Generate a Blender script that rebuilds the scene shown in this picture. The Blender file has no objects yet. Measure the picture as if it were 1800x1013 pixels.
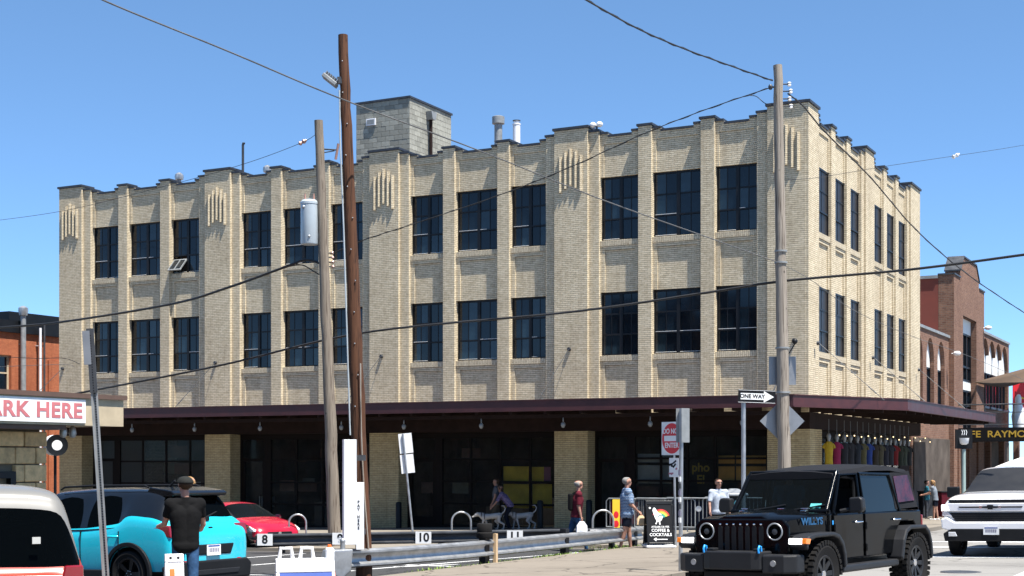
import bpy, bmesh, math, random
import numpy as np
from mathutils import Vector, Matrix, Quaternion
random.seed(7)
R = math.radians
scene = bpy.context.scene
COL = scene.collection

# ---------------------------------------------------------------- camera, sky, sun, exposure
FPX, CX, HY, TH, ZC = 2508.0, 900.0, 805.0, R(27.4), 2.5
RV = Vector((math.cos(TH), math.sin(TH))); FV = Vector((-math.sin(TH), math.cos(TH)))
CAM = -(RV * 9.69 + FV * 47.0)
cd = bpy.data.cameras.new('camera'); cam = bpy.data.objects.new('camera', cd); COL.objects.link(cam)
cd.sensor_width = 36.0; cd.lens = FPX / 1800 * 36.0; cd.shift_y = (HY - 506.5) / 1800
cd.clip_start = 0.1; cd.clip_end = 3000
cam.location = (CAM.x, CAM.y, ZC); cam.rotation_euler = (R(90), 0, TH)
scene.camera = cam
SUN = Vector((0.39, -0.13, 1.0)).normalized()
w = bpy.data.worlds.new('World'); scene.world = w; w.use_nodes = True
nt = w.node_tree; nt.nodes.clear()
sky = nt.nodes.new('ShaderNodeTexSky'); sky.sky_type = 'NISHITA'; sky.sun_disc = False
sky.sun_elevation = math.asin(SUN.z); sky.sun_rotation = math.atan2(SUN.x, SUN.y)
sky.altitude = 250; sky.air_density = 0.4; sky.dust_density = 0.0; sky.ozone_density = 10.0
gam = nt.nodes.new('ShaderNodeGamma'); gam.inputs[1].default_value = 0.75      # flattens the whole sky evenly, as the camera's tone curve does
bg = nt.nodes.new('ShaderNodeBackground'); bg.inputs['Strength'].default_value = 0.15
wo = nt.nodes.new('ShaderNodeOutputWorld')
nt.links.new(sky.outputs[0], gam.inputs[0]); tin = nt.nodes.new('ShaderNodeMix'); tin.data_type = 'RGBA'; tin.blend_type = 'MULTIPLY'; tin.inputs[0].default_value = 1.0; tin.inputs[7].default_value = (0.90, 1.06, 1.06, 1)
nt.links.new(gam.outputs[0], tin.inputs[6]); nt.links.new(tin.outputs[2], bg.inputs[0]); nt.links.new(bg.outputs[0], wo.inputs[0])
sl = bpy.data.lights.new('sun', 'SUN'); sl.energy = 4.8; sl.angle = R(0.53); sl.color = (1.0, 0.955, 0.88)
so = bpy.data.objects.new('sun', sl); COL.objects.link(so); so.location = (20, -20, 60)
so.rotation_euler = SUN.to_track_quat('Z', 'Y').to_euler()
vs = scene.view_settings
vs.view_transform = 'Standard'; vs.look = 'None'; vs.gamma = 1.0; vs.exposure = 1.3; vs.use_curve_mapping = False
scene.render.engine = 'CYCLES'
scene.render.resolution_x = 1024; scene.render.resolution_y = 576

# ---------------------------------------------------------------- survey helpers (photograph pixel + distance -> place)
def at(px, D): return CAM + RV * ((px - CX) / FPX * D) + FV * D
def zof(py, D): return ZC - (py - HY) / FPX * D
def gz(x, y):
    x = max(-60, min(60, x)); y = max(-60, min(40, y))
    return 0.093 + 0.0233 * x - 0.0104 * y
def ground(px, py):
    D = 30.0
    for _ in range(100):
        p = at(px, D); D = .5 * D + .5 * FPX * (ZC - gz(*p)) / (py - HY)
    return at(px, D), D
def front(px, y=0.0):
    d = RV * ((px - CX) / FPX) + FV; D = (y - CAM.y) / d.y
    return CAM.x + d.x * D, D
def side(px, x=0.0):
    d = RV * ((px - CX) / FPX) + FV; D = (x - CAM.x) / d.x
    return CAM.y + d.y * D, D
def P3(px, py, D):
    p = at(px, D); return Vector((p.x, p.y, zof(py, D)))

# ---------------------------------------------------------------- materials
MATS = {}
def newmat(name):
    m = bpy.data.materials.new(name); m.use_nodes = True
    nt = m.node_tree; b = nt.nodes['Principled BSDF']
    MATS[name] = m
    return m, nt, b
def N(nt, t, **kw):
    n = nt.nodes.new(t)
    for k, v in kw.items():
        if k in n.inputs.keys(): n.inputs[k].default_value = v
        else: setattr(n, k, v)
    return n
def mixc(nt, fac, a, b, blend='MIX'):
    n = nt.nodes.new('ShaderNodeMix'); n.data_type = 'RGBA'; n.blend_type = blend
    for i, v in ((0, fac), (6, a), (7, b)):
        if hasattr(v, 'links') or isinstance(v, bpy.types.NodeSocket): nt.links.new(v, n.inputs[i])
        else: n.inputs[i].default_value = v
    return n.outputs[2]
def c4(c): return (c[0], c[1], c[2], 1.0)
def ramp(nt, src, a, b, lo=0.0, hi=1.0):
    n = nt.nodes.new('ShaderNodeMapRange'); n.inputs[1].default_value = a; n.inputs[2].default_value = b
    n.inputs[3].default_value = lo; n.inputs[4].default_value = hi
    nt.links.new(src, n.inputs[0]); return n.outputs[0]
def bump(nt, b, h, strength=0.3, dist=0.02):
    n = nt.nodes.new('ShaderNodeBump'); n.inputs['Strength'].default_value = strength; n.inputs['Distance'].default_value = dist
    nt.links.new(h, n.inputs['Height']); nt.links.new(n.outputs[0], b.inputs['Normal'])

def plain(name, col, rough=0.6, metal=0.0, var=0.12, scale=3.0, bmp=0.0, bscale=40.0, coat=0.0, objrand=0.0, spec=0.5):
    """colour with soft mottling, optional per-object tint and fine relief"""
    m, nt, b = newmat(name)
    tc = N(nt, 'ShaderNodeTexCoord'); nz = N(nt, 'ShaderNodeTexNoise', Scale=scale, Detail=6.0, Roughness=0.6)
    nt.links.new(tc.outputs['Object'], nz.inputs['Vector'])
    f = ramp(nt, nz.outputs[0], 0.3, 0.7)
    dark = tuple(c * (1 - var) for c in col); lite = tuple(min(1, c * (1 + var)) for c in col)
    out = mixc(nt, f, c4(dark), c4(lite))
    if objrand:
        oi = N(nt, 'ShaderNodeObjectInfo'); g = ramp(nt, oi.outputs['Random'], 0, 1, 1 - objrand, 1 + objrand)
        hs = N(nt, 'ShaderNodeHueSaturation'); nt.links.new(g, hs.inputs['Value']); nt.links.new(out, hs.inputs['Color']); out = hs.outputs[0]
    nt.links.new(out, b.inputs['Base Color'])
    b.inputs['Roughness'].default_value = rough; b.inputs['Metallic'].default_value = metal
    b.inputs['Specular IOR Level'].default_value = spec
    nt.links.new(ramp(nt, nz.outputs[0], 0.2, 0.8, max(0.02, rough - 0.08), min(1, rough + 0.1)), b.inputs['Roughness'])
    if coat: b.inputs['Coat Weight'].default_value = coat; b.inputs['Coat Roughness'].default_value = 0.03
    if bmp:
        n2 = N(nt, 'ShaderNodeTexNoise', Scale=bscale, Detail=4.0); nt.links.new(tc.outputs['Object'], n2.inputs['Vector'])
        bump(nt, b, n2.outputs[0], bmp, 0.01)
    return m

def brickmat(name, c1, c2, mortar, bw=0.206, rh=0.0677, ms=0.0065, grime=0.35, vertical=False, bed=0.0):
    m, nt, b = newmat(name)
    tc = N(nt, 'ShaderNodeTexCoord'); ge = N(nt, 'ShaderNodeNewGeometry')
    sx = N(nt, 'ShaderNodeSeparateXYZ'); nt.links.new(tc.outputs['Object'], sx.inputs[0])
    sn = N(nt, 'ShaderNodeSeparateXYZ'); nt.links.new(ge.outputs['True Normal'], sn.inputs[0])
    ab = N(nt, 'ShaderNodeMath', operation='ABSOLUTE'); nt.links.new(sn.outputs[0], ab.inputs[0])
    gt = N(nt, 'ShaderNodeMath', operation='GREATER_THAN'); gt.inputs[1].default_value = 0.6; nt.links.new(ab.outputs[0], gt.inputs[0])
    mx = N(nt, 'ShaderNodeMix'); nt.links.new(gt.outputs[0], mx.inputs[0]); nt.links.new(sx.outputs[0], mx.inputs[2]); nt.links.new(sx.outputs[1], mx.inputs[3])
    cb = N(nt, 'ShaderNodeCombineXYZ')
    if vertical: nt.links.new(mx.outputs[0], cb.inputs[1]); nt.links.new(sx.outputs[2], cb.inputs[0])
    else: nt.links.new(mx.outputs[0], cb.inputs[0]); nt.links.new(sx.outputs[2], cb.inputs[1])
    br = N(nt, 'ShaderNodeTexBrick'); br.offset = 0.5
    for k, v in (('Scale', 1.0), ('Mortar Size', ms), ('Mortar Smooth', 0.15), ('Bias', 0.0), ('Brick Width', bw), ('Row Height', rh)): br.inputs[k].default_value = v
    br.inputs['Color1'].default_value = c4(c1); br.inputs['Color2'].default_value = c4(c2); hm = tuple(a * .55 + b_ * .45 for a, b_ in zip(mortar, c1)) if bed else mortar
    br.inputs['Mortar'].default_value = c4(hm)
    nt.links.new(cb.outputs[0], br.inputs['Vector'])
    n1 = N(nt, 'ShaderNodeTexNoise', Scale=0.45, Detail=7.0, Roughness=0.65); nt.links.new(tc.outputs['Object'], n1.inputs['Vector'])
    mp = N(nt, 'ShaderNodeMapping'); mp.inputs['Scale'].default_value = (3.0, 3.0, 0.22); nt.links.new(tc.outputs['Object'], mp.inputs[0])
    n2 = N(nt, 'ShaderNodeTexNoise', Scale=1.2, Detail=6.0, Roughness=0.7); nt.links.new(mp.outputs[0], n2.inputs['Vector'])
    n3 = N(nt, 'ShaderNodeTexNoise', Scale=9.0, Detail=3.0); nt.links.new(tc.outputs['Object'], n3.inputs['Vector'])
    g1 = ramp(nt, n1.outputs[0], 0.42, 0.68, 0, grime); g2 = ramp(nt, n2.outputs[0], 0.5, 0.75, 0, grime * 1.1)
    bo = br.outputs[0]; relief = None
    if bed:
        dv = N(nt, 'ShaderNodeMath', operation='DIVIDE'); dv.inputs[1].default_value = rh; nt.links.new(sx.outputs[2], dv.inputs[0])
        fr_ = N(nt, 'ShaderNodeMath', operation='FRACT'); nt.links.new(dv.outputs[0], fr_.inputs[0])
        pp = N(nt, 'ShaderNodeMath', operation='PINGPONG'); pp.inputs[1].default_value = 0.5; nt.links.new(fr_.outputs[0], pp.inputs[0])
        joint = ramp(nt, pp.outputs[0], 0.09, 0.15, bed, 0.0)
        bo = mixc(nt, joint, bo, c4(tuple(c * .62 for c in mortar)))  # shadow in the raked bed joints, put into the colour as darker rows
    o = mixc(nt, g1, bo, c4((c1[0] * .55, c1[1] * .52, c1[2] * .52)))
    o = mixc(nt, g2, o, c4((c1[0] * .45, c1[1] * .40, c1[2] * .36)))
    o = mixc(nt, ramp(nt, n3.outputs[0], 0.35, 0.7, 0, 0.28), o, c4(tuple(min(1, c * 1.25) for c in c2)))
    nt.links.new(o, b.inputs['Base Color']); b.inputs['Roughness'].default_value = 0.9; b.inputs['Specular IOR Level'].default_value = 0.25
    inv = N(nt, 'ShaderNodeMath', operation='SUBTRACT'); inv.inputs[0].default_value = 1.0; nt.links.new(br.outputs['Fac'], inv.inputs[1])
    bump(nt, b, inv.outputs[0], 0.8, 0.012)
    return m

def woodmat(name, c1, c2, crack):
    m, nt, b = newmat(name)
    tc = N(nt, 'ShaderNodeTexCoord'); mp = N(nt, 'ShaderNodeMapping'); mp.inputs['Scale'].default_value = (9, 9, 0.35); nt.links.new(tc.outputs['Object'], mp.inputs[0])
    n1 = N(nt, 'ShaderNodeTexNoise', Scale=2.2, Detail=9.0, Roughness=0.65); nt.links.new(mp.outputs[0], n1.inputs['Vector'])
    mp2 = N(nt, 'ShaderNodeMapping'); mp2.inputs['Scale'].default_value = (26, 26, 0.5); nt.links.new(tc.outputs['Object'], mp2.inputs[0])
    n2 = N(nt, 'ShaderNodeTexNoise', Scale=1.6, Detail=5.0); nt.links.new(mp2.outputs[0], n2.inputs['Vector'])
    n3 = N(nt, 'ShaderNodeTexVoronoi', Scale=2.4); nt.links.new(tc.outputs['Object'], n3.inputs['Vector'])
    o = mixc(nt, ramp(nt, n1.outputs[0], 0.32, 0.68), c4(c1), c4(c2))
    o = mixc(nt, ramp(nt, n2.outputs[0], 0.56, 0.66), o, c4(crack))
    o = mixc(nt, ramp(nt, n3.outputs['Distance'], 0.03, 0.10, 0.8, 0.0), o, c4(tuple(c * .5 for c in crack)))
    nt.links.new(o, b.inputs['Base Color']); b.inputs['Roughness'].default_value = 0.85; b.inputs['Specular IOR Level'].default_value = 0.25
    bump(nt, b, n2.outputs[0], 0.6, 0.02)
    return m

def groundmat(name, base, speck, dark, rough=0.9, cracks=0.0, joints=None, patch=0.35, relief=0.5):
    m, nt, b = newmat(name)
    tc = N(nt, 'ShaderNodeTexCoord')
    n1 = N(nt, 'ShaderNodeTexNoise', Scale=0.35, Detail=8.0, Roughness=0.62); n2 = N(nt, 'ShaderNodeTexNoise', Scale=60.0, Detail=3.0); n3 = N(nt, 'ShaderNodeTexNoise', Scale=2.6, Detail=6.0)
    for n in (n1, n2, n3): nt.links.new(tc.outputs['Object'], n.inputs['Vector'])
    o = mixc(nt, ramp(nt, n2.outputs[0], 0.3, 0.7), c4(base), c4(speck))
    o = mixc(nt, ramp(nt, n1.outputs[0], 0.48, 0.7, 0, patch), o, c4(dark))
    o = mixc(nt, ramp(nt, n3.outputs[0], 0.55, 0.8, 0, patch * .8), o, c4(dark))
    if cracks:
        v = N(nt, 'ShaderNodeTexVoronoi', Scale=0.45); v.feature = 'DISTANCE_TO_EDGE'
        ad = N(nt, 'ShaderNodeMixRGB'); ad.blend_type = 'ADD'; ad.inputs[0].default_value = 0.35
        nt.links.new(tc.outputs['Object'], ad.inputs[1]); nt.links.new(n3.outputs[1], ad.inputs[2]); nt.links.new(ad.outputs[0], v.inputs['Vector'])
        o = mixc(nt, ramp(nt, v.outputs['Distance'], 0.004, 0.014, cracks, 0.0), o, c4(tuple(c * .45 for c in dark)))
    nt.links.new(o, b.inputs['Base Color']); b.inputs['Roughness'].default_value = rough; b.inputs['Specular IOR Level'].default_value = 0.3
    bump(nt, b, n2.outputs[0], relief, 0.006)
    return m

def glassmat(name, tint, alpha, rough=0.02, spec=0.5):
    """thin pane: sees through partly, mirrors at grazing angles"""
    m, nt, b = newmat(name)
    tr = N(nt, 'ShaderNodeBsdfTransparent'); tr.inputs[0].default_value = c4(tint)
    mx = N(nt, 'ShaderNodeMixShader'); out = nt.nodes['Material Output']
    b.inputs['Base Color'].default_value = c4(tuple(t * .1 for t in tint)); b.inputs['Roughness'].default_value = rough
    b.inputs['Specular IOR Level'].default_value = spec
    lw = N(nt, 'ShaderNodeFresnel'); lw.inputs[0].default_value = 1.5
    f = ramp(nt, lw.outputs[0], 0.0, 1.0, alpha, 1.0)
    nt.links.new(f, mx.inputs[0]); nt.links.new(tr.outputs[0], mx.inputs[1]); nt.links.new(b.outputs[0], mx.inputs[2]); nt.links.new(mx.outputs[0], out.inputs[0])
    return m

def paint(name, col, rough=0.25, metal=0.0, coat=1.0, mix=0.18):
    m, nt, b = newmat(name)
    tc = N(nt, 'ShaderNodeTexCoord'); nz = N(nt, 'ShaderNodeTexNoise', Scale=2.0, Detail=5.0); nt.links.new(tc.outputs['Object'], nz.inputs['Vector'])
    o = mixc(nt, ramp(nt, nz.outputs[0], 0.4, 0.75, 0, mix), c4(col), c4((col[0] * .6 + .05, col[1] * .6 + .045, col[2] * .6 + .04)))
    nt.links.new(o, b.inputs['Base Color']); b.inputs['Metallic'].default_value = metal
    nt.links.new(ramp(nt, nz.outputs[0], 0.3, 0.8, rough, rough + 0.15), b.inputs['Roughness'])
    b.inputs['Coat Weight'].default_value = coat; b.inputs['Coat Roughness'].default_value = 0.04
    if not coat: b.inputs['Specular IOR Level'].default_value = 0.15
    return m

def emit(name, col, strength):
    m, nt, b = newmat(name)
    b.inputs['Base Color'].default_value = c4(col); b.inputs['Emission Color'].default_value = c4(col); b.inputs['Emission Strength'].default_value = strength
    return m

brickmat('buff_brick', (0.51, 0.43, 0.295), (0.66, 0.57, 0.415), (0.16, 0.135, 0.105), ms=0.006, grime=0.42, bed=0.78)
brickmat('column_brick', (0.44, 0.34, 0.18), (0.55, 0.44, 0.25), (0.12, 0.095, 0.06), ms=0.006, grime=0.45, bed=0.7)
brickmat('buff_brick_soldier', (0.47, 0.40, 0.285), (0.56, 0.49, 0.36), (0.17, 0.14, 0.11), vertical=True)
brickmat('red_brick', (0.33, 0.095, 0.045), (0.42, 0.135, 0.06), (0.26, 0.12, 0.07), grime=0.5)
brickmat('brown_brick', (0.135, 0.062, 0.043), (0.235, 0.125, 0.082), (0.20, 0.155, 0.125), bw=0.24, rh=0.088, ms=0.011, grime=0.3)
plain('cmu', (0.26, 0.26, 0.225), 0.95, var=0.22, scale=4, bmp=0.5, bscale=60, objrand=0.22)
plain('cmu_joint', (0.20, 0.195, 0.17), 0.95)
plain('stone', (0.62, 0.41, 0.20), 0.95, var=0.3, scale=5, bmp=0.8, bscale=14, objrand=0.14)
plain('stone_joint', (0.16, 0.125, 0.085), 0.95)
plain('coping', (0.027, 0.03, 0.039), 0.45, var=0.3, scale=6)
plain('steel_black', (0.007, 0.008, 0.01), 0.45, var=0.3, spec=0.25)
plain('frame_dark', (0.006, 0.0065, 0.0085), 0.4, var=0.25, spec=0.3)
plain('frame_brown', (0.010, 0.007, 0.006), 0.8, var=0.25, spec=0.15)
m = plain('window_glass', (0.004, 0.008, 0.013), 0.03, var=0.35, scale=0.8, objrand=0.3, spec=0.42); m.node_tree.nodes['Principled BSDF'].inputs['IOR'].default_value = 1.5
m = plain('window_glass_pale', (0.010, 0.020, 0.028), 0.05, var=0.5, scale=1.5, spec=0.55)
plain('board_brown', (0.13, 0.07, 0.05), 0.8, var=0.3); plain('board_olive', (0.12, 0.12, 0.09), 0.8, var=0.3)
plain('screened_glass', (0.016, 0.015, 0.017), 0.35, var=0.5, scale=3, spec=0.25)
glassmat('shop_glass', (0.84, 0.86, 0.85), 0.05, spec=0.35)
glassmat('car_glass', (0.05, 0.07, 0.08), 0.16, spec=0.2)
glassmat('screen_glass', (0.30, 0.38, 0.42), 0.05, spec=0.3)
plain('canopy_red', (0.0558, 0.0135, 0.0153), 0.5, var=0.25, scale=2)
plain('canopy_front', (0.050, 0.013, 0.015), 0.5, var=0.25, scale=2)
plain('roof_membrane', (0.16, 0.13, 0.12), 0.9)
plain('soffit', (0.34, 0.245, 0.125), 0.8, var=0.3, scale=2.5)
plain('beam_brown', (0.020, 0.012, 0.011), 0.85, var=0.3, spec=0.15)
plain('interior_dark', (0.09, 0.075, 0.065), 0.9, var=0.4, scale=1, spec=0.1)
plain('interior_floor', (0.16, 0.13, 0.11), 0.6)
plain('shade_yellow', (0.775, 0.525, 0.0625), 0.8, var=0.25, scale=2)
plain('shade_orange', (0.792, 0.396, 0.096), 0.8, var=0.25, scale=2)
plain('shade_pink', (0.40, 0.16, 0.20), 0.8)
plain('shade_grey', (0.42, 0.42, 0.40), 0.8)
emit('lamp_white', (1.0, 0.96, 0.9), 40.0)
emit('lamp_amber', (1.0, 0.45, 0.12), 1.6)
plain('galv', (0.4, 0.408, 0.416), 0.42, metal=0.75, var=0.22, scale=5)
plain('galv_dull', (0.264, 0.276, 0.28), 0.6, metal=0.35, var=0.22, scale=4)
plain('galv_dark', (0.065, 0.06825, 0.07475), 0.5, metal=0.5, var=0.3, scale=3)
plain('alu_back', (0.256, 0.268, 0.288), 0.45, metal=0.5, var=0.16, scale=3)
plain('sign_white', (0.78, 0.78, 0.77), 0.5, var=0.05)
plain('plastic_white', (0.80, 0.80, 0.80), 0.45, var=0.05, coat=0.2)
plain('sign_red', (0.62, 0.012, 0.022), 0.45, var=0.06)
plain('letter_pink', (0.50, 0.15, 0.16), 0.6, var=0.15)
plain('letter_black', (0.012, 0.012, 0.014), 0.5, spec=0.2)
plain('letter_gold', (0.42, 0.27, 0.03), 0.5)
plain('sign_black', (0.006, 0.006, 0.007), 0.45, spec=0.25)
plain('poster_blue', (0.035, 0.075, 0.30), 0.5)
plain('yellow_sign', (0.80, 0.53, 0.03), 0.5)
plain('cone_orange', (0.85, 0.16, 0.03), 0.5)
plain('beige_fascia', (0.42, 0.345, 0.235), 0.8, var=0.15)
plain('booth_trim', (0.10, 0.06, 0.045), 0.7)
plain('transformer_paint', (0.39, 0.435, 0.465), 0.35, var=0.08, coat=0.4)
plain('porcelain', (0.35, 0.20, 0.16), 0.25)
plain('porcelain_white', (0.7, 0.7, 0.7), 0.25)
plain('cable', (0.012, 0.012, 0.013), 0.6)
plain('cable_grey', (0.10, 0.10, 0.10), 0.5)
plain('pvc_white', (0.72, 0.72, 0.74), 0.45, var=0.05)
plain('pay_white', (0.80, 0.80, 0.80), 0.35, var=0.04)
plain('pay_side', (0.20, 0.19, 0.26), 0.5)
plain('concrete_base', (0.48, 0.44, 0.36), 0.9)
plain('maroon_stucco', (0.17, 0.042, 0.030), 0.9, var=0.12, scale=1)
plain('white_panel', (0.72, 0.72, 0.70), 0.6, var=0.05)
plain('sail_tan', (0.075, 0.045, 0.025), 0.9)
plain('blue_siding', (0.13, 0.19, 0.26), 0.7)
plain('rubber', (0.0121, 0.01155, 0.01155), 0.85, var=0.25, bmp=0.3, bscale=30, spec=0.15)
plain('rim_black', (0.02, 0.02, 0.022), 0.3, metal=0.5)
plain('rim_silver', (0.55, 0.56, 0.58), 0.25, metal=0.9)
plain('chrome', (0.75, 0.76, 0.78), 0.10, metal=1.0, var=0.04)
plain('trim_black', (0.009, 0.0095, 0.011), 0.55, var=0.2, bmp=0.15, bscale=200, spec=0.2)
plain('trim_grey', (0.0143, 0.01485, 0.01705), 0.5, var=0.15, spec=0.3)
plain('fabric_top', (0.012, 0.0126, 0.0156), 0.9, var=0.2, bmp=0.3, bscale=300, spec=0.15)
plain('lamp_red', (0.20, 0.006, 0.012), 0.15, coat=1.0)
plain('lamp_amber_lens', (0.85, 0.22, 0.02), 0.2, coat=1.0)
plain('lamp_clear', (0.75, 0.76, 0.78), 0.12, metal=0.3, coat=1.0)
emit('drl_white', (1.0, 1.0, 1.0), 1.3)
plain('decal_blue', (0.008, 0.07, 0.17), 0.4)
plain('tow_blue', (0.02, 0.30, 0.75), 0.35)
plain('quarter_window', (0.045, 0.006, 0.010), 0.15, var=0.7, scale=7, spec=0.2)  # maroon reflection on the pane is put into its base colour
paint('paint_jeep', (0.002, 0.0025, 0.0035), 0.06, coat=0.0, mix=0.02)
paint('paint_white', (0.80, 0.80, 0.82), 0.2)
paint('paint_cyan', (0.010, 0.47, 0.60), 0.22, mix=0.06)
paint('paint_red', (0.40, 0.006, 0.028), 0.2, coat=0.6, mix=0.05)
paint('paint_charcoal', (0.020, 0.017, 0.018), 0.35)
paint('paint_orange', (0.40, 0.030, 0.012), 0.22, coat=0.6, mix=0.05)
paint('paint_cream', (0.16, 0.156, 0.145), 0.4, coat=0.3)
paint('paint_black', (0.004, 0.005, 0.007), 0.12, coat=0.35, mix=0.03)
plain('skin', (0.3536, 0.1836, 0.1292), 0.55, var=0.1, scale=8)
plain('skin_dark', (0.21, 0.105, 0.07), 0.55, var=0.1, scale=8)
plain('hair_grey', (0.2, 0.195, 0.185), 0.7, bmp=0.5, bscale=120, spec=0.2)
plain('hair_brown', (0.036, 0.021, 0.012), 0.7, bmp=0.5, bscale=120, spec=0.2)
plain('hair_blond', (0.315, 0.18, 0.0675), 0.7, bmp=0.6, bscale=90)
plain('cloth_black', (0.007, 0.007, 0.0075), 0.9, bmp=0.9, bscale=11.0, spec=0.1)
plain('cloth_maroon', (0.0975, 0.0135, 0.0225), 0.9, bmp=0.9, bscale=11.0, spec=0.1)
plain('cloth_denim', (0.02625, 0.06375, 0.135), 0.9, var=0.35, scale=12, bmp=0.9, bscale=11.0, spec=0.1)
plain('cloth_navy', (0.0072, 0.0096, 0.018), 0.9, bmp=0.9, bscale=11.0, spec=0.1)
plain('cloth_tee', (0.36, 0.4032, 0.4752), 0.9, bmp=0.9, bscale=11.0, spec=0.1)
plain('cloth_grey', (0.165, 0.1875, 0.2175), 0.9, bmp=0.9, bscale=11.0, spec=0.1)
plain('cloth_slate', (0.06, 0.066, 0.078), 0.9, bmp=0.9, bscale=11.0, spec=0.1)
plain('cloth_brown', (0.07, 0.055, 0.04), 0.9, bmp=0.9, bscale=11.0, spec=0.1)
plain('cloth_teal', (0.03, 0.14, 0.19), 0.9, bmp=0.9, bscale=11.0, spec=0.1)
plain('shoe_dark', (0.04, 0.035, 0.03), 0.7, spec=0.2)
plain('shoe_white', (0.75, 0.74, 0.72), 0.7)
plain('cap_charcoal', (0.021, 0.0222, 0.021), 0.9, spec=0.1)
plain('paper_bag', (0.52, 0.37, 0.22), 0.85)
plain('plastic_bag', (0.80, 0.80, 0.82), 0.4)
plain('dog_coat', (0.2976, 0.2914, 0.2852), 0.9, var=0.15, scale=6)
plain('harness', (0.02, 0.02, 0.022), 0.8)
plain('weed', (0.16, 0.24, 0.04), 0.8, var=0.4, scale=20)
groundmat('asphalt', (0.032, 0.032, 0.033), (0.052, 0.052, 0.053), (0.020, 0.020, 0.021), cracks=0.7)
groundmat('street', (0.185, 0.178, 0.168), (0.235, 0.226, 0.212), (0.11, 0.105, 0.098), cracks=0.75, patch=0.45)
groundmat('pavement', (0.170, 0.147, 0.120), (0.205, 0.178, 0.146), (0.105, 0.09, 0.072), cracks=0.8, patch=0.45)
groundmat('walk', (0.185, 0.163, 0.134), (0.22, 0.196, 0.162), (0.13, 0.113, 0.092), cracks=0.1, patch=0.35)
groundmat('kerb_stone', (0.19, 0.167, 0.137), (0.225, 0.2, 0.165), (0.115, 0.093, 0.072))
groundmat('line_paint', (0.72, 0.72, 0.71), (0.80, 0.80, 0.79), (0.35, 0.35, 0.35), rough=0.7, patch=0.45, relief=0.2)
woodmat('wood_grey', (0.155, 0.125, 0.098), (0.255, 0.215, 0.17), (0.06, 0.04, 0.028))
woodmat('wood_brown', (0.062, 0.026, 0.014), (0.110, 0.048, 0.025), (0.022, 0.011, 0.008))
woodmat('wood_tan', (0.20, 0.17, 0.14), (0.33, 0.29, 0.245), (0.07, 0.052, 0.04))

def plaidmat(name, a, b_, c, s):
    m, nt, b = newmat(name)
    tc = N(nt, 'ShaderNodeTexCoord'); ck = N(nt, 'ShaderNodeTexChecker', Scale=s); ck.inputs[1].default_value = c4(a); ck.inputs[2].default_value = c4(b_)
    wv = N(nt, 'ShaderNodeTexWave', Scale=s * .33); wv.bands_direction = 'Z'
    nt.links.new(tc.outputs['Object'], ck.inputs[0]); nt.links.new(tc.outputs['Object'], wv.inputs[0])
    o = mixc(nt, ramp(nt, wv.outputs['Fac'], 0.6, 0.8, 0, 0.7), ck.outputs[0], c4(c))
    nt.links.new(o, b.inputs['Base Color']); b.inputs['Roughness'].default_value = 0.9
    return m
plaidmat('plaid_blue', (0.02, 0.05, 0.13), (0.06, 0.16, 0.30), (0.45, 0.50, 0.58), 26)
plaidmat('plaid_purple', (0.05, 0.03, 0.10), (0.16, 0.13, 0.24), (0.02, 0.02, 0.04), 20)

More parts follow.
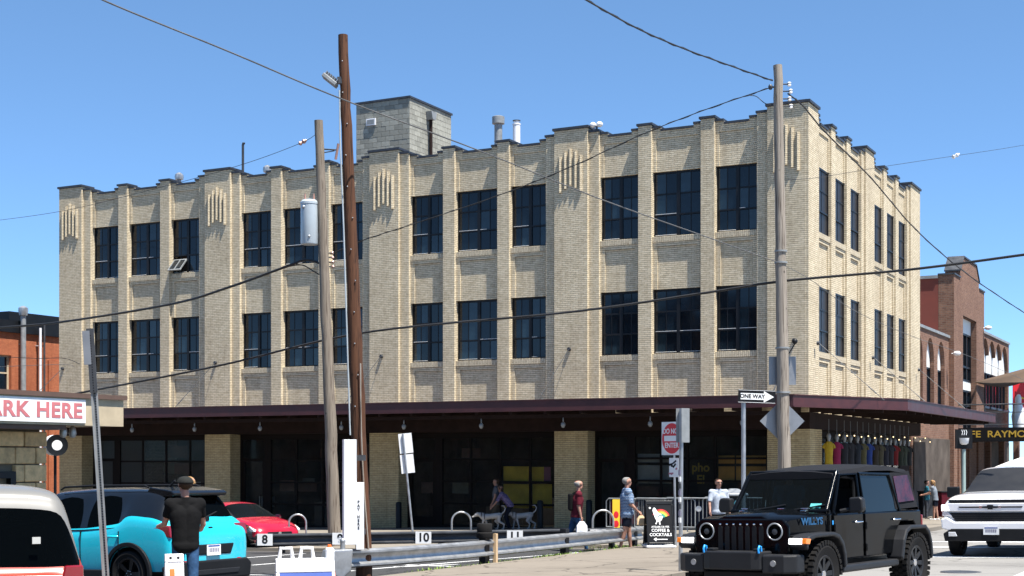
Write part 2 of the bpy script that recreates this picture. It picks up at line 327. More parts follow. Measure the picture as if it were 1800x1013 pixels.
# ---------------------------------------------------------------- mesh building
class MB:
    def __init__(s): s.v = []; s.f = []; s.m = []
    def add(s, vs, fs, mi=0):
        o = len(s.v); s.v += [tuple(v) for v in vs]; s.f += [tuple(i + o for i in f) for f in fs]; s.m += [mi] * len(fs); return s
    def box(s, x0, x1, y0, y1, z0, z1, mi=0):
        if x0 > x1: x0, x1 = x1, x0
        if y0 > y1: y0, y1 = y1, y0
        if z0 > z1: z0, z1 = z1, z0
        return s.add([(x0, y0, z0), (x1, y0, z0), (x1, y1, z0), (x0, y1, z0), (x0, y0, z1), (x1, y0, z1), (x1, y1, z1), (x0, y1, z1)],
              [(3, 2, 1, 0), (4, 5, 6, 7), (0, 1, 5, 4), (1, 2, 6, 5), (2, 3, 7, 6), (3, 0, 4, 7)], mi)
    def obox(s, c, size, M=None, mi=0):
        a, b, d = [q / 2 for q in size]; M = M or Matrix.Identity(3); c = Vector(c)
        vs = [c + M @ Vector((x, y, z)) for z in (-d, d) for (x, y) in ((-a, -b), (a, -b), (a, b), (-a, b))]
        return s.add(vs, [(3, 2, 1, 0), (4, 5, 6, 7), (0, 1, 5, 4), (1, 2, 6, 5), (2, 3, 7, 6), (3, 0, 4, 7)], mi)
    def cyl(s, p0, p1, r0, r1=None, n=12, mi=0, caps=True):
        p0 = Vector(p0); p1 = Vector(p1); r1 = r0 if r1 is None else r1
        d = (p1 - p0).normalized(); a = d.orthogonal().normalized(); b = d.cross(a)
        vs = []
        for p, r in ((p0, r0), (p1, r1)):
            for i in range(n):
                t = 2 * math.pi * i / n; vs.append(p + a * (r * math.cos(t)) + b * (r * math.sin(t)))
        fs = [(i, (i + 1) % n, n + (i + 1) % n, n + i) for i in range(n)]
        if caps: fs += [tuple(range(n - 1, -1, -1)), tuple(range(n, 2 * n))]
        return s.add(vs, fs, mi)
    def tube(s, pts, r, n=8, mi=0, closed=False):
        pts = [Vector(p) for p in pts]; K = len(pts); rr = r if isinstance(r, (list, tuple)) else [r] * K
        vs = []; prev = None
        for k, p in enumerate(pts):
            if closed: d = (pts[(k + 1) % K] - pts[k - 1]).normalized()
            else: d = (pts[min(k + 1, K - 1)] - pts[max(k - 1, 0)]).normalized()
            if prev is None: a = d.orthogonal().normalized()
            else: a = (prev - d * prev.dot(d)).normalized()
            prev = a; b = d.cross(a)
            for i in range(n):
                t = 2 * math.pi * i / n; vs.append(p + a * (rr[k] * math.cos(t)) + b * (rr[k] * math.sin(t)))
        fs = []
        for k in range(K if closed else K - 1):
            k2 = (k + 1) % K
            fs += [(k * n + i, k * n + (i + 1) % n, k2 * n + (i + 1) % n, k2 * n + i) for i in range(n)]
        if not closed: fs += [tuple(range(n - 1, -1, -1)), tuple(range((K - 1) * n, K * n))]
        return s.add(vs, fs, mi)
    def prism(s, poly, ax, a0, a1, mi=0):
        n = len(poly)
        def q(u, v, a): return {'x': (a, u, v), 'y': (u, a, v), 'z': (u, v, a)}[ax]
        vs = [q(u, v, a0) for u, v in poly] + [q(u, v, a1) for u, v in poly]
        return s.add(vs, [tuple(range(n - 1, -1, -1)), tuple(range(n, 2 * n))] + [(i, (i + 1) % n, n + (i + 1) % n, n + i) for i in range(n)], mi)
    def lathe(s, prof, n=20, c=(0, 0, 0), ax='z', mi=0, caps=True):
        vs = []; c = Vector(c)
        for r, h in prof:
            for i in range(n):
                t = 2 * math.pi * i / n; a, b = r * math.cos(t), r * math.sin(t)
                vs.append(c + Vector({'z': (a, b, h), 'y': (a, h, b), 'x': (h, a, b)}[ax]))
        K = len(prof); fs = [(k * n + i, k * n + (i + 1) % n, (k + 1) * n + (i + 1) % n, (k + 1) * n + i) for k in range(K - 1) for i in range(n)]
        if caps and prof[0][0] > 1e-6: fs.append(tuple(range(n - 1, -1, -1)))
        if caps and prof[-1][0] > 1e-6: fs.append(tuple(range((K - 1) * n, K * n)))
        return s.add(vs, fs, mi)
    def ball(s, c, r, n=12, mi=0):
        rx, ry, rz = r if isinstance(r, (tuple, list)) else (r, r, r); c = Vector(c); m = max(4, n // 2); vs = []; fs = []
        for j in range(1, m):
            a = math.pi * j / m
            for i in range(n):
                t = 2 * math.pi * i / n; vs.append(c + Vector((rx * math.sin(a) * math.cos(t), ry * math.sin(a) * math.sin(t), rz * math.cos(a))))
        top = len(vs); vs += [c + Vector((0, 0, rz)), c - Vector((0, 0, rz))]
        for j in range(m - 2): fs += [(j * n + i, (j + 1) * n + i, (j + 1) * n + (i + 1) % n, j * n + (i + 1) % n) for i in range(n)]
        for i in range(n): fs += [(top, i, (i + 1) % n), (top + 1, (m - 2) * n + (i + 1) % n, (m - 2) * n + i)]
        return s.add(vs, fs, mi)
    def mesh(s, name):
        me = bpy.data.meshes.new(name); me.from_pydata(s.v, [], s.f)
        for p, i in zip(me.polygons, s.m): p.material_index = i
        bm = bmesh.new(); bm.from_mesh(me); bmesh.ops.recalc_face_normals(bm, faces=bm.faces); bm.to_mesh(me); bm.free()
        me.update(); return me
    def build(s, name, mat, parent=None, smooth=0, bevel=0, seg=2, loc=None):
        return link(name, s.mesh(name), mat, parent, smooth, bevel, seg, loc)

def link(name, me, mat, parent=None, smooth=0, bevel=0, seg=2, loc=None):
    for x in (mat if isinstance(mat, (list, tuple)) else [mat]):
        me.materials.append(MATS[x] if isinstance(x, str) else x)
    if smooth: me.shade_smooth(); me.set_sharp_from_angle(angle=R(smooth))
    o = bpy.data.objects.new(name, me); COL.objects.link(o); o.parent = parent
    if loc is not None: o.location = loc
    if bevel:
        b = o.modifiers.new('bevel', 'BEVEL'); b.width = bevel; b.segments = seg; b.limit_method = 'ANGLE'; b.angle_limit = R(35)
    return o
def inst(name, me, parent=None, loc=(0, 0, 0), rot=None):
    o = bpy.data.objects.new(name, me); COL.objects.link(o); o.parent = parent; o.location = loc
    if rot: o.rotation_euler = rot
    return o
def tag(o, label, cat, group=None):
    o['label'] = label; o['category'] = cat
    if group: o['group'] = group
    return o
def thing(name, label, cat, loc=(0, 0, 0), rz=0.0, group=None):
    o = bpy.data.objects.new(name, None); o.empty_display_size = 0.2; COL.objects.link(o)
    o.location = loc; o.rotation_euler = (0, 0, rz)
    return tag(o, label, cat, group)
def struct(o): o['kind'] = 'structure'; return o
def stuff(o): o['kind'] = 'stuff'; return o
def copytree(src, parent=None):
    c = src.copy(); COL.objects.link(c); c.parent = parent
    for ch in list(src.children): copytree(ch, c)
    return c
def evalmesh(o):
    dg = bpy.context.evaluated_depsgraph_get(); dg.update()
    return bpy.data.meshes.new_from_object(o.evaluated_get(dg), preserve_all_data_layers=False, depsgraph=dg)
def drop(o):
    me = o.data; bpy.data.objects.remove(o)
    if me is not None and me.users == 0:
        (bpy.data.meshes if isinstance(me, bpy.types.Mesh) else bpy.data.curves).remove(me)
def text(name, s, size, mat, parent, loc, rot=(R(90), 0, 0), bold=0.0, align='CENTER', wide=1.0, ext=0.002, spacing=1.0, line=1.0):
    cu = bpy.data.curves.new('t', 'FONT'); cu.body = s; cu.size = size; cu.align_x = align; cu.align_y = 'CENTER'; cu.extrude = ext; cu.offset = bold
    cu.space_character = spacing; cu.space_line = line
    o = bpy.data.objects.new('t', cu); COL.objects.link(o)
    me = evalmesh(o); drop(o)
    ob = link(name, me, mat, parent); ob.location = loc; ob.rotation_euler = rot; ob.scale = (wide, 1, 1)
    return ob
def split_by_material(me, names, mats, parent, smooth=30):
    """one child object for each material slot of a finished mesh"""
    out = []
    used = sorted({p.material_index for p in me.polygons})
    for i in used:
        bm = bmesh.new(); bm.from_mesh(me)
        bmesh.ops.delete(bm, geom=[f for f in bm.faces if f.material_index != i], context='FACES')
        for f in bm.faces: f.material_index = 0
        groups = [list(bm.faces)]
        if 'window' in names[i]:
            groups = []; seen = set()
            for f0 in bm.faces:
                if f0 in seen: continue
                st_ = [f0]; seen.add(f0); g_ = []
                while st_:
                    f = st_.pop(); g_.append(f)
                    for e in f.edges:
                        for f2 in e.link_faces:
                            if f2 not in seen: seen.add(f2); st_.append(f2)
                groups.append(g_)
        for g_ in groups:
            vi = {}; V = []; F = []
            for f in g_:
                for v in f.verts:
                    if v not in vi: vi[v] = len(V); V.append(v.co[:])
                F.append([vi[v] for v in f.verts])
            m2 = bpy.data.meshes.new(names[i]); m2.from_pydata(V, [], F)
            out.append(link(names[i], m2, mats[i], parent, smooth))
        bm.free()
    return out
def on_ground(x, y, rz=0.0):
    """matrix of something standing square on the sloping ground"""
    n = Vector((-0.0233, 0.0104, 1.0)).normalized()
    f = Vector((math.cos(rz), math.sin(rz), 0)); f = (f - n * f.dot(n)).normalized(); l = n.cross(f)
    return Matrix(((f.x, l.x, n.x, x), (f.y, l.y, n.y, y), (f.z, l.z, n.z, gz(x, y)), (0, 0, 0, 1)))
def sag(a, b, s, n=24):
    a = Vector(a); b = Vector(b)
    return [a.lerp(b, i / n) - Vector((0, 0, 4 * s * (i / n) * (1 - i / n))) for i in range(n + 1)]

# ================================================================ THE SETTING
def sheet(name, poly, lift, mat, thick=0.0):
    """ground polygon following the slope; with thickness it is a slab with a kerb face"""
    bm = bmesh.new(); vs = [bm.verts.new((x, y, gz(x, y) + lift)) for x, y in poly]
    f = bm.faces.new(vs)
    if f.normal.z < 0: bmesh.ops.reverse_faces(bm, faces=[f])
    if thick:
        r = bmesh.ops.extrude_face_region(bm, geom=[f])
        for v in r['geom']:
            if isinstance(v, bmesh.types.BMVert): v.co.z -= thick
        bmesh.ops.recalc_face_normals(bm, faces=bm.faces)
    me = bpy.data.meshes.new(name); bm.to_mesh(me); bm.free()
    return struct(link(name, me, mat))
xs = [-900, -300, -120, -60, 0, 60, 120, 300, 900]; ys = [-900, -300, -120, -60, 0, 40, 120, 300, 900]
g = MB(); g.add([(x, y, gz(x, y)) for y in ys for x in xs], [(j * 9 + i, j * 9 + i + 1, (j + 1) * 9 + i + 1, (j + 1) * 9 + i) for j in range(8) for i in range(8)])
struct(g.build('ground', 'street'))
sheet('parking_lot', [(-58, -58), (-0.45, -58), (-0.45, -13.2), (-2.6, -13.3), (-6.8, -15.6), (-10.2, -15.75), (-58, -16)], 0.004, 'asphalt')
sheet('pavement', [(-0.45, -58), (4.35, -58), (4.35, -14.2), (4.0, -13.4), (3.2, -13.1), (-0.45, -13.1)], 0.10, 'pavement', 0.3)
sheet('sidewalk', [(-58, -15.85), (-10.2, -15.6), (-6.8, -15.45), (-2.6, -13.1), (-0.9, -12.6), (-0.9, -10.2), (-58, -10.2)], 0.09, 'walk', 0.3)
sheet('sidewalk', [(-58, -5.6), (1.5, -5.6), (3.2, -5.0), (3.9, -3.4), (3.9, 39), (-58, 39)], 0.12, 'walk', 0.4)
kb = MB()
for (a, b) in (((-40, -5.75), (1.5, -5.75)), ((4.05, -3.4), (4.05, 39))):
    a = Vector(a); b = Vector(b); d = (b - a).normalized(); nn = Vector((-d.y, d.x)) * 0.075
    kb.add([(p.x, p.y, gz(p.x, p.y) + h) for h in (-0.2, 0.135) for p in (a - nn, b - nn, b + nn, a + nn)], [(3, 2, 1, 0), (4, 5, 6, 7), (0, 1, 5, 4), (1, 2, 6, 5), (2, 3, 7, 6), (3, 0, 4, 7)])
struct(kb.build('kerb', 'kerb_stone', bevel=0.02))
for i in range(24):
    y = -57 + 1.83 * i
    if y > -13.6: break
    m = MB(); m.add([(x, y + d, gz(x, y + d) + 0.104) for x, d in ((-0.44, -.008), (4.30, -.008), (4.30, .008), (-0.44, .008))], [(0, 1, 2, 3)]); struct(m.build('pavement_joint', 'stone_joint'))
c_, D_ = ground(1690, 1006); m = MB(); m.lathe([(0, 0.008), (0.33, 0.008), (0.36, 0.004)], 28); o = m.build('manhole_cover', 'galv_dark', loc=(c_.x, c_.y, gz(*c_))); tag(o, 'round iron manhole cover in the street beside the off-roader', 'manhole cover')
# painted markings, drawn out on the lot and the street
def stripe(pts, wd, lift=0.009, name='road_marking'):
    m = MB()
    for (a, b) in pts:
        a = Vector(a); b = Vector(b); d = (b - a).normalized(); nn = Vector((-d.y, d.x)) * wd / 2
        m.add([(p.x, p.y, gz(p.x, p.y) + lift) for p in (a - nn, b - nn, b + nn, a + nn)], [(0, 1, 2, 3)])
    return struct(m.build(name, 'line_paint'))
for i in range(7):
    x = -3.6 - 2.55 * i
    stripe([((x, -21.4), (x + 0.5, -16.6 + (0.9 if i < 2 else 0)))], 0.11)
stripe([((-1.3, -15.0), (-2.7, -22.2))], 0.11); stripe([((-2.7, -22.6), (-4.4, -30))], 0.11)
stripe([((-2.6, -21.3), (-1.7, -20.2)), ((-2.75, -20.6), (-1.45, -20.9))], 0.14)
stripe([((-14, -24.6), (-3.2, -24.2))], 0.11)
stripe([((4.6, -8.2), (12, -8.2))], 0.4); stripe([((4.6, -11.2), (12, -11.2))], 0.4); stripe([((5.2, -15.6), (12, -15.6))], 0.45)
stripe([((9.6, -15.6), (9.6, -50))], 0.12)

# ================================================================ THE BUFF BRICK BUILDING
B = thing('brick_building', 'three-storey buff brick corner building with dark gridded windows and a long canopy', 'building')
ZS1, ZH1, ZS2, ZH2, ZP = 6.10, 8.33, 10.15, 12.40, 13.80
PIERC = [-32.28, -24.27, -16.28, -8.44, -0.60]     # pier centres on the front
PW, SW = 0.65, 0.39                                  # half width of a pier, width of its side steps
CANT, YD = 4.0, -0.9                                 # underside of the wall above the canopy
def col_spans(c0, c1):
    a = c0 + PW + SW; b = c1 - PW - SW; L = b - a; wm = 1.80; pl = 0.49; wo = (L - wm - 2 * pl) / 2
    return [(a, a + wo), (a + wo + pl, a + wo + pl + wm), (b - wo, b)], [(a + wo, a + wo + pl), (a + wo + pl + wm, b - wo)]
FR = [col_spans(PIERC[i], PIERC[i + 1]) for i in range(4)]
SIDEW = [[(1.31, 2.93), (3.46, 5.06), (5.60, 7.20)], [(9.27, 10.87), (11.42, 13.02), (13.56, 15.16)]]
SIDEP = [[(2.93, 3.46), (5.06, 5.60)], [(10.87, 11.42), (13.02, 13.56)]]
SEND = 17.45
class Face:
    """maps wall coordinates (u along, d outward, z) to the place: front faces -Y, side faces +X"""
    def __init__(s, side): s.side = side
    def box(s, mb, u0, u1, d0, d1, z0, z1, mi=0):
        if s.side: mb.box(d0, d1, u0, u1, z0, z1, mi)
        else: mb.box(u0, u1, -d1, -d0, z0, z1, mi)
    def pt(s, u, d, z): return (d, u, z) if s.side else (u, -d, z)
FF, FS = Face(0), Face(1)
WD = 0.40
def panel(F, u0, u1, z0, z1, top, edge=0.17, rec=0.055, bottom=0.0):
    wall = MB(); F.box(wall, u0, u1, -WD, -rec, z0, z1)
    F.box(wall, u0, u1, -rec, 0, z1 - top, z1)
    if bottom: F.box(wall, u0, u1, -rec, 0, z0, z0 + bottom)
    F.box(wall, u0, u0 + edge, -rec, 0, z0 + bottom, z1 - top); F.box(wall, u1 - edge, u1, -rec, 0, z0 + bottom, z1 - top)
    wall.build('wall_panel', 'buff_brick', B)
def wall_columns(F, spans):
    for (u0, u1) in spans:
        panel(F, u0, u1, CANT, ZS1 - 0.20, 0.14); panel(F, u0, u1, ZH1, ZS2 - 0.20, 0.14)
        panel(F, u0, u1, ZH2, ZP, 0.24, edge=0.13, rec=0.04)
        for z in (ZS1, ZS2):
            s = MB(); F.box(s, u0 - 0.001, u1 + 0.001, -0.30, 0.035, z - 0.198, z); s.build('window_sill', 'buff_brick_soldier', B, bevel=0.006, seg=1)
        c = MB(); F.box(c, u0 + 0.30, u1 - 0.30, -WD - 0.05, 0.05, ZP + 0.001, ZP + 0.075); c.build('coping', 'coping', B)
        for a, b in ((u0, u0 + 0.30), (u1 - 0.30, u1)):
            c = MB(); F.box(c, a, b, -WD, 0.002, ZP + 0.001, ZP + 0.11); c.build('parapet_shoulder', 'buff_brick', B)
            c = MB(); F.box(c, a, b, -WD - 0.05, 0.055, ZP + 0.112, ZP + 0.185); c.build('coping', 'coping', B)
for sp, _ in FR: wall_columns(FF, sp)
for sp in SIDEW: wall_columns(FS, sp)
def pilaster(F, u0, u1):
    m = MB(); F.box(m, u0, u1, -WD, 0.07 if F.side else 0.13, CANT, 14.02); m.build('pilaster', 'buff_brick', B, bevel=0.004, seg=1)
    c = MB(); F.box(c, u0 - 0.05, u1 + 0.05, -WD - 0.06, 0.12 if F.side else 0.18, 14.021, 14.10); c.build('coping', 'coping', B)
for _, pl in FR:
    for a, b in pl: pilaster(FF, a, b)
for pl in SIDEP:
    for a, b in pl: pilaster(FS, a, b)
def ribs(F, u):
    hs = (13.20, 13.36, 13.46, 13.36, 13.20)
    for k in range(5):
        uc = u - 0.40 + 0.20 * k; zb = (11.94, 12.06, 12.16, 12.06, 11.94)[k]
        prof = [(uc - 0.055, 0.235), (uc - 0.055, 0.30), (uc, 0.345), (uc + 0.055, 0.30), (uc + 0.055, 0.235)]
        m = MB()
        pts = [(F.pt(a, d, zb), F.pt(a, d, hs[k])) for a, d in prof]; n = len(pts)
        m.add([p[0] for p in pts] + [p[1] for p in pts], [tuple(range(n)), tuple(range(n, 2 * n))] + [(i, (i + 1) % n, n + (i + 1) % n, n + i) for i in range(n)])
        m.build('ornament_rib', 'buff_brick', B)
def pier(F, c, left=True, right=True, hw=PW, orn=True, top=14.16):
    m = MB(); F.box(m, c - hw, c + hw, -WD, 0.15 if F.side else 0.25, CANT, top); m.build('pier', 'buff_brick', B, bevel=0.004, seg=1)
    k = MB(); F.box(k, c - hw - 0.05, c + hw + 0.05, -WD - 0.08, 0.21 if F.side else 0.31, top + 0.001, top + 0.085); k.build('coping', 'coping', B)
    for on, a, b in ((left, c - hw - SW, c - hw), (right, c + hw, c + hw + SW)):
        if not on: continue
        m = MB(); F.box(m, a, b, -WD, 0.125, CANT, 14.0); m.build('pier_step', 'buff_brick', B, bevel=0.004, seg=1)
        k = MB(); F.box(k, a if on is right and a == c + hw else a - 0.03, b if b == c - hw else b + 0.03, -WD - 0.06, 0.18, 14.001, 14.08); k.build('coping', 'coping', B)
    if orn: ribs(F, c)
for i, c in enumerate(PIERC):
    pier(FF, c, left=i > 0, right=i < 4)
pier(FS, 0.355, left=False, right=False, hw=0.600, orn=False, top=14.158)
for a, b in ((0.955, 1.31), (7.20, 7.58), (8.88, 9.27), (15.16, 15.55)):
    m = MB(); FS.box(m, a, b, -WD, 0.075, CANT, 14.0); m.build('pier_step', 'buff_brick', B, bevel=0.004, seg=1)
    k = MB(); FS.box(k, a, b, -WD - 0.06, 0.12, 14.001, 14.08); k.build('coping', 'coping', B)
pier(FS, 8.23, left=False, right=False, orn=False)
pier(FS, (15.55 + SEND) / 2, left=False, right=False, hw=(SEND - 15.55) / 2, orn=False)
m = MB(); m.box(-32.93, -32.55, 0.40, SEND, -1.5, 13.8); m.box(-32.55, -0.40, SEND - 0.38, SEND - 0.002, 0, 13.8); m.build('rear_wall', 'buff_brick', B)
m = MB(); m.box(-32.5, -0.41, 0.41, SEND - 0.4, 13.05, 13.2); m.build('roof', 'roof_membrane', B)
m = MB(); m.box(-32.5, -0.41, 0.41, SEND - 0.4, 3.7, 3.95); m.box(-32.5, -0.41, 0.41, SEND - 0.4, 8.8, 8.95); m.build('floor_slab', 'interior_dark', B)

# ---- windows
PANE = {}
def pane_mesh(w, h, mat):
    k = (round(w, 3), round(h, 3), mat)
    if k not in PANE:
        m = MB(); m.box(-w / 2, w / 2, -0.004, 0.004, -h / 2, h / 2); me = m.mesh('pane'); me.materials.append(MATS[mat]); PANE[k] = me
    return PANE[k]
def window(F, u0, u1, z0, z1, halves=2, rows=3, sub=2, rec=0.17, skip=(), mat='window_glass', frame='frame_dark'):
    fr = MB(); t = 0.055; d0, d1 = -rec - 0.035, -rec + 0.035
    F.box(fr, u0, u1, d0, d1, z1 - 0.07, z1); F.box(fr, u0, u1, d0, d1, z0, z0 + t)
    F.box(fr, u0, u0 + t, d0, d1, z0 + t, z1 - 0.07); F.box(fr, u1 - t, u1, d0, d1, z0 + t, z1 - 0.07)
    W = u1 - u0 - 2 * t; mw = 0.12; hw = (W - mw * (halves - 1)) / halves; zz0, zz1 = z0 + t, z1 - 0.07
    for h in range(1, halves):
        a = u0 + t + h * hw + (h - 1) * mw; F.box(fr, a, a + mw, d0, d1 + 0.01, zz0, zz1)
    bar = 0.055; rh = (zz1 - zz0 - bar * (rows - 1)) / rows; panes = []
    for h in range(halves):
        a = u0 + t + h * (hw + mw)
        for r_ in range(1, rows):
            z = zz0 + r_ * rh + (r_ - 1) * bar; F.box(fr, a, a + hw, d0, d1 + (0.02 if r_ == 1 else -0.01), z, z + bar)
        mu = 0.03; pw = (hw - mu * (sub - 1)) / sub
        for r_ in range(rows):
            zb = zz0 + r_ * (rh + bar)
            for k in range(1, sub):
                x = a + k * pw + (k - 1) * mu; F.box(fr, x, x + mu, d0 + 0.01, d1 - 0.02, zb, zb + rh)
            for k in range(sub):
                if (h, r_) in skip: continue
                panes.append((a + k * (pw + mu) + pw / 2, zb + rh / 2, pw, rh))
    f = fr.build('window', frame, B)
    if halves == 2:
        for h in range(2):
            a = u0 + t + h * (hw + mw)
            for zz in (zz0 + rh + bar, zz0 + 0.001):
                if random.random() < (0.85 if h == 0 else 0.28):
                    k = MB(); F.box(k, a + 0.01, a + hw * (1 if h == 0 else random.choice((0.35, 1))) - 0.01, d1 - 0.03, d1 + 0.024, zz + 0.001, zz + 0.014); k.build('sash_glint', 'sign_white', f)  # white strips standing in for sunlight on the bar tops
    for u, z, pw, ph in panes:
        o = inst('pane', pane_mesh(pw + 0.01, ph + 0.01, mat if mat != 'window_glass' or random.random() < 0.72 else 'window_glass_pale'), f, F.pt(u, -rec, z))
        o.rotation_euler = (random.gauss(0, 0.004), 0, (R(90) if F.side else 0) + random.gauss(0, 0.004))
    return f
for bi, (sp, _) in enumerate(FR):
    for ci, (a, b) in enumerate(sp):
        window(FF, a, b, ZS1, ZH1)
        opened = bi == 0 and ci == 2
        f = window(FF, a, b, ZS2, ZH2, skip=((0, 0),) if opened else ())
        if opened:      # bottom-hung sash swung outward
            hw = (b - a - 0.11 - 0.12) / 2; s = MB(); h = 0.66
            for q in ((-hw / 2, hw / 2, 0, 0.05), (-hw / 2, hw / 2, h - 0.05, h)): s.box(q[0], q[1], -0.025, 0.025, q[2], q[3])
            for q in (-hw / 2, -0.02, hw / 2 - 0.04): s.box(q, q + 0.04, -0.025, 0.025, 0.05, h - 0.05)
            so_ = s.build('open_sash', 'galv_dull', f, loc=FF.pt(a + 0.055 + hw / 2, 0.30, ZS2 + 0.10)); so_.rotation_euler = (R(-42), 0, 0)
            pm = inst('pane', pane_mesh(hw - 0.08, h - 0.1, 'window_glass'), f, FF.pt(a + 0.055 + hw / 2, 0.30, ZS2 + 0.10)); pm.rotation_euler = (R(-42), 0, 0)
            pm.location = Vector(pm.location) + Vector((0, math.sin(R(42)) * h / 2, math.cos(R(42)) * h / 2))
for sp in SIDEW:
    for (a, b) in sp:
        window(FS, a, b, ZS1, ZH1, halves=1, sub=2, rec=0.07, mat='screened_glass'); window(FS, a, b, ZS2, ZH2, halves=1, sub=2, rec=0.07, mat='screened_glass')
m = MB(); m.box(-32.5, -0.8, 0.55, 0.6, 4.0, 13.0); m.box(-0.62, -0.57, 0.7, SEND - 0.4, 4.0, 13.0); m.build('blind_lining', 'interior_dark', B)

# ---- ground floor: brick columns, dark beam, shopfronts, dim rooms behind
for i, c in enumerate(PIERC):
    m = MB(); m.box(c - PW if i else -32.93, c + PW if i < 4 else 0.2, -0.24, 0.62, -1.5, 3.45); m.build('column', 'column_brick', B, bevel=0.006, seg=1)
for y0, y1 in ((0.62, 1.2), (7.6, 8.9), (15.6, SEND)):
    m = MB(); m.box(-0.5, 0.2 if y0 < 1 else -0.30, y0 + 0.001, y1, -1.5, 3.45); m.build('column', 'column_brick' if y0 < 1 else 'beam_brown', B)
m = MB(); m.box(-32.9, 0.18, -0.22, 0.55, 3.452, 3.998); m.box(-0.5, 0.18, 0.56, SEND, 3.452, 3.998); m.build('beam', 'beam_brown', B, bevel=0.01)
ZT = 3.45
def shopfront(F, a, b, rec, door_left=True, cols=5, rows=4):
    fr = MB(); d0, d1 = -rec - 0.04, -rec + 0.04; zb = -1.0
    zb = gz(a, 0) + 0.12 if not F.side else 0.15
    F.box(fr, a, b, d0, d1, ZT - 0.22, ZT); F.box(fr, a, b, d0, d1, zb - 0.5, zb + 0.14)
    F.box(fr, a, a + 0.1, d0, d1, zb + 0.14, ZT - 0.22); F.box(fr, b - 0.1, b, d0, d1, zb + 0.14, ZT - 0.22)
    panes = []; u = a + 0.1
    if door_left:
        F.box(fr, u + 1.15, u + 1.45, d0, d1 + 0.03, zb + 0.14, ZT - 0.22)
        F.box(fr, u, u + 1.15, d0, d1, 2.35, 2.47); F.box(fr, u + 0.02, u + 0.12, d0, d1 + 0.01, zb + 0.14, 2.35); F.box(fr, u + 1.03, u + 1.13, d0, d1 + 0.01, zb + 0.14, 2.35); F.box(fr, u + 0.12, u + 1.03, d0, d1 + 0.01, zb + 0.14, zb + 0.42)
        F.box(fr, u + 0.96, u + 0.99, d1 + 0.03, d1 + 0.06, zb + 0.85, zb + 1.35)
        panes += [(u + 0.575, (2.47 + ZT - 0.22) / 2, 1.15, ZT - 0.22 - 2.47), (u + 0.575, (zb + 0.42 + 2.35) / 2, 0.91, 2.35 - zb - 0.42)]
        u += 1.45
    W = b - 0.1 - u; z0 = zb + 0.14; z1 = ZT - 0.22; mw = 0.07; cw = (W - mw * (cols - 1)) / cols; rh = (z1 - z0 - mw * (rows - 1)) / rows
    for c in range(1, cols): F.box(fr, u + c * cw + (c - 1) * mw, u + c * (cw + mw), d0, d1, z0, z1)
    for r_ in range(1, rows):
        for c in range(cols): F.box(fr, u + c * (cw + mw), u + c * (cw + mw) + cw, d0, d1 - 0.008, z0 + r_ * rh + (r_ - 1) * mw, z0 + r_ * (rh + mw))
    for c in range(cols):
        for r_ in range(rows): panes.append((u + c * (cw + mw) + cw / 2, z0 + r_ * (rh + mw) + rh / 2, cw, rh))
    f = fr.build('shopfront', 'frame_brown', B)
    for uu, z, pw, ph in panes:
        o = inst('pane', pane_mesh(pw + 0.012, ph + 0.012, 'shop_glass'), f, F.pt(uu, -rec, z))
        o.rotation_euler = (random.gauss(0, 0.003), 0, (R(90) if F.side else 0) + random.gauss(0, 0.003))
for i in range(4): shopfront(FF, PIERC[i] + PW if i else -31.6, PIERC[i + 1] - PW, 0.45, True, (4, 4, 4, 5)[i], 4)
shopfront(FS, 1.2, 7.6, 0.35, False, 5, 3); shopfront(FS, 8.9, 15.6, 0.35, True, 4, 3)
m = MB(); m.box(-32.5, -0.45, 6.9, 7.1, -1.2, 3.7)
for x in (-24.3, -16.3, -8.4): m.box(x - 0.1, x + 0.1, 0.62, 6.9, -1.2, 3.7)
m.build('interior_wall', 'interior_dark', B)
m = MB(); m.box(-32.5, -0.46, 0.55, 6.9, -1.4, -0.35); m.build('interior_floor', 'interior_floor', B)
# counters and furniture that read as dim shapes through the glass
m = MB()
for x, w_ in ((-30, 1.8), (-27, 1.2), (-21.5, 2.4), (-19, 1.0), (-13.4, 1.6), (-11, 2.2), (-5.6, 1.6), (-3, 2.0)): m.box(x, x + w_, 2.6, 3.3, -0.35, 0.75 + 0.2 * math.sin(x))
m.build('counter', 'interior_floor', B)
for k in range(26):      # menus and display boards seen dimly behind the panes
    bi = random.choice((0, 0, 1, 1, 2, 3)); a = PIERC[bi] + PW + 0.3 + random.uniform(0, 5.4); z = random.choice((0.5, 1.15, 1.15, 1.8, 2.5)); w_ = random.uniform(.5, 1.15); h_ = random.uniform(.3, .6)
    if a > -12.5 and a < -9.2: continue
    q = MB(); q.box(a, a + w_, 0.70 + .01 * k, 0.712 + .01 * k, z, z + h_); q.build('display_board', random.choice(('board_brown', 'board_olive', 'shade_grey', 'board_brown')), B)

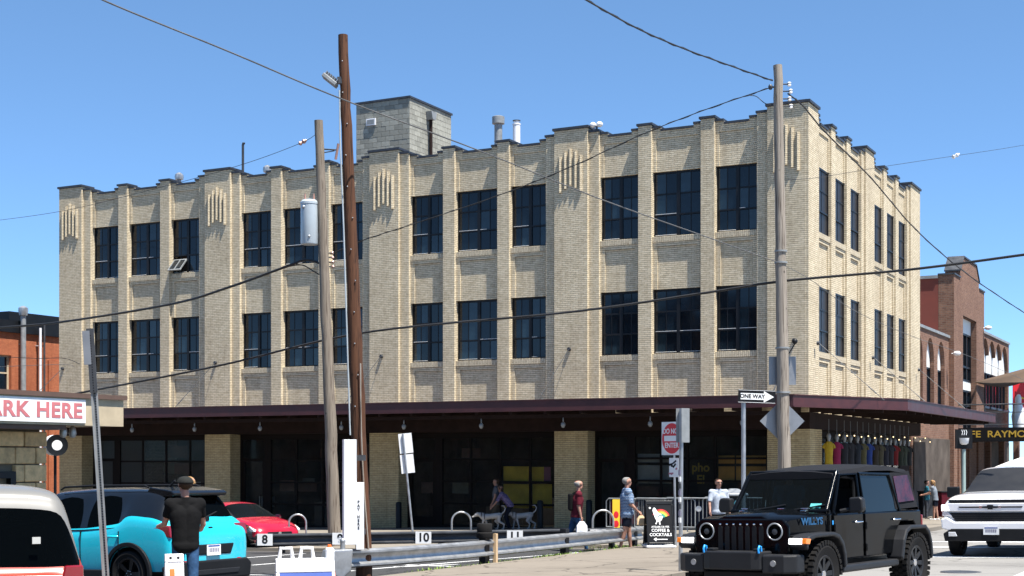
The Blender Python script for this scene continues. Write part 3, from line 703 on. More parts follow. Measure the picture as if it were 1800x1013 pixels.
# ---- canopy round the corner
FY, FX = -3.2, 2.9; YE = side(1750, FX)[0]; ZF0, ZF1 = 4.10, 4.43
edge = [(-33.6, FY), (0.50, FY), (FX, 1.9), (FX, YE)]
m = MB(); m.prism([(-33.6, -0.13), (-33.6, FY + 0.08), (0.46, FY + 0.08), (FX - 0.08, 1.9), (FX - 0.08, YE), (0.26, YE), (0.26, -0.13)], 'z', 4.30, 4.37); m.build('canopy_deck', 'roof_membrane', B)
m = MB(); m.prism([(-33.5, -0.26), (-33.5, FY + 0.10), (0.44, FY + 0.10), (FX - 0.1, 1.9), (FX - 0.1, YE - 0.1), (0.27, YE - 0.1), (0.27, -0.26)], 'z', 4.245, 4.297); m.build('canopy_soffit', 'soffit', B)
for (a, b), mt in zip(zip(edge, edge[1:]), ('canopy_front', 'canopy_red', 'canopy_red')):
    a = Vector(a); b = Vector(b); d = (b - a).normalized(); nn = Vector((d.y, -d.x)); m = MB()
    for (t0, t1, z0, z1) in ((-0.05, 0.0, ZF0, ZF1), (-0.09, 0.035, ZF0 - 0.03, ZF0 - 0.001), (-0.09, 0.03, ZF1 + 0.001, ZF1 + 0.03)):
        q = [a + nn * t0, b + nn * t0, b + nn * t1, a + nn * t1]
        m.add([(p.x, p.y, z) for z in (z0, z1) for p in q], [(3, 2, 1, 0), (4, 5, 6, 7), (0, 1, 5, 4), (1, 2, 6, 5), (2, 3, 7, 6), (3, 0, 4, 7)])
    m.build('canopy_fascia', mt, B)
x = -33.2
while x < 0.4:
    m = MB(); m.box(x, x + 0.10, FY + 0.12, -0.26, 3.98, 4.243); m.build('canopy_joist', 'beam_brown', B); x += 1.32
y = -0.6
while y < YE:
    m = MB(); m.box(0.27, FX - 0.12 if y > 1.8 else 0.6 + 2.2 * (y + 3.2) / 5.1, y, y + 0.10, 3.98, 4.243); m.build('canopy_joist', 'beam_brown', B); y += 1.4
m = MB(); m.box(-33.4, 0.4, FY + 0.55, FY + 0.67, 3.86, 3.978); m.build('canopy_rail', 'beam_brown', B)
def rod(p0, p1):
    m = MB(); p0 = Vector(p0); p1 = Vector(p1); m.cyl(p0, p1, 0.012, n=6); d = (p1 - p0).normalized()
    m.cyl(p0.lerp(p1, .76), p0.lerp(p1, .88), 0.022, n=6)
    n0 = Vector((0, -1, 0)) if abs(p1.y - p0.y) > abs(p1.x - p0.x) else Vector((1, 0, 0))
    m.cyl(p0 - n0 * 0.06, p0 + n0 * 0.03, 0.075, 0.06, n=10); m.build('tie_rod', 'galv_dark', B, smooth=40)
for x in (-32.7, -24.35, -16.38, -8.49, -0.33): rod((x, -0.30, 6.36), (x, FY + 0.35, 4.37))
for y in (0.45, 8.2, 16.6): rod((0.30, y, 6.30), (FX - 0.45, y, 4.37))

# pendant bulbs under the canopy, lamps inside the shops
pend = MB(); pend.cyl((0, 0, 0.0), (0, 0, -0.16), 0.022, n=8); pend.lathe([(0.03, -0.15), (0.075, -0.20), (0.08, -0.26), (0.05, -0.33), (0.0, -0.35)], 12)
pme = pend.mesh('pendant_lamp'); pme.materials.append(MATS['galv_dull']); pme.shade_smooth()
for px in (232, 342, 457, 600, 710, 846, 990, 1143, 1305):
    x, D = front(px, FY + 0.61)
    tag(inst('pendant_lamp', pme, None, (x, FY + 0.61, 3.86)), 'small unlit bulb lamp hanging from the rail under the dark canopy', 'lamp', 'bulb lamps under the canopy')
lm = MB(); lm.lathe([(0.0, 0.05), (0.10, 0.05), (0.10, 0.0)], 14); lm.lathe([(0.085, -0.001), (0.0, -0.03)], 14, mi=1)
lme = lm.mesh('shop_lamp'); lme.materials.append(MATS['steel_black']); lme.materials.append(MATS['lamp_white'])
for px, py, y in ((918, 765, 1.6), (987, 769, 2.4), (985, 761, 1.0), (1330, 755, 1.6)):
    x, D = front(px, y); z = zof(py, D)
    o = thing('shop_lamp', 'small lit white spot lamp hanging in the shop behind the glass', 'lamp', (x, y, z), group='lit lamps in the shop')
    inst('lamp_head', lme, o); k = MB(); k.cyl((0, 0, 0.05), (0, 0, max(0.1, 3.7 - z)), 0.012, n=6); k.build('cord', 'steel_black', o)
for i, (x0, y0, x1, y1, mt, lab) in enumerate((
        (885, 820, 929, 846, 'shade_yellow', 'yellow paper shade on the shopfront grid, upper one left of the brick column'),
        (935, 821, 956, 846, 'shade_yellow', 'narrow yellow shade between the wide yellow one and the pink one'),
        (956, 821, 968, 846, 'shade_pink', 'dusty pink strip shade beside the yellow ones'),
        (885, 851, 931, 893, 'shade_yellow', 'tall yellow shade in the pane row below the wide yellow one'),
        (936, 851, 970, 893, 'shade_yellow', 'tall yellow shade under the dusty pink strip'),
        (1121, 798, 1180, 813, 'shade_grey', 'low grey board in the shopfront above the wide pale board'),
        (1121, 818, 1180, 850, 'shade_grey', 'wide pale grey board in the shopfront behind the road sign'),
        (1263, 801, 1291, 815, 'shade_orange', 'small orange board at the top of the orange set'),
        (1294, 801, 1346, 815, 'shade_orange', 'long flat orange board beside the small orange one'),
        (1263, 820, 1291, 848, 'shade_orange', 'square orange board in the pane row behind the one-way post'),
        (1294, 820, 1346, 848, 'shade_orange', 'wide orange board nearest the corner column'))):
    yy = 0.62 + 0.004 * (i % 3); xa, D = front(x0, yy); xb, D2 = front(x1, yy)
    k = MB(); k.box(xa, xb, yy, yy + 0.02, zof(y1, D), zof(y0, D)); tag(k.build('window_shade', mt), lab, 'shade')
sx_, D = front(1232, 0.60)
tag(text('shop_lettering', 'pho\nEl', 0.42, 'letter_gold', None, (sx_, 0.58, zof(833, D)), bold=0.01), 'dim gold lettering on the shop glass behind the do not enter sign', 'lettering')

# rooftop: block penthouse, vents, floodlights
yp = 2.6; xr, Dp = front(720, yp); xl, _ = front(626, yp); ztop = zof(172, Dp); yb, _ = side(793, xr); yb = min(yb, yp + 7)
H = thing('roof_penthouse', 'grey concrete block penthouse on the flat roof', 'penthouse', (xl, yp, 13.2))
LW, LD, LH = xr - xl, yb - yp, ztop - 13.2
m = MB(); m.box(0.03, LW - 0.03, 0.03, LD, 0, LH - 0.02); m.build('core', 'cmu_joint', H)
m = MB(); m.box(-0.05, LW + 0.05, -0.05, LD + 0.05, LH, LH + 0.08); m.build('roof_edge', 'coping', H)
bw, bh = 0.405, 0.203
def blocks(u0, u1, F):
    cache = {}
    nr = int(LH / bh) + 1
    for r_ in range(nr):
        z0 = LH - (r_ + 1) * bh
        if z0 < -0.2: break
        u = u0 - (bw / 2 if r_ % 2 else 0)
        while u < u1 - 0.02:
            a, b = max(u, u0), min(u + bw, u1); w_ = b - a - 0.012
            if w_ > 0.04:
                k = (round(w_, 2), F)
                if k not in cache:
                    q = MB()
                    if F: q.box(-0.02, 0.03, -w_ / 2, w_ / 2, 0.006, bh - 0.006)
                    else: q.box(-w_ / 2, w_ / 2, -0.03, 0.02, 0.006, bh - 0.006)
                    me = q.mesh('block'); me.materials.append(MATS['cmu']); cache[k] = me
                jt = random.uniform(-0.004, 0.004)
                inst('block', cache[k], H, (LW - 0.03 + jt, (a + b) / 2, z0) if F else ((a + b) / 2, 0.03 + jt, z0))
            u += bw
blocks(0, LW, 0); blocks(0.0, LD, 1)
xv, Dv = front(653, yp); xv -= xl
m = MB(); vz = zof(215, Dv) - 13.2
m.box(xv - 0.22, xv + 0.22, -0.06, -0.005, vz - 0.14, vz + 0.14); m.build('wall_vent', 'pvc_white', H)
m = MB(); m.box(xv - 0.17, xv + 0.17, -0.075, -0.061, vz - 0.09, vz + 0.09); m.build('vent_louvre', 'galv_dull', H)
yd_, Dd = side(753, xr); yd_ -= yp
m = MB(); m.cyl((LW + 0.12, yd_, 0), (LW + 0.12, yd_, LH - 0.55), 0.07, n=10); m.build('downpipe', 'beam_brown', H, smooth=40)
m = MB(); m.prism([(yd_ - 0.22, LH - 0.28), (yd_ + 0.22, LH - 0.28), (yd_ + 0.12, LH - 0.6), (yd_ - 0.12, LH - 0.6)], 'x', LW + 0.01, LW + 0.28); m.build('rain_hopper', 'galv_dull', H)
def roofthing(name, lab, cat, px, pyb, pyt, y, build):
    x, D = front(px, y); t = thing(name, lab, cat, (x, y, 13.2)); build(t, zof(pyt, D) - 13.2, D / FPX); return t
def stack_mush(t, h, s):
    m = MB(); m.lathe([(7 * s, 0), (7 * s, h - 14 * s)], 16); m.lathe([(7.3 * s, h * .62), (7.6 * s, h * .62 + .02), (7.3 * s, h * .62 + .06)], 16); m.build('pipe', 'galv_dull', t, smooth=40)
    m = MB(); m.lathe([(8 * s, h - 14 * s), (11 * s, h - 13 * s), (11 * s, h - 1 * s), (9 * s, h)], 18); m.build('cowl', 'galv_dull', t, smooth=40)
roofthing('roof_vent', 'grey metal flue with a wide drum cowl on the roof', 'vent', 876, 260, 205, 3.0, stack_mush)
def stack_cap(t, h, s):
    m = MB(); m.lathe([(6.5 * s, 0), (6.5 * s, h - 9 * s), (7.2 * s, h - 9 * s), (7.2 * s, h - 7 * s), (5 * s, h - 6 * s), (5 * s, h - 2 * s)], 16); m.build('pipe', 'pvc_white', t, smooth=40)
    m = MB(); m.lathe([(7 * s, h - 2 * s), (7 * s, h - 1 * s), (2 * s, h)], 16); m.build('cap', 'coping', t, smooth=40)
roofthing('roof_vent', 'pale slim flue with a flat dark cap on the roof', 'vent', 908, 255, 211, 3.0, stack_cap)
def stack_gas(t, h, s):
    m = MB(); m.tube([(0, 0, 0), (0, 0, h - 3 * s), (1 * s, 0, h), (3 * s, 0, h - 1 * s)], 2.2 * s, 8); m.lathe([(5 * s, 0), (5 * s, h * .42), (2 * s, h * .5)], 12); m.build('pipe', 'galv_dark', t, smooth=40)
roofthing('roof_vent', 'thin dark hooked vent pipe standing on the roof', 'vent', 427, 305, 252, 2.0, stack_gas)
def mush(t, h, s):
    m = MB(); m.lathe([(3.5 * s, 0), (3.5 * s, h - 8 * s)], 12); m.build('pipe', 'galv_dull', t, smooth=40)
    m = MB(); m.lathe([(7 * s, h - 12 * s), (8 * s, h - 8 * s), (7 * s, h - 3 * s), (3 * s, h)], 8); m.build('cowl', 'galv', t, smooth=30)
roofthing('roof_vent', 'small galvanised turbine cowl above the open window bay', 'vent', 315, 325, 304, 1.5, mush)
roofthing('roof_vent', 'small square-topped galvanised cowl beside the hooked pipe', 'vent', 470, 305, 291, 1.5, mush)
x, D = front(1047, -0.2); t = thing('floodlight', 'white twin floodlight clamped on the parapet cap', 'floodlight', (x, -0.1, 14.08))
for dx in (-0.13, 0.12):
    m = MB(); m.ball((dx, -0.03, 0.17), (0.12, 0.13, 0.10), 12); m.build('lamp_head', 'plastic_white', t, smooth=50)
m = MB(); m.cyl((0, 0, 0), (0, 0, 0.12), 0.04, n=8); m.box(-0.13, 0.13, -0.02, 0.02, 0.09, 0.12); m.build('bracket', 'galv_dark', t)

# ================================================================ NEIGHBOURING BUILDINGS
def cut(o, cutters):
    for c in cutters:
        m = o.modifiers.new('cut', 'BOOLEAN'); m.object = c; m.operation = 'DIFFERENCE'; m.solver = 'EXACT'
    me = evalmesh(o); old = o.data; o.modifiers.clear(); o.data = me
    for c in cutters: drop(c)
    return o
def archpoly(c, w_, z0, zs, n=14):
    return [(c - w_ / 2, z0), (c + w_ / 2, z0)] + [(c + w_ / 2 * math.cos(t), zs + w_ / 2 * 1.25 * math.sin(t)) for t in [math.pi * i / n for i in range(n + 1)]]
N2 = thing('brick_building', 'brown brick arcade building with a stepped gable along the side street', 'building', (0, 17.6, 0))
def nb(m, name, mat, **k): return m.build(name, mat, N2, **k)
yA = 0.0; yB = side(1677)[0] - 17.6; yC = side(1730)[0] - 17.6; yD = side(1781)[0] - 17.6
XW = -0.25
def arcade(y0, y1, ztop, n, wd, zsill, zspring, first):
    m = MB(); m.box(-9, XW, y0 + 0.01, y1 - 0.01, -0.5, ztop); o = nb(m, 'wall', 'brown_brick'); cs = []
    centres = [first + (y1 - first) * (i + 0.25) / n for i in range(n)]
    for c in centres:
        q = MB(); q.prism(archpoly(c, wd, zsill, zspring), 'x', XW - 0.35, XW + 0.3); cs.append(q.build('cutter', 'brown_brick', N2))
    bpy.context.view_layer.update(); cut(o, cs)
    k = MB(); k.box(-9.05, XW + 0.07, y0, y1, ztop + 0.001, ztop + 0.13); nb(k, 'coping', 'galv_dull')
    for c in centres:
        z1 = zspring - 0.35
        p = MB(); p.prism([q for q in archpoly(c, wd - 0.06, z1 + 0.1, zspring)], 'x', XW - 0.26, XW - 0.20)
        wn = MB(); wn.box(XW - 0.27, XW - 0.17, c - wd / 2, c + wd / 2, z1, z1 + 0.09); wn.box(XW - 0.27, XW - 0.17, c - wd / 2, c - wd / 2 + 0.07, zsill, z1); wn.box(XW - 0.27, XW - 0.17, c + wd / 2 - 0.07, c + wd / 2, zsill, z1); wn.box(XW - 0.27, XW - 0.18, c - 0.03, c + 0.03, zsill, z1)
        f = nb(wn, 'arched_window', 'frame_dark'); p.build('arch_panel', 'white_panel', f)
        for a, b in ((c - wd / 2 + 0.07, c - 0.03), (c + 0.03, c + wd / 2 - 0.07)):
            g_ = MB(); g_.box(XW - 0.25, XW - 0.235, a, b, zsill, z1); g_.build('pane', 'window_glass', f)
        s = MB(); s.box(XW - 0.02, XW + 0.09, c - wd / 2 - 0.08, c + wd / 2 + 0.08, zsill - 0.12, zsill - 0.002); s.build('window_sill', 'galv_dull', f)
arcade(yA, yB, 8.40, 3, 1.75, 4.9, 7.0, 0.9)
arcade(yC, yD, 9.45, 4, 2.6, 5.4, 7.6, yC + 1.4)
zG = 11.55; yM = (yB + yC) / 2
m = MB(); m.prism([(yB, -0.5), (yC, -0.5), (yC, zG), (yC - 1.7, zG), (yC - 1.7, zG + .35), (yM + 1.9, zG + 1.15), (yM - 1.9, zG + 1.15), (yB + 1.7, zG + .35), (yB + 1.7, zG), (yB, zG)], 'x', -0.75, 0.0); o = nb(m, 'gable_wall', 'brown_brick')
q = MB(); q.box(-0.5, 0.4, yM - 2.0, yM + 2.0, 3.3, 9.75); cq = q.build('cutter', 'brown_brick', N2); bpy.context.view_layer.update(); cut(o, [cq])
for pl in (((yB - .06, zG), (yB + 1.64, zG)), ((yB + 1.6, zG + .36), (yM - 1.9, zG + 1.16)), ((yM - 1.9, zG + 1.16), (yM + 1.9, zG + 1.16)), ((yM + 1.9, zG + 1.16), (yC - 1.6, zG + .36)), ((yC - 1.64, zG), (yC + .06, zG))):
    (a, za), (b, zb) = pl; k = MB(); k.prism([(a, za + .001), (b, zb + .001), (b, zb + .08), (a, za + .08)], 'x', -0.78, 0.05); nb(k, 'coping', 'galv_dark')
m = MB(); m.box(-9.0, -0.76, yB, yC, -0.5, zG - 0.15); nb(m, 'side_wall', 'maroon_stucco')
m = MB(); m.box(-9.1, -0.77, yB - 0.08, yC, zG - 0.149, zG + 0.0); nb(m, 'roof_edge', 'galv_dull')
fr = MB()
fr.box(-0.42, -0.30, yM - 2, yM + 2, 9.0, 9.75); f = nb(fr, 'gable_window', 'white_panel')
fr = MB(); fr.box(-0.42, -0.30, yM - 2, yM + 2, 6.05, 6.5); nb(fr, 'window_band', 'white_panel')
fr = MB()
for a in (-2.0, -0.7, 0.62, 1.9): fr.box(-0.43, -0.28, yM + a, yM + a + 0.1, 3.3, 6.05); fr.box(-0.43, -0.28, yM + a, yM + a + 0.1, 6.5, 9.0)
for z in (6.5, 7.2, 8.9, 3.3, 5.2, 5.95): fr.box(-0.42, -0.29, yM - 2, yM + 2, z, z + 0.1)
fr.build('mullion_grid', 'frame_dark', f)
for a, b in ((-1.9, -0.7), (-0.6, 0.62), (0.72, 1.9)):
    for z0, z1 in ((6.6, 7.2), (7.3, 8.9), (3.4, 5.2), (5.3, 5.95)):
        g_ = MB(); g_.box(-0.38, -0.365, yM + a, yM + b, z0, z1); g_.build('pane', 'window_glass', f)
# lower front of the arcade: dim cafe fronts between thin brick piers, balcony deck with its railing and sign board
for y in (9.6, 12.4, 15.2, 19, 24, 30, 37):
    m = MB(); m.box(XW + 0.01, XW + 0.35, y, y + 0.55, 0.0, 3.6); nb(m, 'column', 'brown_brick')
m = MB(); m.box(XW + 0.005, XW + 0.06, 0.3, yD - 0.3, 0.3, 3.4); nb(m, 'shopfront', 'interior_dark')
YB_ = 27.4 - 17.6
m = MB(); m.box(XW + 0.02, 7.0, YB_ + 0.06, YB_ + 16, 3.75, 3.98); nb(m, 'balcony_deck', 'steel_black')
m = MB(); m.box(XW + 0.5, 7.0, YB_, YB_ + 0.055, 3.30, 4.0); sg = nb(m, 'sign_board', 'sign_black')
D_ = (Vector((3.0, 27.4)) - CAM).dot(FV)
text('lettering', 'CAFE  RAYMOND', 0.46, 'letter_gold', sg, (1.95, YB_ - 0.004, 3.66), bold=0.008, wide=1.15)
rl = MB()
for z in (4.15, 4.75, 5.15): rl.cyl((XW + 0.1, YB_ + 0.1, z), (7.0, YB_ + 0.1, z), 0.035 if z > 5 else 0.022, n=8)
rl.build('railing', 'galv_dark', N2)
for i in range(6):
    m = MB(); m.box(XW + 0.1 + i * 1.38, XW + 0.16 + i * 1.38, YB_ + 0.07, YB_ + 0.13, 3.98, 5.15); nb(m, 'railing_post', 'galv_dark')
for i in range(4):
    m = MB(); m.cyl((6.9 - i * 0.01, YB_ + 0.6 + 4.5 * i, gz(6.9, 28) + 0.0), (6.9 - i * 0.01, YB_ + 0.6 + 4.5 * i, 3.75), 0.08, n=10); nb(m, 'balcony_post', 'steel_black')
for yy, zz in ((yB - 0.6, 7.6), (yC - 0.25, 9.6)):
    m = MB(); m.ball((0.25, yy, zz), (0.2, 0.16, 0.12), 10); m.cyl((0.0, yy, zz), (0.25, yy, zz), 0.03, n=6); nb(m, 'wall_light', 'plastic_white', smooth=50)
# shade sail, red poster panel with a white hen figure, white parasol, farther blue-grey house
a, b, c = Vector((0.05, 17.6 + yM + 1.2, 6.5)), P3(1830, 640, 92), P3(1815, 672, 84)
m = MB(); n = 8; V = []
for i in range(n + 1):
    for j in range(n + 1):
        u, v = i / n, j / n; p = a.lerp(b, u).lerp(a.lerp(c, u), v); s = 0.5 * math.sin(math.pi * u) * math.sin(math.pi * v); V.append(p - Vector((0, 0, s)))
m.add(V, [(i * (n + 1) + j, (i + 1) * (n + 1) + j, (i + 1) * (n + 1) + j + 1, i * (n + 1) + j + 1) for i in range(n) for j in range(n)])
o = m.build('shade_sail', 'sail_tan', smooth=60); o.modifiers.new('t', 'SOLIDIFY').thickness = 0.02
tag(o, 'tan cloth shade sail stretched over the balcony', 'shade sail')
p = at(1800, 88); t = thing('poster_panel', 'red poster panel standing behind the balcony railing', 'poster', (p.x, p.y, 4.0), TH)
m = MB(); m.box(-0.7, 1.6, -0.03, 0.03, 0, zof(668, 88) - 4.0); m.build('board', 'sign_red', t)
m = MB()
for x in (-0.6, 1.4): m.box(x, x + 0.08, 0.035, 0.11, 0, zof(668, 88) - 4.02)
m.build('post', 'steel_black', t)
p = at(1790, 86); h = thing('hen_figure', 'white hen figure with red comb and yellow beak on the balcony', 'figure', (p.x, p.y, 4.0), TH)
m = MB(); m.lathe([(0.0, 0), (0.30, 0.02), (0.34, 0.5), (0.40, 1.0), (0.30, 1.5), (0.17, 1.85), (0.19, 2.1), (0.12, 2.3), (0.0, 2.34)], 14); m.build('body', 'plastic_white', h, smooth=60)
m = MB(); m.prism([(-0.2, 2.2), (0.16, 2.22), (0.18, 2.5), (0.08, 2.4), (0.0, 2.56), (-0.08, 2.42), (-0.2, 2.52)], 'y', -0.04, 0.04); m.build('comb', 'sign_red', h)
m = MB(); m.cyl((0.15, -0.05, 2.12), (0.42, -0.08, 2.05), 0.07, 0.01, n=8); m.build('beak', 'yellow_sign', h)
m = MB(); m.cyl((1.0, 0.9, -3.7), (1.0, 0.9, -1.0), 0.03, n=8)
p = at(1795, 70); t = thing('parasol', 'white and pink parasol standing under the cafe balcony', 'parasol', (p.x, p.y, gz(p.x, p.y)))
m = MB(); m.lathe([(1.3, 2.15), (0.7, 2.4), (0.0, 2.65)], 8); m.build('canopy', 'plastic_white', t)
m = MB(); m.lathe([(1.28, 2.05), (1.31, 2.06), (1.31, 2.149), (1.28, 2.149)], 8); m.build('valance', 'shade_pink', t)
m = MB(); m.cyl((0, 0, 0), (0, 0, 2.6), 0.03, n=8); m.cyl((0, 0, 0), (0, 0, 0.08), 0.28, n=12); m.build('pole', 'galv_dark', t)
q = thing('house', 'low blue-grey sided house far along the side street', 'building', (1.0, 86, 0))
m = MB(); m.box(0, 16, 0, 12, -1, 10.4); m.build('wall', 'blue_siding', q)
m = MB(); m.box(-0.4, 16.4, -0.4, 12.4, 10.41, 10.8); m.build('roof', 'galv_dull', q)
for i in range(4):
    m = MB(); m.box(1.2 + 3.8 * i, 2.8 + 3.8 * i, -0.06, -0.005, 6.4, 8.6); m.build('window', 'window_glass', q)

# red brick building across the alley on the left
Q = thing('brick_building', 'orange red brick building with grey vent pipes across the alley', 'building', (-45, 0, 0))
m = MB(); m.box(-14, 0, -8, 22, -2.5, 9.1); o = m.build('wall', 'red_brick', Q)
yw0, D0 = side(-40, -45); yw1, D1 = side(20, -45); zw0, zw1 = zof(690, D1), zof(625, D1)
c_ = MB(); c_.box(-0.3, 0.2, yw0, yw1, zw0, zw1); c_ = c_.build('cutter', 'red_brick', Q); bpy.context.view_layer.update(); cut(o, [c_])
m = MB(); m.box(-0.30, -0.2, yw0, yw0 + .1, zw0, zw1); m.box(-0.30, -0.2, yw1 - .1, yw1, zw0, zw1); m.box(-0.30, -0.2, yw0 + .1, yw1 - .1, zw1 - .1, zw1); m.box(-.3, -.2, yw0 + .1, yw1 - .1, (zw0 + zw1) / 2, (zw0 + zw1) / 2 + .08); f = m.build('window', 'beige_fascia', Q)
m = MB(); m.box(-0.27, -0.25, yw0 + .1, yw1 - .1, zw0, zw1 - .1); m.build('pane', 'window_glass', f)
m = MB(); m.box(-0.05, 0.12, yw0 - .1, yw1 + .1, zw0 - .18, zw0 - .002); m.build('window_sill', 'concrete_base', f)
m = MB(); m.box(-14.1, 0.14, -8.1, 22.1, 9.101, 9.75); m.build('roof_edge', 'steel_black', Q)
ya, Da = side(98, -45); m = MB(); m.box(0.001, 0.10, ya - 0.6, ya + 1.4, 0, 7.8); m.build('brick_infill', 'red_brick', Q)
def pipe(px, pyt, r, mat, cap=None):
    y, D = side(px, -44.8); m = MB(); m.cyl((0.32, y, 0.5), (0.32, y, zof(pyt, D)), r, n=12)
    for z in (3, 6, 8.5): m.box(0.0, 0.32, y - 0.03, y + 0.03, z, z + 0.05)
    o = m.build('vent_pipe', mat, Q, smooth=40)
    if cap: m = MB(); zt = zof(pyt, D); m.lathe([(r * 1.5, zt), (r * 1.9, zt + .25), (r * 1.8, zt + .4), (r * .6, zt + .5)], 12, (0.32, y, 0)); m.build('cowl', 'galv', o, smooth=40)
pipe(38, 555, 0.14, 'galv_dull', 1); pipe(68, 577, 0.07, 'pvc_white'); pipe(75, 572, 0.055, 'galv_dark')
ytop, Dt = side(50, -46.5); m = MB(); m.box(-4, -0.6, ytop - 2.2, ytop + 2.0, 9.75, 10.3); m.build('roof_hatch', 'steel_black', Q)

# parking booth
K = thing('parking_booth', 'tan stone parking booth with a park here sign on its roof', 'booth', (-9.4, -24.1, gz(-9.4, -24.1)))
g0 = K.location.z; zr = 3.80 - g0
m = MB(); m.box(-4, -0.10, -5.5, -0.12, -0.3, zr - 0.7); m.build('core', 'stone_joint', K)
rows_ = [(0.0, .44), (.44, .80), (.80, 1.17), (1.17, 1.50), (1.50, 1.87), (1.87, 2.24), (2.24, 2.60), (2.60, 2.93)]
wy0, wy1, wz0, wz1 = -3.3, -0.88, 0.9, 2.10
for r_, (z0, z1) in enumerate(rows_):
    y = 0.0
    k = 0
    while y > -4.6:
        L = random.uniform(0.42, 0.95) if k else (0.62 if r_ % 2 else 0.30)
        a, b = max(y - L, -4.7), y; k += 1; y -= L
        if b <= wy0 or a >= wy1 or z1 <= wz0 + .05 or z0 >= wz1 - .05: segs = [(a, b)]
        else: segs = [(a, wy0), (wy1, b)]
        for s0, s1 in segs:
            if s1 - s0 < 0.1: continue
            m = MB(); m.box(-0.14, 0.0 + random.uniform(-.015, .015), s0 + .012, s1 - .012, z0 + .012, z1 - .012); m.build('stone', 'stone', K, bevel=0.025)
m = MB(); m.box(-0.16, 0.03, wy0, wy0 + .14, wz0, wz1); m.box(-0.16, 0.03, wy1 - .14, wy1, wz0, wz1); m.box(-0.16, 0.03, wy0 + .14, wy1 - .14, wz1 - .14, wz1); m.box(-.16, .03, wy0 + .14, wy1 - .14, wz0, wz0 + .12); m.box(-.14, .02, (wy0 + wy1) / 2 - .05, (wy0 + wy1) / 2 + .05, wz0 + .12, wz1 - .14); f = m.build('window', 'frame_dark', K)
m = MB(); m.box(-0.115, -0.105, wy0 + .14, wy1 - .14, wz0 + .12, wz1 - .14); m.build('pane', 'car_glass', f)
m = MB(); m.box(-4.3, 0.60, -6, 1.62, zr - 0.62, zr - 0.05); m.build('roof_fascia', 'beige_fascia', K)
m = MB(); m.box(-4.35, 0.66, -6.05, 1.68, zr - 0.049, zr + 0.05); m.build('roof_edge', 'booth_trim', K)
m = MB(); m.box(-0.3, 0.55, -5.2, -0.02, zr - 0.72, zr - 0.625); m.build('soffit_board', 'booth_trim', K)
ys0, Dq = side(150, -8.78); ys1 = ys0 - 5.05
m = MB(); m.box(0.602, 0.63, ys1 + 24.1, ys0 + 24.1, zr - 0.57, zr - 0.08); sg = m.build('sign_panel', 'sign_white', K)
text('lettering', 'PARK HERE', 0.43, 'letter_pink', sg, (0.634, ys0 + 24.1 - 0.10, zr - 0.335), rot=(R(90), 0, R(90)), bold=0.014, wide=1.22, spacing=1.08, align='RIGHT')
for dy in (0.35, 0.62):
    m = MB(); m.lathe([(0.03, 0), (0.07, -0.06), (0.085, -0.16), (0.06, -0.24), (0, -0.26)], 12, (0.1, dy, zr - 0.62)); m.build('flood_lamp', 'galv', K, smooth=50)
p = P3(97, 783, 33.5); t = thing('drum_fan', 'white round drum fan with a dark rim behind the booth', 'fan', (p.x, p.y, gz(p.x, p.y)), TH + R(30))
hz = p.z - t.location.z
m = MB(); m.lathe([(0.24, -0.2), (0.245, 0.2)], 24, (0, 0, hz), 'y'); m.build('drum', 'plastic_white', t, smooth=40)
m = MB(); m.lathe([(0.19, -0.201), (0.25, -0.215), (0.25, -0.19)], 24, (0, 0, hz), 'y'); m.build('rim', 'steel_black', t, smooth=40)
m = MB(); m.lathe([(0, -0.205), (0.15, -0.20), (0.16, -0.15)], 24, (0, 0, hz), 'y'); m.build('hub_disc', 'plastic_white', t, smooth=40)
m = MB(); m.cyl((0, 0, 0), (0, 0, hz - 0.24), 0.035, n=10); m.cyl((0, 0, 0), (0, 0, 0.05), 0.3, n=16); m.build('stand', 'steel_black', t)

# across the lot behind the viewer: buildings mirrored in the lower windows and the shop glass
def backdrop(x0, x1, y0, y1, h, mat, lab, nwin, floors):
    t = thing('brick_building', lab, 'building', (x0, y0, gz(x0, y0))); W_ = x1 - x0
    m = MB(); m.box(0, W_, y1 - y0, 0, -0.5, h); m.build('wall', mat, t)
    m = MB(); m.box(-.15, W_ + .15, y1 - y0 - .15, .15, h + .001, h + .25); m.build('coping', 'coping', t)
    for f in range(floors):
        for i in range(nwin):
            c = W_ * (i + .5) / nwin; z0 = 1.2 + f * (h - 1) / floors
            m = MB(); m.box(c - .75, c + .75, .005, .07, z0, z0 + 2.1); w_ = m.build('window', 'frame_dark', t)
            m = MB(); m.box(c - .66, c + .66, .071, .08, z0 + .08, z0 + 2.02); m.build('pane', 'window_glass', w_)
            m = MB(); m.box(c - .85, c + .85, .005, .14, z0 - .14, z0 - .002); m.build('window_sill', 'concrete_base', w_)
backdrop(-38, -14, -66, -80, 15.6, 'brown_brick', 'tall dark brick block mirrored in the lower windows by the corner', 8, 4)
backdrop(-75, -39, -68, -80, 8.0, 'red_brick', 'low red brick row across the lot mirrored in the shop glass', 10, 2)
backdrop(-13, 30, -70, -82, 7.5, 'brown_brick', 'low brown brick row across the street mirrored in the shop glass', 10, 2)

# ================================================================ POLES, WIRES, SIGNS, STREET FURNITURE
def pole(name, lab, base, top, r0, r1, mat, n=14):
    """leaning tapered timber pole with a slightly uneven outline"""
    b = Vector(base); t = Vector(top); o = thing(name, lab, 'utility pole', b); m = MB(); K = 30; pts = []; rr = []
    for i in range(K + 1):
        u = i / K; pts.append((t - b) * u + Vector((random.gauss(0, .006), random.gauss(0, .006), 0 if i else -0.3))); rr.append((r0 + (r1 - r0) * u) * random.uniform(.985, 1.015))
    m.tube(pts, rr, n); m.build('shaft', mat, o, smooth=50); return o, (lambda z: b + (t - b) * ((z - b.z) / (t.z - b.z)))
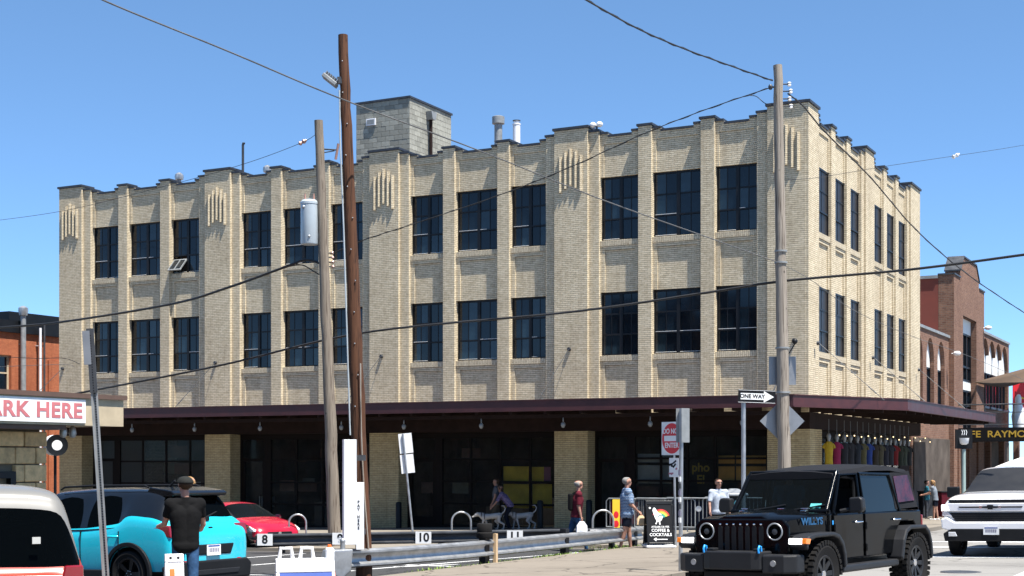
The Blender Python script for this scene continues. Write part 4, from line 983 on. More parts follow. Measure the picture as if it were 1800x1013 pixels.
# right: tall tan pole at the pavement corner
Dg = 34.0; p = at(1381, Dg); q = at(1367, Dg); ztR = zof(115, Dg)
PR, fR = pole('utility_pole', 'tall pale weathered utility pole at the pavement corner with sign backs on it', (p.x, p.y, gz(*p)), (q.x, q.y, ztR), 0.165, 0.105, 'wood_tan')
def local(o, v): return Vector(v) - Vector(o.location)
m = MB()
for i, dz in enumerate((0.45, 0.62, 0.80, 0.98)):
    c = local(PR, fR(ztR - dz)); a = c + Vector((RV.x, RV.y, 0)) * 0.12; e = a + Vector((RV.x, RV.y, 0)) * (0.14 + 0.03 * (i % 2))
    m.cyl(a, e, 0.016, n=6)
m.build('bracket', 'galv_dark', PR)
for i, dz in enumerate((0.45, 0.62, 0.80, 0.98)):
    c = local(PR, fR(ztR - dz)); e = c + Vector((RV.x, RV.y, 0)) * (0.27 + 0.03 * (i % 2))
    m = MB(); m.lathe([(0.03, -0.05), (0.05, -0.03), (0.03, 0), (0.05, 0.03), (0.03, 0.05)], 10, e); m.build('insulator', 'porcelain_white', PR, smooth=50)
c = local(PR, fR(ztR - 0.52)) - Vector((RV.x, RV.y, 0)) * 0.18
m = MB(); m.lathe([(0.03, -0.06), (0.055, -0.02), (0.055, 0.02), (0.03, 0.06)], 10, c); m.cyl(c, c + Vector((RV.x, RV.y, 0)) * 0.1, 0.02, n=6); m.build('insulator', 'galv_dark', PR, smooth=50)
for py in (442, 462, 612, 690):
    c = local(PR, fR(zof(py, Dg))); m = MB(); r_ = 0.145 + 0.02 * (py - 442) / 250; m.lathe([(r_ - .004, -0.02), (r_ + .006, -0.02), (r_ + .006, 0.02), (r_ - .004, 0.02)], 18, c); m.build('strap', 'galv_dull', PR, smooth=40)
c = local(PR, fR(zof(604, Dg))) ; m = MB(); e = c + Vector((RV.x, RV.y, 0)) * 0.30 + Vector((0, 0, 0.05)); m.tube([c + Vector((RV.x, RV.y, 0)) * .15 - Vector((0, 0, .25)), e - Vector((0, 0, .06)), e], 0.015, 6); m.ball(e, 0.07, 10); m.build('photocell', 'steel_black', PR, smooth=50)
# left grey pole with transformer
pb, Db = ground(589, 966); Db2 = Db; q = at(560, Db); ztG = zof(212, Db)
PG, fG = pole('utility_pole', 'leaning grey weathered pole carrying the round transformer', (pb.x, pb.y, gz(*pb)), (q.x, q.y, ztG), 0.18, 0.115, 'wood_grey')
tc_ = P3(544, 392, Db); tl = local(PG, tc_); r_ = 15.5 * Db / FPX
T = thing('transformer', 'pale grey cylindrical transformer hung on the leaning grey pole', 'transformer', (tc_.x, tc_.y, tc_.z - 38 * Db / FPX)); hh = 76 * Db / FPX
m = MB(); m.lathe([(r_ * .96, 0), (r_, .03), (r_, hh - .1), (r_ * 1.04, hh - .09), (r_ * 1.04, hh - .03), (r_ * .8, hh + .03), (0, hh + .07)], 28); m.build('tank', 'transformer_paint', T, smooth=40)
m = MB(); rr_ = Vector((RV.x, RV.y, 0)); m.obox(rr_ * (r_ + .07) + Vector((0, 0, hh * .8)), (.16, .1, .1), Matrix.Rotation(TH, 3, 'Z')); m.obox(rr_ * (r_ + .07) + Vector((0, 0, hh * .2)), (.16, .1, .1), Matrix.Rotation(TH, 3, 'Z')); m.build('hanger', 'galv_dull', T)
for s in (-.5, .5):
    m = MB(); m.cyl(rr_ * (s * r_) + Vector((0, 0, hh)), rr_ * (s * r_) + Vector((0, 0, hh + .2)), .035, .02, n=8); m.build('bushing', 'porcelain', T, smooth=40)
m = MB(); m.ball(-rr_ * .55 * r_ - Vector((FV.x, FV.y, 0)) * r_ * .83 + Vector((0, 0, hh * .84)), .05, 8); m.ball(rr_ * .1 * r_ - Vector((FV.x, FV.y, 0)) * r_ * 1.0 + Vector((0, 0, hh * .16)), .04, 8); m.build('lug', 'galv', T, smooth=50)
m = MB(); c = local(PG, fG(zof(262, Db))); m.cyl(c, c + rr_ * .5 - Vector((0, 0, .03)), .02, n=6); m.cyl(c - Vector((0, 0, .12)), c + rr_ * .4 - Vector((0, 0, .05)), .015, n=6); m.build('cutout_arm', 'galv_dark', PG)
m = MB(); e = c + rr_ * .48; m.cyl(e + Vector((.03, 0, .14)), e - Vector((.06, 0, .28)), .035, n=8); m.build('fuse_cutout', 'porcelain', PG, smooth=40)
m = MB()
for i, dz in enumerate((0, .12, .24, .36)):
    c = local(PG, fG(zof(445 + 8 * i, Db))); m.cyl(c - rr_ * .1, c + rr_ * .28, .02, n=6)
m.build('secondary_rack', 'galv_dark', PG)
m = MB()
for i in range(4):
    c = local(PG, fG(zof(445 + 8 * i, Db))); m.lathe([(.025, -.04), (.05, 0), (.025, .04)], 8, c + rr_ * .24)
m.build('spool_insulators', 'porcelain', PG, smooth=50)
# centre brown pole with flood lamp and conduit
Dn = 25.5; p = at(641, Dn); q = at(603, Dn); ztN = zof(62, Dn)
PN, fN = pole('utility_pole', 'tall dark brown leaning timber pole with a floodlight behind the pay box', (p.x, p.y, gz(*p)), (q.x, q.y, ztN), 0.150, 0.088, 'wood_brown')
def off(c, a, b=0.0, z=0.0): return c + rr_ * a + Vector((FV.x, FV.y, 0)) * b + Vector((0, 0, z))
m = MB(); m.tube([off(local(PN, fN(zof(py, Dn))), -(0.10 + 0.05 * (py - 165) / 600) + e, -.05) for py, e in ((160, .0), (185, .0), (240, -.015), (400, .0), (560, .0), (720, .0), (765, 0.0))], 0.015, 8); m.build('conduit', 'transformer_paint', PN, smooth=50)
m = MB(); m.tube([off(local(PN, fN(zof(py, Dn))), .10 - .04 * math.sin(py * .01), -.16) for py in range(640, 1000, 30)], 0.014, 6); m.build('ground_wire', 'wood_tan', PN, smooth=50)
c = off(local(PN, fN(zof(143, Dn))), -.26, -.04); FL = MB(); Rm = Matrix.Rotation(TH, 3, 'Z') @ Matrix.Rotation(R(38), 3, 'Y')
FL.obox(c, (.30, .24, .07), Rm); fl = FL.build('floodlight_head', 'galv_dull', PN, bevel=.01)
for i in range(6): k = MB(); k.obox(c + Rm @ Vector((-.12 + .048 * i, 0, .065)), (.012, .22, .06), Rm); k.build('cooling_fin', 'galv', fl)
m = MB(); m.obox(c + rr_ * .19, (.12, .08, .12), Matrix.Rotation(TH, 3, 'Z')); m.build('floodlight_bracket', 'galv_dark', PN)
for i in range(12):
    c = local(PN, fN(zof(110 + 55 * i, Dn))); m = MB(); r_ = .09 + .05 * i / 12; m.ball(off(c, random.uniform(-.06, .06), -r_), .014, 6); m.build('nail', 'galv', PN)

# wires: each a separate cable
def wire(lab, pts, r=0.012, mat='cable', twist=False):
    m = MB(); m.tube(pts, r, 6)
    if twist:
        L = []
        for i, p in enumerate(pts): L.append(Vector(p) + Vector((0, .008, .022 * math.sin(i * 1.3))))
        m.tube(L, r * .7, 5)
    return tag(m.build('overhead_wire', mat, smooth=60), lab, 'wire')
top = fR(ztR - .52)
def wpts(lst, n=10):
    """cable through surveyed points, smoothed"""
    P = [Vector(p) for p in lst]; out = []
    for i in range(len(P) - 1):
        p0 = P[max(i - 1, 0)]; p1 = P[i]; p2 = P[i + 1]; p3 = P[min(i + 2, len(P) - 1)]
        for k in range(n):
            t = k / n; out.append(0.5 * ((2 * p1) + (p2 - p0) * t + (2 * p0 - 5 * p1 + 4 * p2 - p3) * t * t + (3 * p1 - p0 - 3 * p2 + p3) * t ** 3))
    return out + [P[-1]]
wire('grey guy cable slanting down from the upper sky to the pale corner pole', wpts([P3(20, -80, 19), P3(180, 0, 20.2), P3(400, 90, 22.2), P3(605, 176, 24.6), P3(850, 268, 27.5), P3(1055, 350, 30), P3(1240, 416, 32.2), P3(1372, 463, 33.9)]), .013, 'cable_grey')
wire('twisted cable coming down from the open sky to the head of the pale corner pole', wpts([P3(960, -40, 24), P3(1030, 0, 25.5), P3(1120, 50, 28), P3(1200, 85, 30), P3(1290, 118, 32.2), P3(1358, 142, 33.9)]), .016, 'cable', True)
wire('twisted service cable slung between the pale corner pole and the transformer pole', wpts([P3(1352, 155, 34), P3(1240, 193, 34.8), P3(1130, 236, 35.4), P3(1000, 295, 36), P3(870, 346, 36.7), P3(720, 396, 37.4), P3(640, 422, 38), P3(581, 447, Db)]), .011, 'cable', True)
wire('heavy black cable rising from the red brick building to the transformer pole', wpts([P3(-60, 580, 50), P3(0, 576, 48.5), P3(110, 566, 46.5), P3(300, 535, 43), P3(400, 506, 41), P3(500, 470, 39.4), P3(540, 457, 38.9), P3(576, 470, Db)]), .036)
wire('black cable crossing low over the brick wall from the booth past the corner pole', wpts([P3(60, 705, 44), P3(140, 691, 43), P3(385, 643, 41), P3(640, 585, 39), P3(1000, 549, 36.5), P3(1240, 515, 35), P3(1380, 494, 34.05), P3(1600, 474, 32.5), P3(1800, 448, 31), P3(1900, 434, 30)]), .03)
wire('black cable leaving the corner pole and falling away along the side street', wpts([P3(1385, 165, 34), P3(1412, 187, 35), P3(1450, 232, 36.5), P3(1530, 312, 40), P3(1610, 404, 44), P3(1700, 482, 49), P3(1800, 550, 56), P3(1860, 590, 60)]), .017, 'cable', True)
wire('thin wire with an insulator running from the top of the transformer pole to the left', wpts([P3(558, 234, Db), P3(528, 252, 40), P3(430, 288, 43), P3(300, 325, 47), P3(110, 371, 54), P3(-40, 392, 60)]), .008)
wire('faint wire with an insulator crossing the sky right of the corner', wpts([P3(1378, 316, 34), P3(1440, 312, 36), P3(1560, 292, 39), P3(1680, 274, 43), P3(1760, 262, 46), P3(1830, 250, 49)]), .006)
wire('thin slack wire from the corner pole across the bright side wall', wpts([P3(1376, 466, 34), P3(1425, 492, 35.5), P3(1500, 545, 37.5), P3(1600, 590, 41), P3(1700, 625, 46), P3(1800, 668, 52)]), .007, 'cable_grey')
wire('thin upper telephone wire at the red brick building', wpts([P3(-40, 625, 55), P3(60, 630, 54), P3(112, 630, 53.5), P3(140, 640, 53)]), .012)
wire('thin lower telephone wire at the red brick building', wpts([P3(-40, 646, 55), P3(20, 644, 54), P3(112, 641, 53.5), P3(130, 645, 53)]), .008, 'cable_grey')
for lab, px, py, D in (('brown strain insulator on the thin wire left of the transformer pole', 532, 250, 39.8), ('small white strain insulator on the faint wire in the sky', 1680, 274, 43)):
    m = MB(); c = P3(px, py, D); m.lathe([(.02, -.13), (.07, -.08), (.035, -.02), (.07, .04), (.02, .13)], 10); o = m.build('strain_insulator', 'porcelain' if px < 900 else 'porcelain_white', smooth=50)
    o.location = c; o.rotation_euler = (0, R(62), TH); tag(o, lab, 'insulator')
wire('short drooping jumper wires beside the head of the corner pole', wpts([P3(1318, 168, 34.2), P3(1330, 170, 34.2), P3(1345, 182, 34.1), P3(1358, 184, 34)]), .009)
wire('slack looped leads under the transformer', wpts([P3(500, 470, 39.4), P3(530, 466, 39), P3(553, 478, 38.6), P3(563, 482, 38.5), P3(574, 470, 38.4)]), .018)

# ---- guardrails
def wbeam(pts, zt, h, parent, name, mat, n=1):
    """corrugated beam along ground points, top edge zt metres above the ground"""
    prof = [(0.0, 0), (-.03, .02), (-.085, .10), (-.085, .20), (-.02, .30), (.0, .42), (.0, .58), (-.02, .70), (-.085, .80), (-.085, .90), (-.03, .98), (0, 1)]
    prof = prof + [(d + .012, z) for d, z in reversed(prof)]
    m = MB(); K = len(prof); V = []
    for i, (x, y) in enumerate(pts):
        a = Vector(pts[max(i - 1, 0)]); b = Vector(pts[min(i + 1, len(pts) - 1)]); d = (b - a).normalized(); nn = Vector((-d.y, d.x))
        if nn.dot(Vector((CAM.x - x, CAM.y - y))) > 0: nn = -nn
        for dd, zz in prof: V.append((x + nn.x * dd - parent.location.x, y + nn.y * dd - parent.location.y, gz(x, y) + (zt[i] if isinstance(zt, list) else zt) - h + h * zz - parent.location.z))
    fs = [(i * K + j, (i + 1) * K + j, (i + 1) * K + (j + 1) % K, i * K + (j + 1) % K) for i in range(len(pts) - 1) for j in range(K)]
    fs += [tuple(range(K)), tuple(range((len(pts) - 1) * K, len(pts) * K))]
    m.add(V, fs); return m.build(name, mat, parent, smooth=35)
GR = thing('guardrail', 'galvanised corrugated guardrail along the pavement edge in front of the lot', 'guardrail', (-0.45, -24.6, gz(-.45, -24.6)))
gx = -0.52
wbeam([(gx - .62, -25.45), (gx - .25, -24.3), (gx, -22.2), (gx, -20.1), (gx, -18), (gx, -16), (gx, -14.2), (gx, -13.0)], .56, .33, GR, 'rail', 'galv')
for y in (-21.15, -17.4, -13.4):
    m = MB(); y_ = y + 24.6; zb = gz(gx, y) - GR.location.z; m.box(-.20, -.05, y_ - .09, y_ + .09, zb - .3, zb + .66 if y < -15 else zb + .5); m.build('post', 'steel_black', GR, bevel=.01)
m = MB(); zb = gz(gx, -24.6) - GR.location.z; m.prism([(-.42, .2), (-.12, .06), (.10, .20), (.14, .58), (-.30, .58)], 'x', -.16, .16); e = m.build('end_shoe', 'galv', GR, bevel=.03, seg=3); e.location = (-.62, -.85, -.01); e.rotation_euler = (0, 0, R(-18))
m = MB(); m.lathe([(.16, .0), (.17, .02), (.17, .1), (.15, .12)], 20, (-.12, 24.6 - 21.15, gz(gx, -21.15) - GR.location.z + .60)); m.lathe([(.15, .12), (.155, .14), (.155, .27), (.14, .29), (0, .29)], 20, (-.12, 24.6 - 21.15, gz(gx, -21.15) - GR.location.z + .60)); m.build('rubber_cap', 'rubber', GR, smooth=40)
m = MB(); m.box(-.02, .05, 3.62, 3.70, gz(gx, -21) - GR.location.z, gz(gx, -21) - GR.location.z + .68); m.build('stake', 'paper_bag', GR)
FRr = thing('guardrail', 'dark low guardrail carrying the parking bay numbers along the far kerb', 'guardrail', (-9.6, -16.75, gz(-9.6, -16.75)))
fa, fb = Vector((-9.62, -16.75)), Vector((-0.95, -13.15)); fp = [fa.lerp(fb, i / 8) for i in range(9)]
ztl = [.50 + .04 * i / 8 for i in range(9)]
wbeam([tuple(q) for q in fp], ztl, .31, FRr, 'rail', 'galv_dark')
for i in (0.06, .28, .5, .72, .96):
    q = fa.lerp(fb, i) - Vector((fa.x, fa.y)); gg = gz(*fa.lerp(fb, i)) - FRr.location.z; m = MB(); m.box(q.x - .06, q.x + .06, q.y + .09, q.y + .22, gg - .3, gg + .46); m.build('post', 'steel_black', FRr)
ang = math.atan2(fb.y - fa.y, fb.x - fa.x)
for s_, px in (('8', 467), ('9', 600), ('10', 745), ('11', 905), ('12', 1052)):
    best = min((abs((lambda v: CX + FPX * v.dot(RV) / v.dot(FV))(fa.lerp(fb, t / 400) - CAM) - px), t) for t in range(401))[1] / 400
    q = fa.lerp(fb, best) + Vector((math.sin(ang), -math.cos(ang))) * .10; zz = gz(*q) + .36
    m = MB(); m.box(-.20, .20, -.006, .006, -.15, .15); pl = m.build('number_plate', 'sign_white', FRr, loc=local(FRr, (q.x, q.y, zz))); pl.rotation_euler = (0, 0, ang)
    text('number', s_, .30, 'letter_black', pl, (0, -.008, 0), bold=.008)
# white end post pipe of the pay box
# ---- pay box on the brown pole
c = at(616, 25.1); PB = thing('pay_box', 'tall white metal pay here box strapped to the dark brown pole', 'pay box', (c.x, c.y, gz(*c)), TH)
s = 25.1 / FPX; zq = lambda py: zof(py, 25.1) - PB.location.z
m = MB(); m.box(-.01 * 10 * 0 - 10 * s, 11 * s, -.14, .02, zq(957), zq(773)); m.build('slot_cabinet', 'pay_white', PB, bevel=.006)
m = MB(); m.box(-12.4 * s, -10.1 * s, -.14, .10, zq(957), zq(773)); m.build('side_plate', 'pay_side', PB)
m = MB(); m.box(11.2 * s, 24 * s, -.12, .02, zq(966), zq(848)); nb_ = m.build('money_box', 'pay_white', PB, bevel=.006)
text('lettering', 'P\nA\nY\n\nH\nE\nR\nE', .066, 'letter_black', nb_, (15.5 * s, -.123, zq(905)), bold=.001, line=.98)
for i in range(11):
    m = MB(); zz = zq(785 + 7.6 * i); m.box(-12.6 * s - .004, -12.42 * s, -.11, .07, zz - .012, zz + .012); m.build('coin_slot', 'galv_dull', PB)
m = MB(); m.cyl((-11 * s, -.22, -.1), (-11 * s, -.22, zq(950)), .045, n=12); m.ball((-11 * s, -.22, zq(950)), .052, 10); m.build('bollard_pipe', 'galv', PB, smooth=40)
m = MB(); m.box(-.10, .26, .02, .10, zq(940), zq(930)); m.box(-.10, .26, .02, .10, zq(810), zq(800)); m.build('bracket', 'galv_dark', PB)

# ---- signs
def post_sign(name, lab, cat, px, D, pybase, mat='galv', r=.03, px_top=None, pytop=700, square=False, rz=0.0):
    p = at(px, D); t = thing(name, lab, cat, (p.x, p.y, gz(*p)), TH + rz); h = zof(pytop, D) - t.location.z
    dx = ((px_top if px_top is not None else px) - px) * D / FPX
    m = MB()
    m.tube([(0, 0, -.2), (dx, 0, h)], r, 4 if square else 10); m.build('post', mat, t, smooth=0 if square else 40)
    return t, (lambda py: zof(py, D) - t.location.z), D / FPX, dx, h
t, zq, s, dx, h = post_sign('road_sign', 'white and red do not enter sign turned on its slim post', 'sign', 1188, 34.4, 968, px_top=1184, pytop=744, r=.028)
A = bpy.data.objects.new('sign_plate', None); 
def plate(t, name, w_, hh, cx_, z, yo, yaw, mat, back='alu_back', rad=.03):
    m = MB(); m.box(-w_ / 2, w_ / 2, -.004, .0, -hh / 2, hh / 2, 0); m.box(-w_ / 2, w_ / 2, .0005, .004, -hh / 2, hh / 2, 1)
    o = m.build(name, [mat, back], t, loc=(cx_, yo, z)); o.rotation_euler = (0, 0, yaw); return o
pl = plate(t, 'sign_plate', .76, .80, -.10, zq(771), -.06, R(-56), 'sign_white')
m = MB(); m.lathe([(0, -.0075), (.36, -.0075), (.36, -.004)], 40, (0, 0, 0), 'y'); d = m.build('red_disc', 'sign_red', pl); d.scale = (1, 1, 1.02)
m = MB(); m.box(-.28, .28, -.0105, -.0078, -.065, .065); m.build('white_bar', 'sign_white', pl)
text('lettering', 'DO NOT', .17, 'sign_white', pl, (0, -.011, .17), bold=.004, wide=.95); text('lettering', 'ENTER', .17, 'sign_white', pl, (0, -.011, -.17), bold=.004)
pl = plate(t, 'sticker_plate', .30, .46, -.05, zq(822), -.05, R(-48), 'sign_white')
for i in range(7):
    m = MB(); m.obox((random.uniform(-.1, .1), -.006, random.uniform(-.17, .17)), (random.uniform(.05, .16), .002, random.uniform(.02, .06)), Matrix.Rotation(random.uniform(-.8, .8), 3, 'Y')); m.build('sticker', 'letter_black' if i % 3 else 'shade_pink', pl)
t, zq, s, dx, h = post_sign('road_sign', 'pale sign plate seen from behind on a scuffed grey post by the kerb', 'sign', 1196, 24.8, 1015, px_top=1198, pytop=718, r=.036)
m = MB(); m.box(-.085, .085, -.05, -.044, zq(778), zq(718)); pl = m.build('sign_plate', 'alu_back', t, loc=(.06, .0, 0)); pl.rotation_euler = (0, 0, R(30)); pl.data.materials[0] = MATS['galv_dull']
m = MB()
m.box(-.07, .105, .041, .045, zq(778), zq(718)); m.build('sign_face', 'galv_dull', t)
for i in range(8):
    m = MB(); z = zq(835 + 12 * i); m.lathe([(.0368, z), (.0372, z + .01), (.0372, z + .04 + .03 * (i % 2)), (.0368, z + .09)], 10); m.build('sticker', ('pay_side', 'sign_white', 'galv_dark')[i % 3], t)
t, zq, s, dx, h = post_sign('road_sign', 'black and white one way arrow sign on a thick grey post', 'sign', 1307, 33.6, 970, px_top=1307, pytop=690, r=.055)
m = MB(); m.box(-.46, .46, -.004, .004, -.155, .155); pl = m.build('sign_plate', 'sign_black', t, loc=(23 * s, -.03, zq(697.5))); pl.rotation_euler = (0, R(1.5), R(10))
m = MB(); m.prism([(-.40, -.075), (.17, -.075), (.17, -.135), (.42, 0), (.17, .135), (.17, .075), (-.40, .075)], 'y', -.0075, -.0042); m.build('arrow', 'sign_white', pl)
for z in (-.145, .14):
    m = MB(); m.box(-.455, .455, -.0065, -.0041, z, z + .008); m.build('border', 'sign_white', pl)
text('lettering', 'ONE WAY', .13, 'letter_black', pl, (-.11, -.009, 0), bold=.004)
p = fR(zof(740, Dg)); t = thing('road_sign', 'bare metal back of a diamond warning sign on the corner pole', 'sign', (p.x, p.y, p.z), TH)
m = MB(); q = .535; m.prism([(-q, 0), (0, -q), (q, 0), (0, q)], 'y', .165, .171); m.build('sign_plate', 'alu_back', t)
m = MB(); m.box(-.03, .03, .135, .164, -.35, .35); m.build('bracket', 'galv_dull', t)
p = fR(zof(651, Dg)); t = thing('road_sign', 'blue-grey back of a square sign strapped high on the corner pole', 'sign', (p.x, p.y, p.z), TH)
m = MB(); m.box(-.30, .35, .165, .171, -.34, .34); m.build('sign_plate', 'pay_side', t); t.children[0].data.materials[0] = MATS['alu_back']
m = MB(); m.box(-.03, .03, .135, .164, -.2, .2); m.build('bracket', 'galv_dull', t)
t, zq, s, dx, h = post_sign('road_sign', 'pair of pale sign backs on a leaning post at the far walk', 'sign', 729, 40.5, 955, px_top=708, pytop=763, r=.03)
for y0, y1, x in ((762, 797, -16), (799, 832, -13)):
    m = MB(); m.box(-.19, .19, .035, .041, -(y1 - y0) * s / 2, (y1 - y0) * s / 2); o = m.build('sign_plate', 'sign_white', t, bevel=.0, loc=(x * s, 0, zq((y0 + y1) / 2))); o.rotation_euler = (0, R(-6), 0)
p = at(196, 13.8); t = thing('sign_post', 'leaning perforated galvanised sign post in front of the cyan car', 'post', (p.x, p.y, gz(*p)), TH); D = 13.8; s = D / FPX; h = zof(577, D) - t.location.z; lean = (159 - 196) * s
m = MB(); n = Vector((lean, 0, h)).normalized()
m.prism([(-.034, -.012), (-.02, -.012), (-.016, .012), (.016, .012), (.02, -.012), (.034, -.012), (.034, -.016), (.016, -.016), (.012, .008), (-.012, .008), (-.016, -.016), (-.034, -.016)], 'z', -.2, h); o = m.build('channel', 'galv_dull', t); o.rotation_euler = (0, math.atan2(lean, h), 0)
m = MB(); m.prism([(-.036, -.022), (-.020, -.022), (-.016, -.0165), (.016, -.0165), (.02, -.022), (.036, -.022), (.036, -.026), (-.036, -.026)], 'z', zof(690, D) - t.location.z, h - .0); o2 = m.build('splice_channel', 'galv_dark', t); o2.rotation_euler = (0, math.atan2(lean, h), 0)
m = MB(); k = .2
while k < h - .05:
    m.lathe([(0, 0), (.007, 0)], 8, (0, .0072, k), 'y'); m.lathe([(0, 0), (.007, 0)], 8, (0, -.0268, k), 'y') if k > zof(690, D) - t.location.z else None; k += .0254
o3 = stuff(m.build('bolt_holes', 'letter_black', t)); o3.rotation_euler = (0, math.atan2(lean, h), 0)
m = MB(); m.box(-.075, -.004, -.03, -.027, zof(640, D) - t.location.z, h - .02); o4 = m.build('sign_edge', 'alu_back', t); o4.rotation_euler = (0, math.atan2(lean, h), 0)

# ---- cafe A-board, white barricades, cone, yellow banner
def aboard(name, lab, px, D, w_, hh, rz, face, frame, spread=.30, head=.10):
    p = at(px, D); t = thing(name, lab, 'sandwich board', (p.x, p.y, gz(*p) + (.10 if p.x > -.45 and p.y < -13.1 else 0)), TH + rz); tilt = math.atan2(spread, hh)
    out = []
    for s_ in (-1, 1):
        m = MB(); b = .035
        m.box(-w_ / 2, w_ / 2, -.018, .018, hh - head, hh); m.box(-w_ / 2, -w_ / 2 + b, -.018, .018, .0, hh - head); m.box(w_ / 2 - b, w_ / 2, -.018, .018, .0, hh - head); m.box(-w_ / 2 + b, w_ / 2 - b, -.018, .018, .10, .14)
        f = m.build('frame', frame, t, bevel=.012, loc=(0, s_ * spread, 0)); f.rotation_euler = (s_ * tilt, 0, 0)
        m = MB(); m.box(-w_ / 2 + b, w_ / 2 - b, -.007, .007, .14, hh - head); q = m.build('panel', face, f); out.append(q)
    return t, out
t, (fp_, bp_) = aboard('cafe_board', 'black cafe sandwich board with a white rooster and rainbow tail', 1158, 34.2, .66, 1.16, R(6), 'sign_black', 'steel_black')
ROOST = [(-.10, .02), (-.13, .12), (-.15, .20), (-.13, .26), (-.09, .27), (-.06, .22), (-.02, .15), (.06, .11), (.10, .04), (.05, -.05), (.02, -.07), (.03, -.15), (.0, -.15), (-.01, -.07), (-.04, -.07), (-.07, -.14), (-.10, -.13), (-.06, -.06)]
m = MB(); m.prism([(a - .02, b + .72) for a, b in ROOST], 'y', -.010, -.0075); m.build('rooster_print', 'sign_white', fp_)
for i, (cn, col) in enumerate((('rainbow_red', (.62, .03, .03)), ('rainbow_orange', (.75, .25, .03)), ('rainbow_yellow', (.75, .55, .05)), ('rainbow_green', (.06, .35, .12)), ('rainbow_teal', (.02, .25, .28)))):
    plain(cn, col, .5); r0 = .22 - .032 * i; r1 = r0 - .030
    arc = [(.03 + r0 * math.cos(a), .72 + r0 * math.sin(a) * 1.05) for a in [R(155 - 15 * k) for k in range(10)]]; arc += [(.03 + r1 * math.cos(a), .72 + r1 * math.sin(a) * 1.05) for a in [R(155 - 15 * k) for k in range(9, -1, -1)]]
    m = MB(); m.prism(arc, 'y', -.0096 - .0001 * i, -.0076); m.build('tail_print', cn, fp_)
m = MB(); m.prism([(-.10, .98), (-.13, .95), (-.16, .98), (-.13, 1.01)], 'y', -.010, -.0075); m.build('badge_print', 'sign_white', fp_).location = (-.10, 0, 0)
text('lettering', 'ATELIER DE FER', .062, 'sign_white', fp_, (0, -.011, .515), bold=.001); text('lettering', 'COFFEE &', .10, 'sign_white', fp_, (0, -.011, .43), bold=.002); text('lettering', 'COCKTAILS', .10, 'sign_white', fp_, (0, -.011, .325), bold=.002)
m = MB(); m.prism([(-.18, .215), (-.11, .26), (-.11, .225), (.16, .225), (.16, .205), (-.11, .205), (-.11, .17)], 'y', -.010, -.0075); m.build('arrow_print', 'sign_white', fp_)
m = MB(); m.box(-.36, .36, -.34, .36, .004, .07); m.build('ballast_base', 'plastic_white', t, bevel=.03, seg=3)
t, (a_, b_) = aboard('sandwich_board', 'white plastic sandwich board with a blue poster beside the pay box', 536, 15.2, .62, .84, R(14), 'poster_blue', 'plastic_white', head=.155)
for x in (-.20, .02):
    m = MB(); m.tube([(x - .07, 0, .98), (x - .055, 0, 1.09), (x + .055, 0, 1.09), (x + .07, 0, .98)], .022, 8); m.build('handle', 'plastic_white', t, loc=(0, 0, -.19), smooth=50)
m = MB(); m.box(.22, .31, -.05, .05, .74, .90); m.build('hinge_block', 'plastic_white', t, bevel=.02)
t, (a_, b_) = aboard('sandwich_board', 'small white folding board with an orange poster beside the man in black', 306, 17.0, .22, .80, R(20), 'plastic_white', 'plastic_white', .18)
m = MB(); m.box(-.06, .0, -.012, -.0075, .2, .62); m.build('poster', 'cone_orange', a_)
for x in (-.045, .045):
    m = MB(); m.lathe([(0, -.0185), (.018, -.0185), (.018, -.015)], 12, (x, 0, .75), 'y'); m.build('grip_hole', 'letter_black', a_.parent)
p = at(579, 22.3); t = thing('traffic_cone', 'orange traffic cone with a white collar behind the sandwich board', 'cone', (p.x, p.y, gz(*p)))
m = MB(); m.box(-.18, .18, -.18, .18, .001, .03); m.build('base', 'cone_orange', t, bevel=.01)
m = MB(); m.lathe([(.13, .03), (.085, .36)], 20); m.build('cone', 'cone_orange', t, smooth=40)
m = MB(); m.lathe([(.05, .62), (.028, .76), (.022, .76)], 20); m.build('cone_tip', 'cone_orange', t, smooth=40)
m = MB(); m.lathe([(.086, .36), (.051, .62)], 20); m.build('collar', 'sign_white', t, smooth=40)
p = at(1083, 39); t = thing('banner_sign', 'narrow yellow sign with red spots beside the bike hoop', 'sign', (p.x, p.y, gz(*p)), TH)
m = MB(); m.box(-.10, .10, -.02, .02, 0.02, 1.22 - .0); o = m.build('board', 'yellow_sign', t)
m = MB(); m.ball((0, -.021, .80), (.07, .004, .10), 10); m.ball((0, -.021, .55), (.075, .004, .10), 10); m.build('spot_print', 'sign_red', o)
m = MB(); m.box(-.14, .14, -.15, .15, 0, .02); m.build('foot', 'steel_black', t)
# ---- bike hoops, bollards
def hoop(px, py, lab, wd):
    p, D = ground(px, py); t = thing('bike_hoop', lab, 'bike rack', (p.x, p.y, gz(*p) + .09), TH + R(8), 'bike hoops along the walk'); r_ = wd / 2; m = MB(); hz = .86 - r_
    m.tube([(-r_, 0, -.05), (-r_, 0, hz)] + [(-r_ * math.cos(a), 0, hz + r_ * math.sin(a)) for a in [math.pi * i / 14 for i in range(1, 14)]] + [(r_, 0, hz), (r_, 0, -.05)], .026, 10); m.build('hoop', 'galv', t, smooth=60)
    for x in (-r_, r_): k = MB(); k.lathe([(.07, 0), (.07, .01), (.03, .012)], 12, (x, 0, 0)); k.build('foot_flange', 'galv_dull', t)
hoop(523, 966, 'steel bike hoop standing in front of the red car nose', .46); hoop(811, 962, 'steel bike hoop beside the dogs', .52); hoop(1060, 960, 'steel bike hoop beside the yellow banner', .56)
bol = MB(); bol.lathe([(.11, 0), (.11, .95), (.07, 1.0), (0, 1.01)], 14); bme = bol.mesh('bollard'); bme.materials.append(MATS['steel_black']); bme.shade_smooth(); bme.set_sharp_from_angle(angle=R(40))
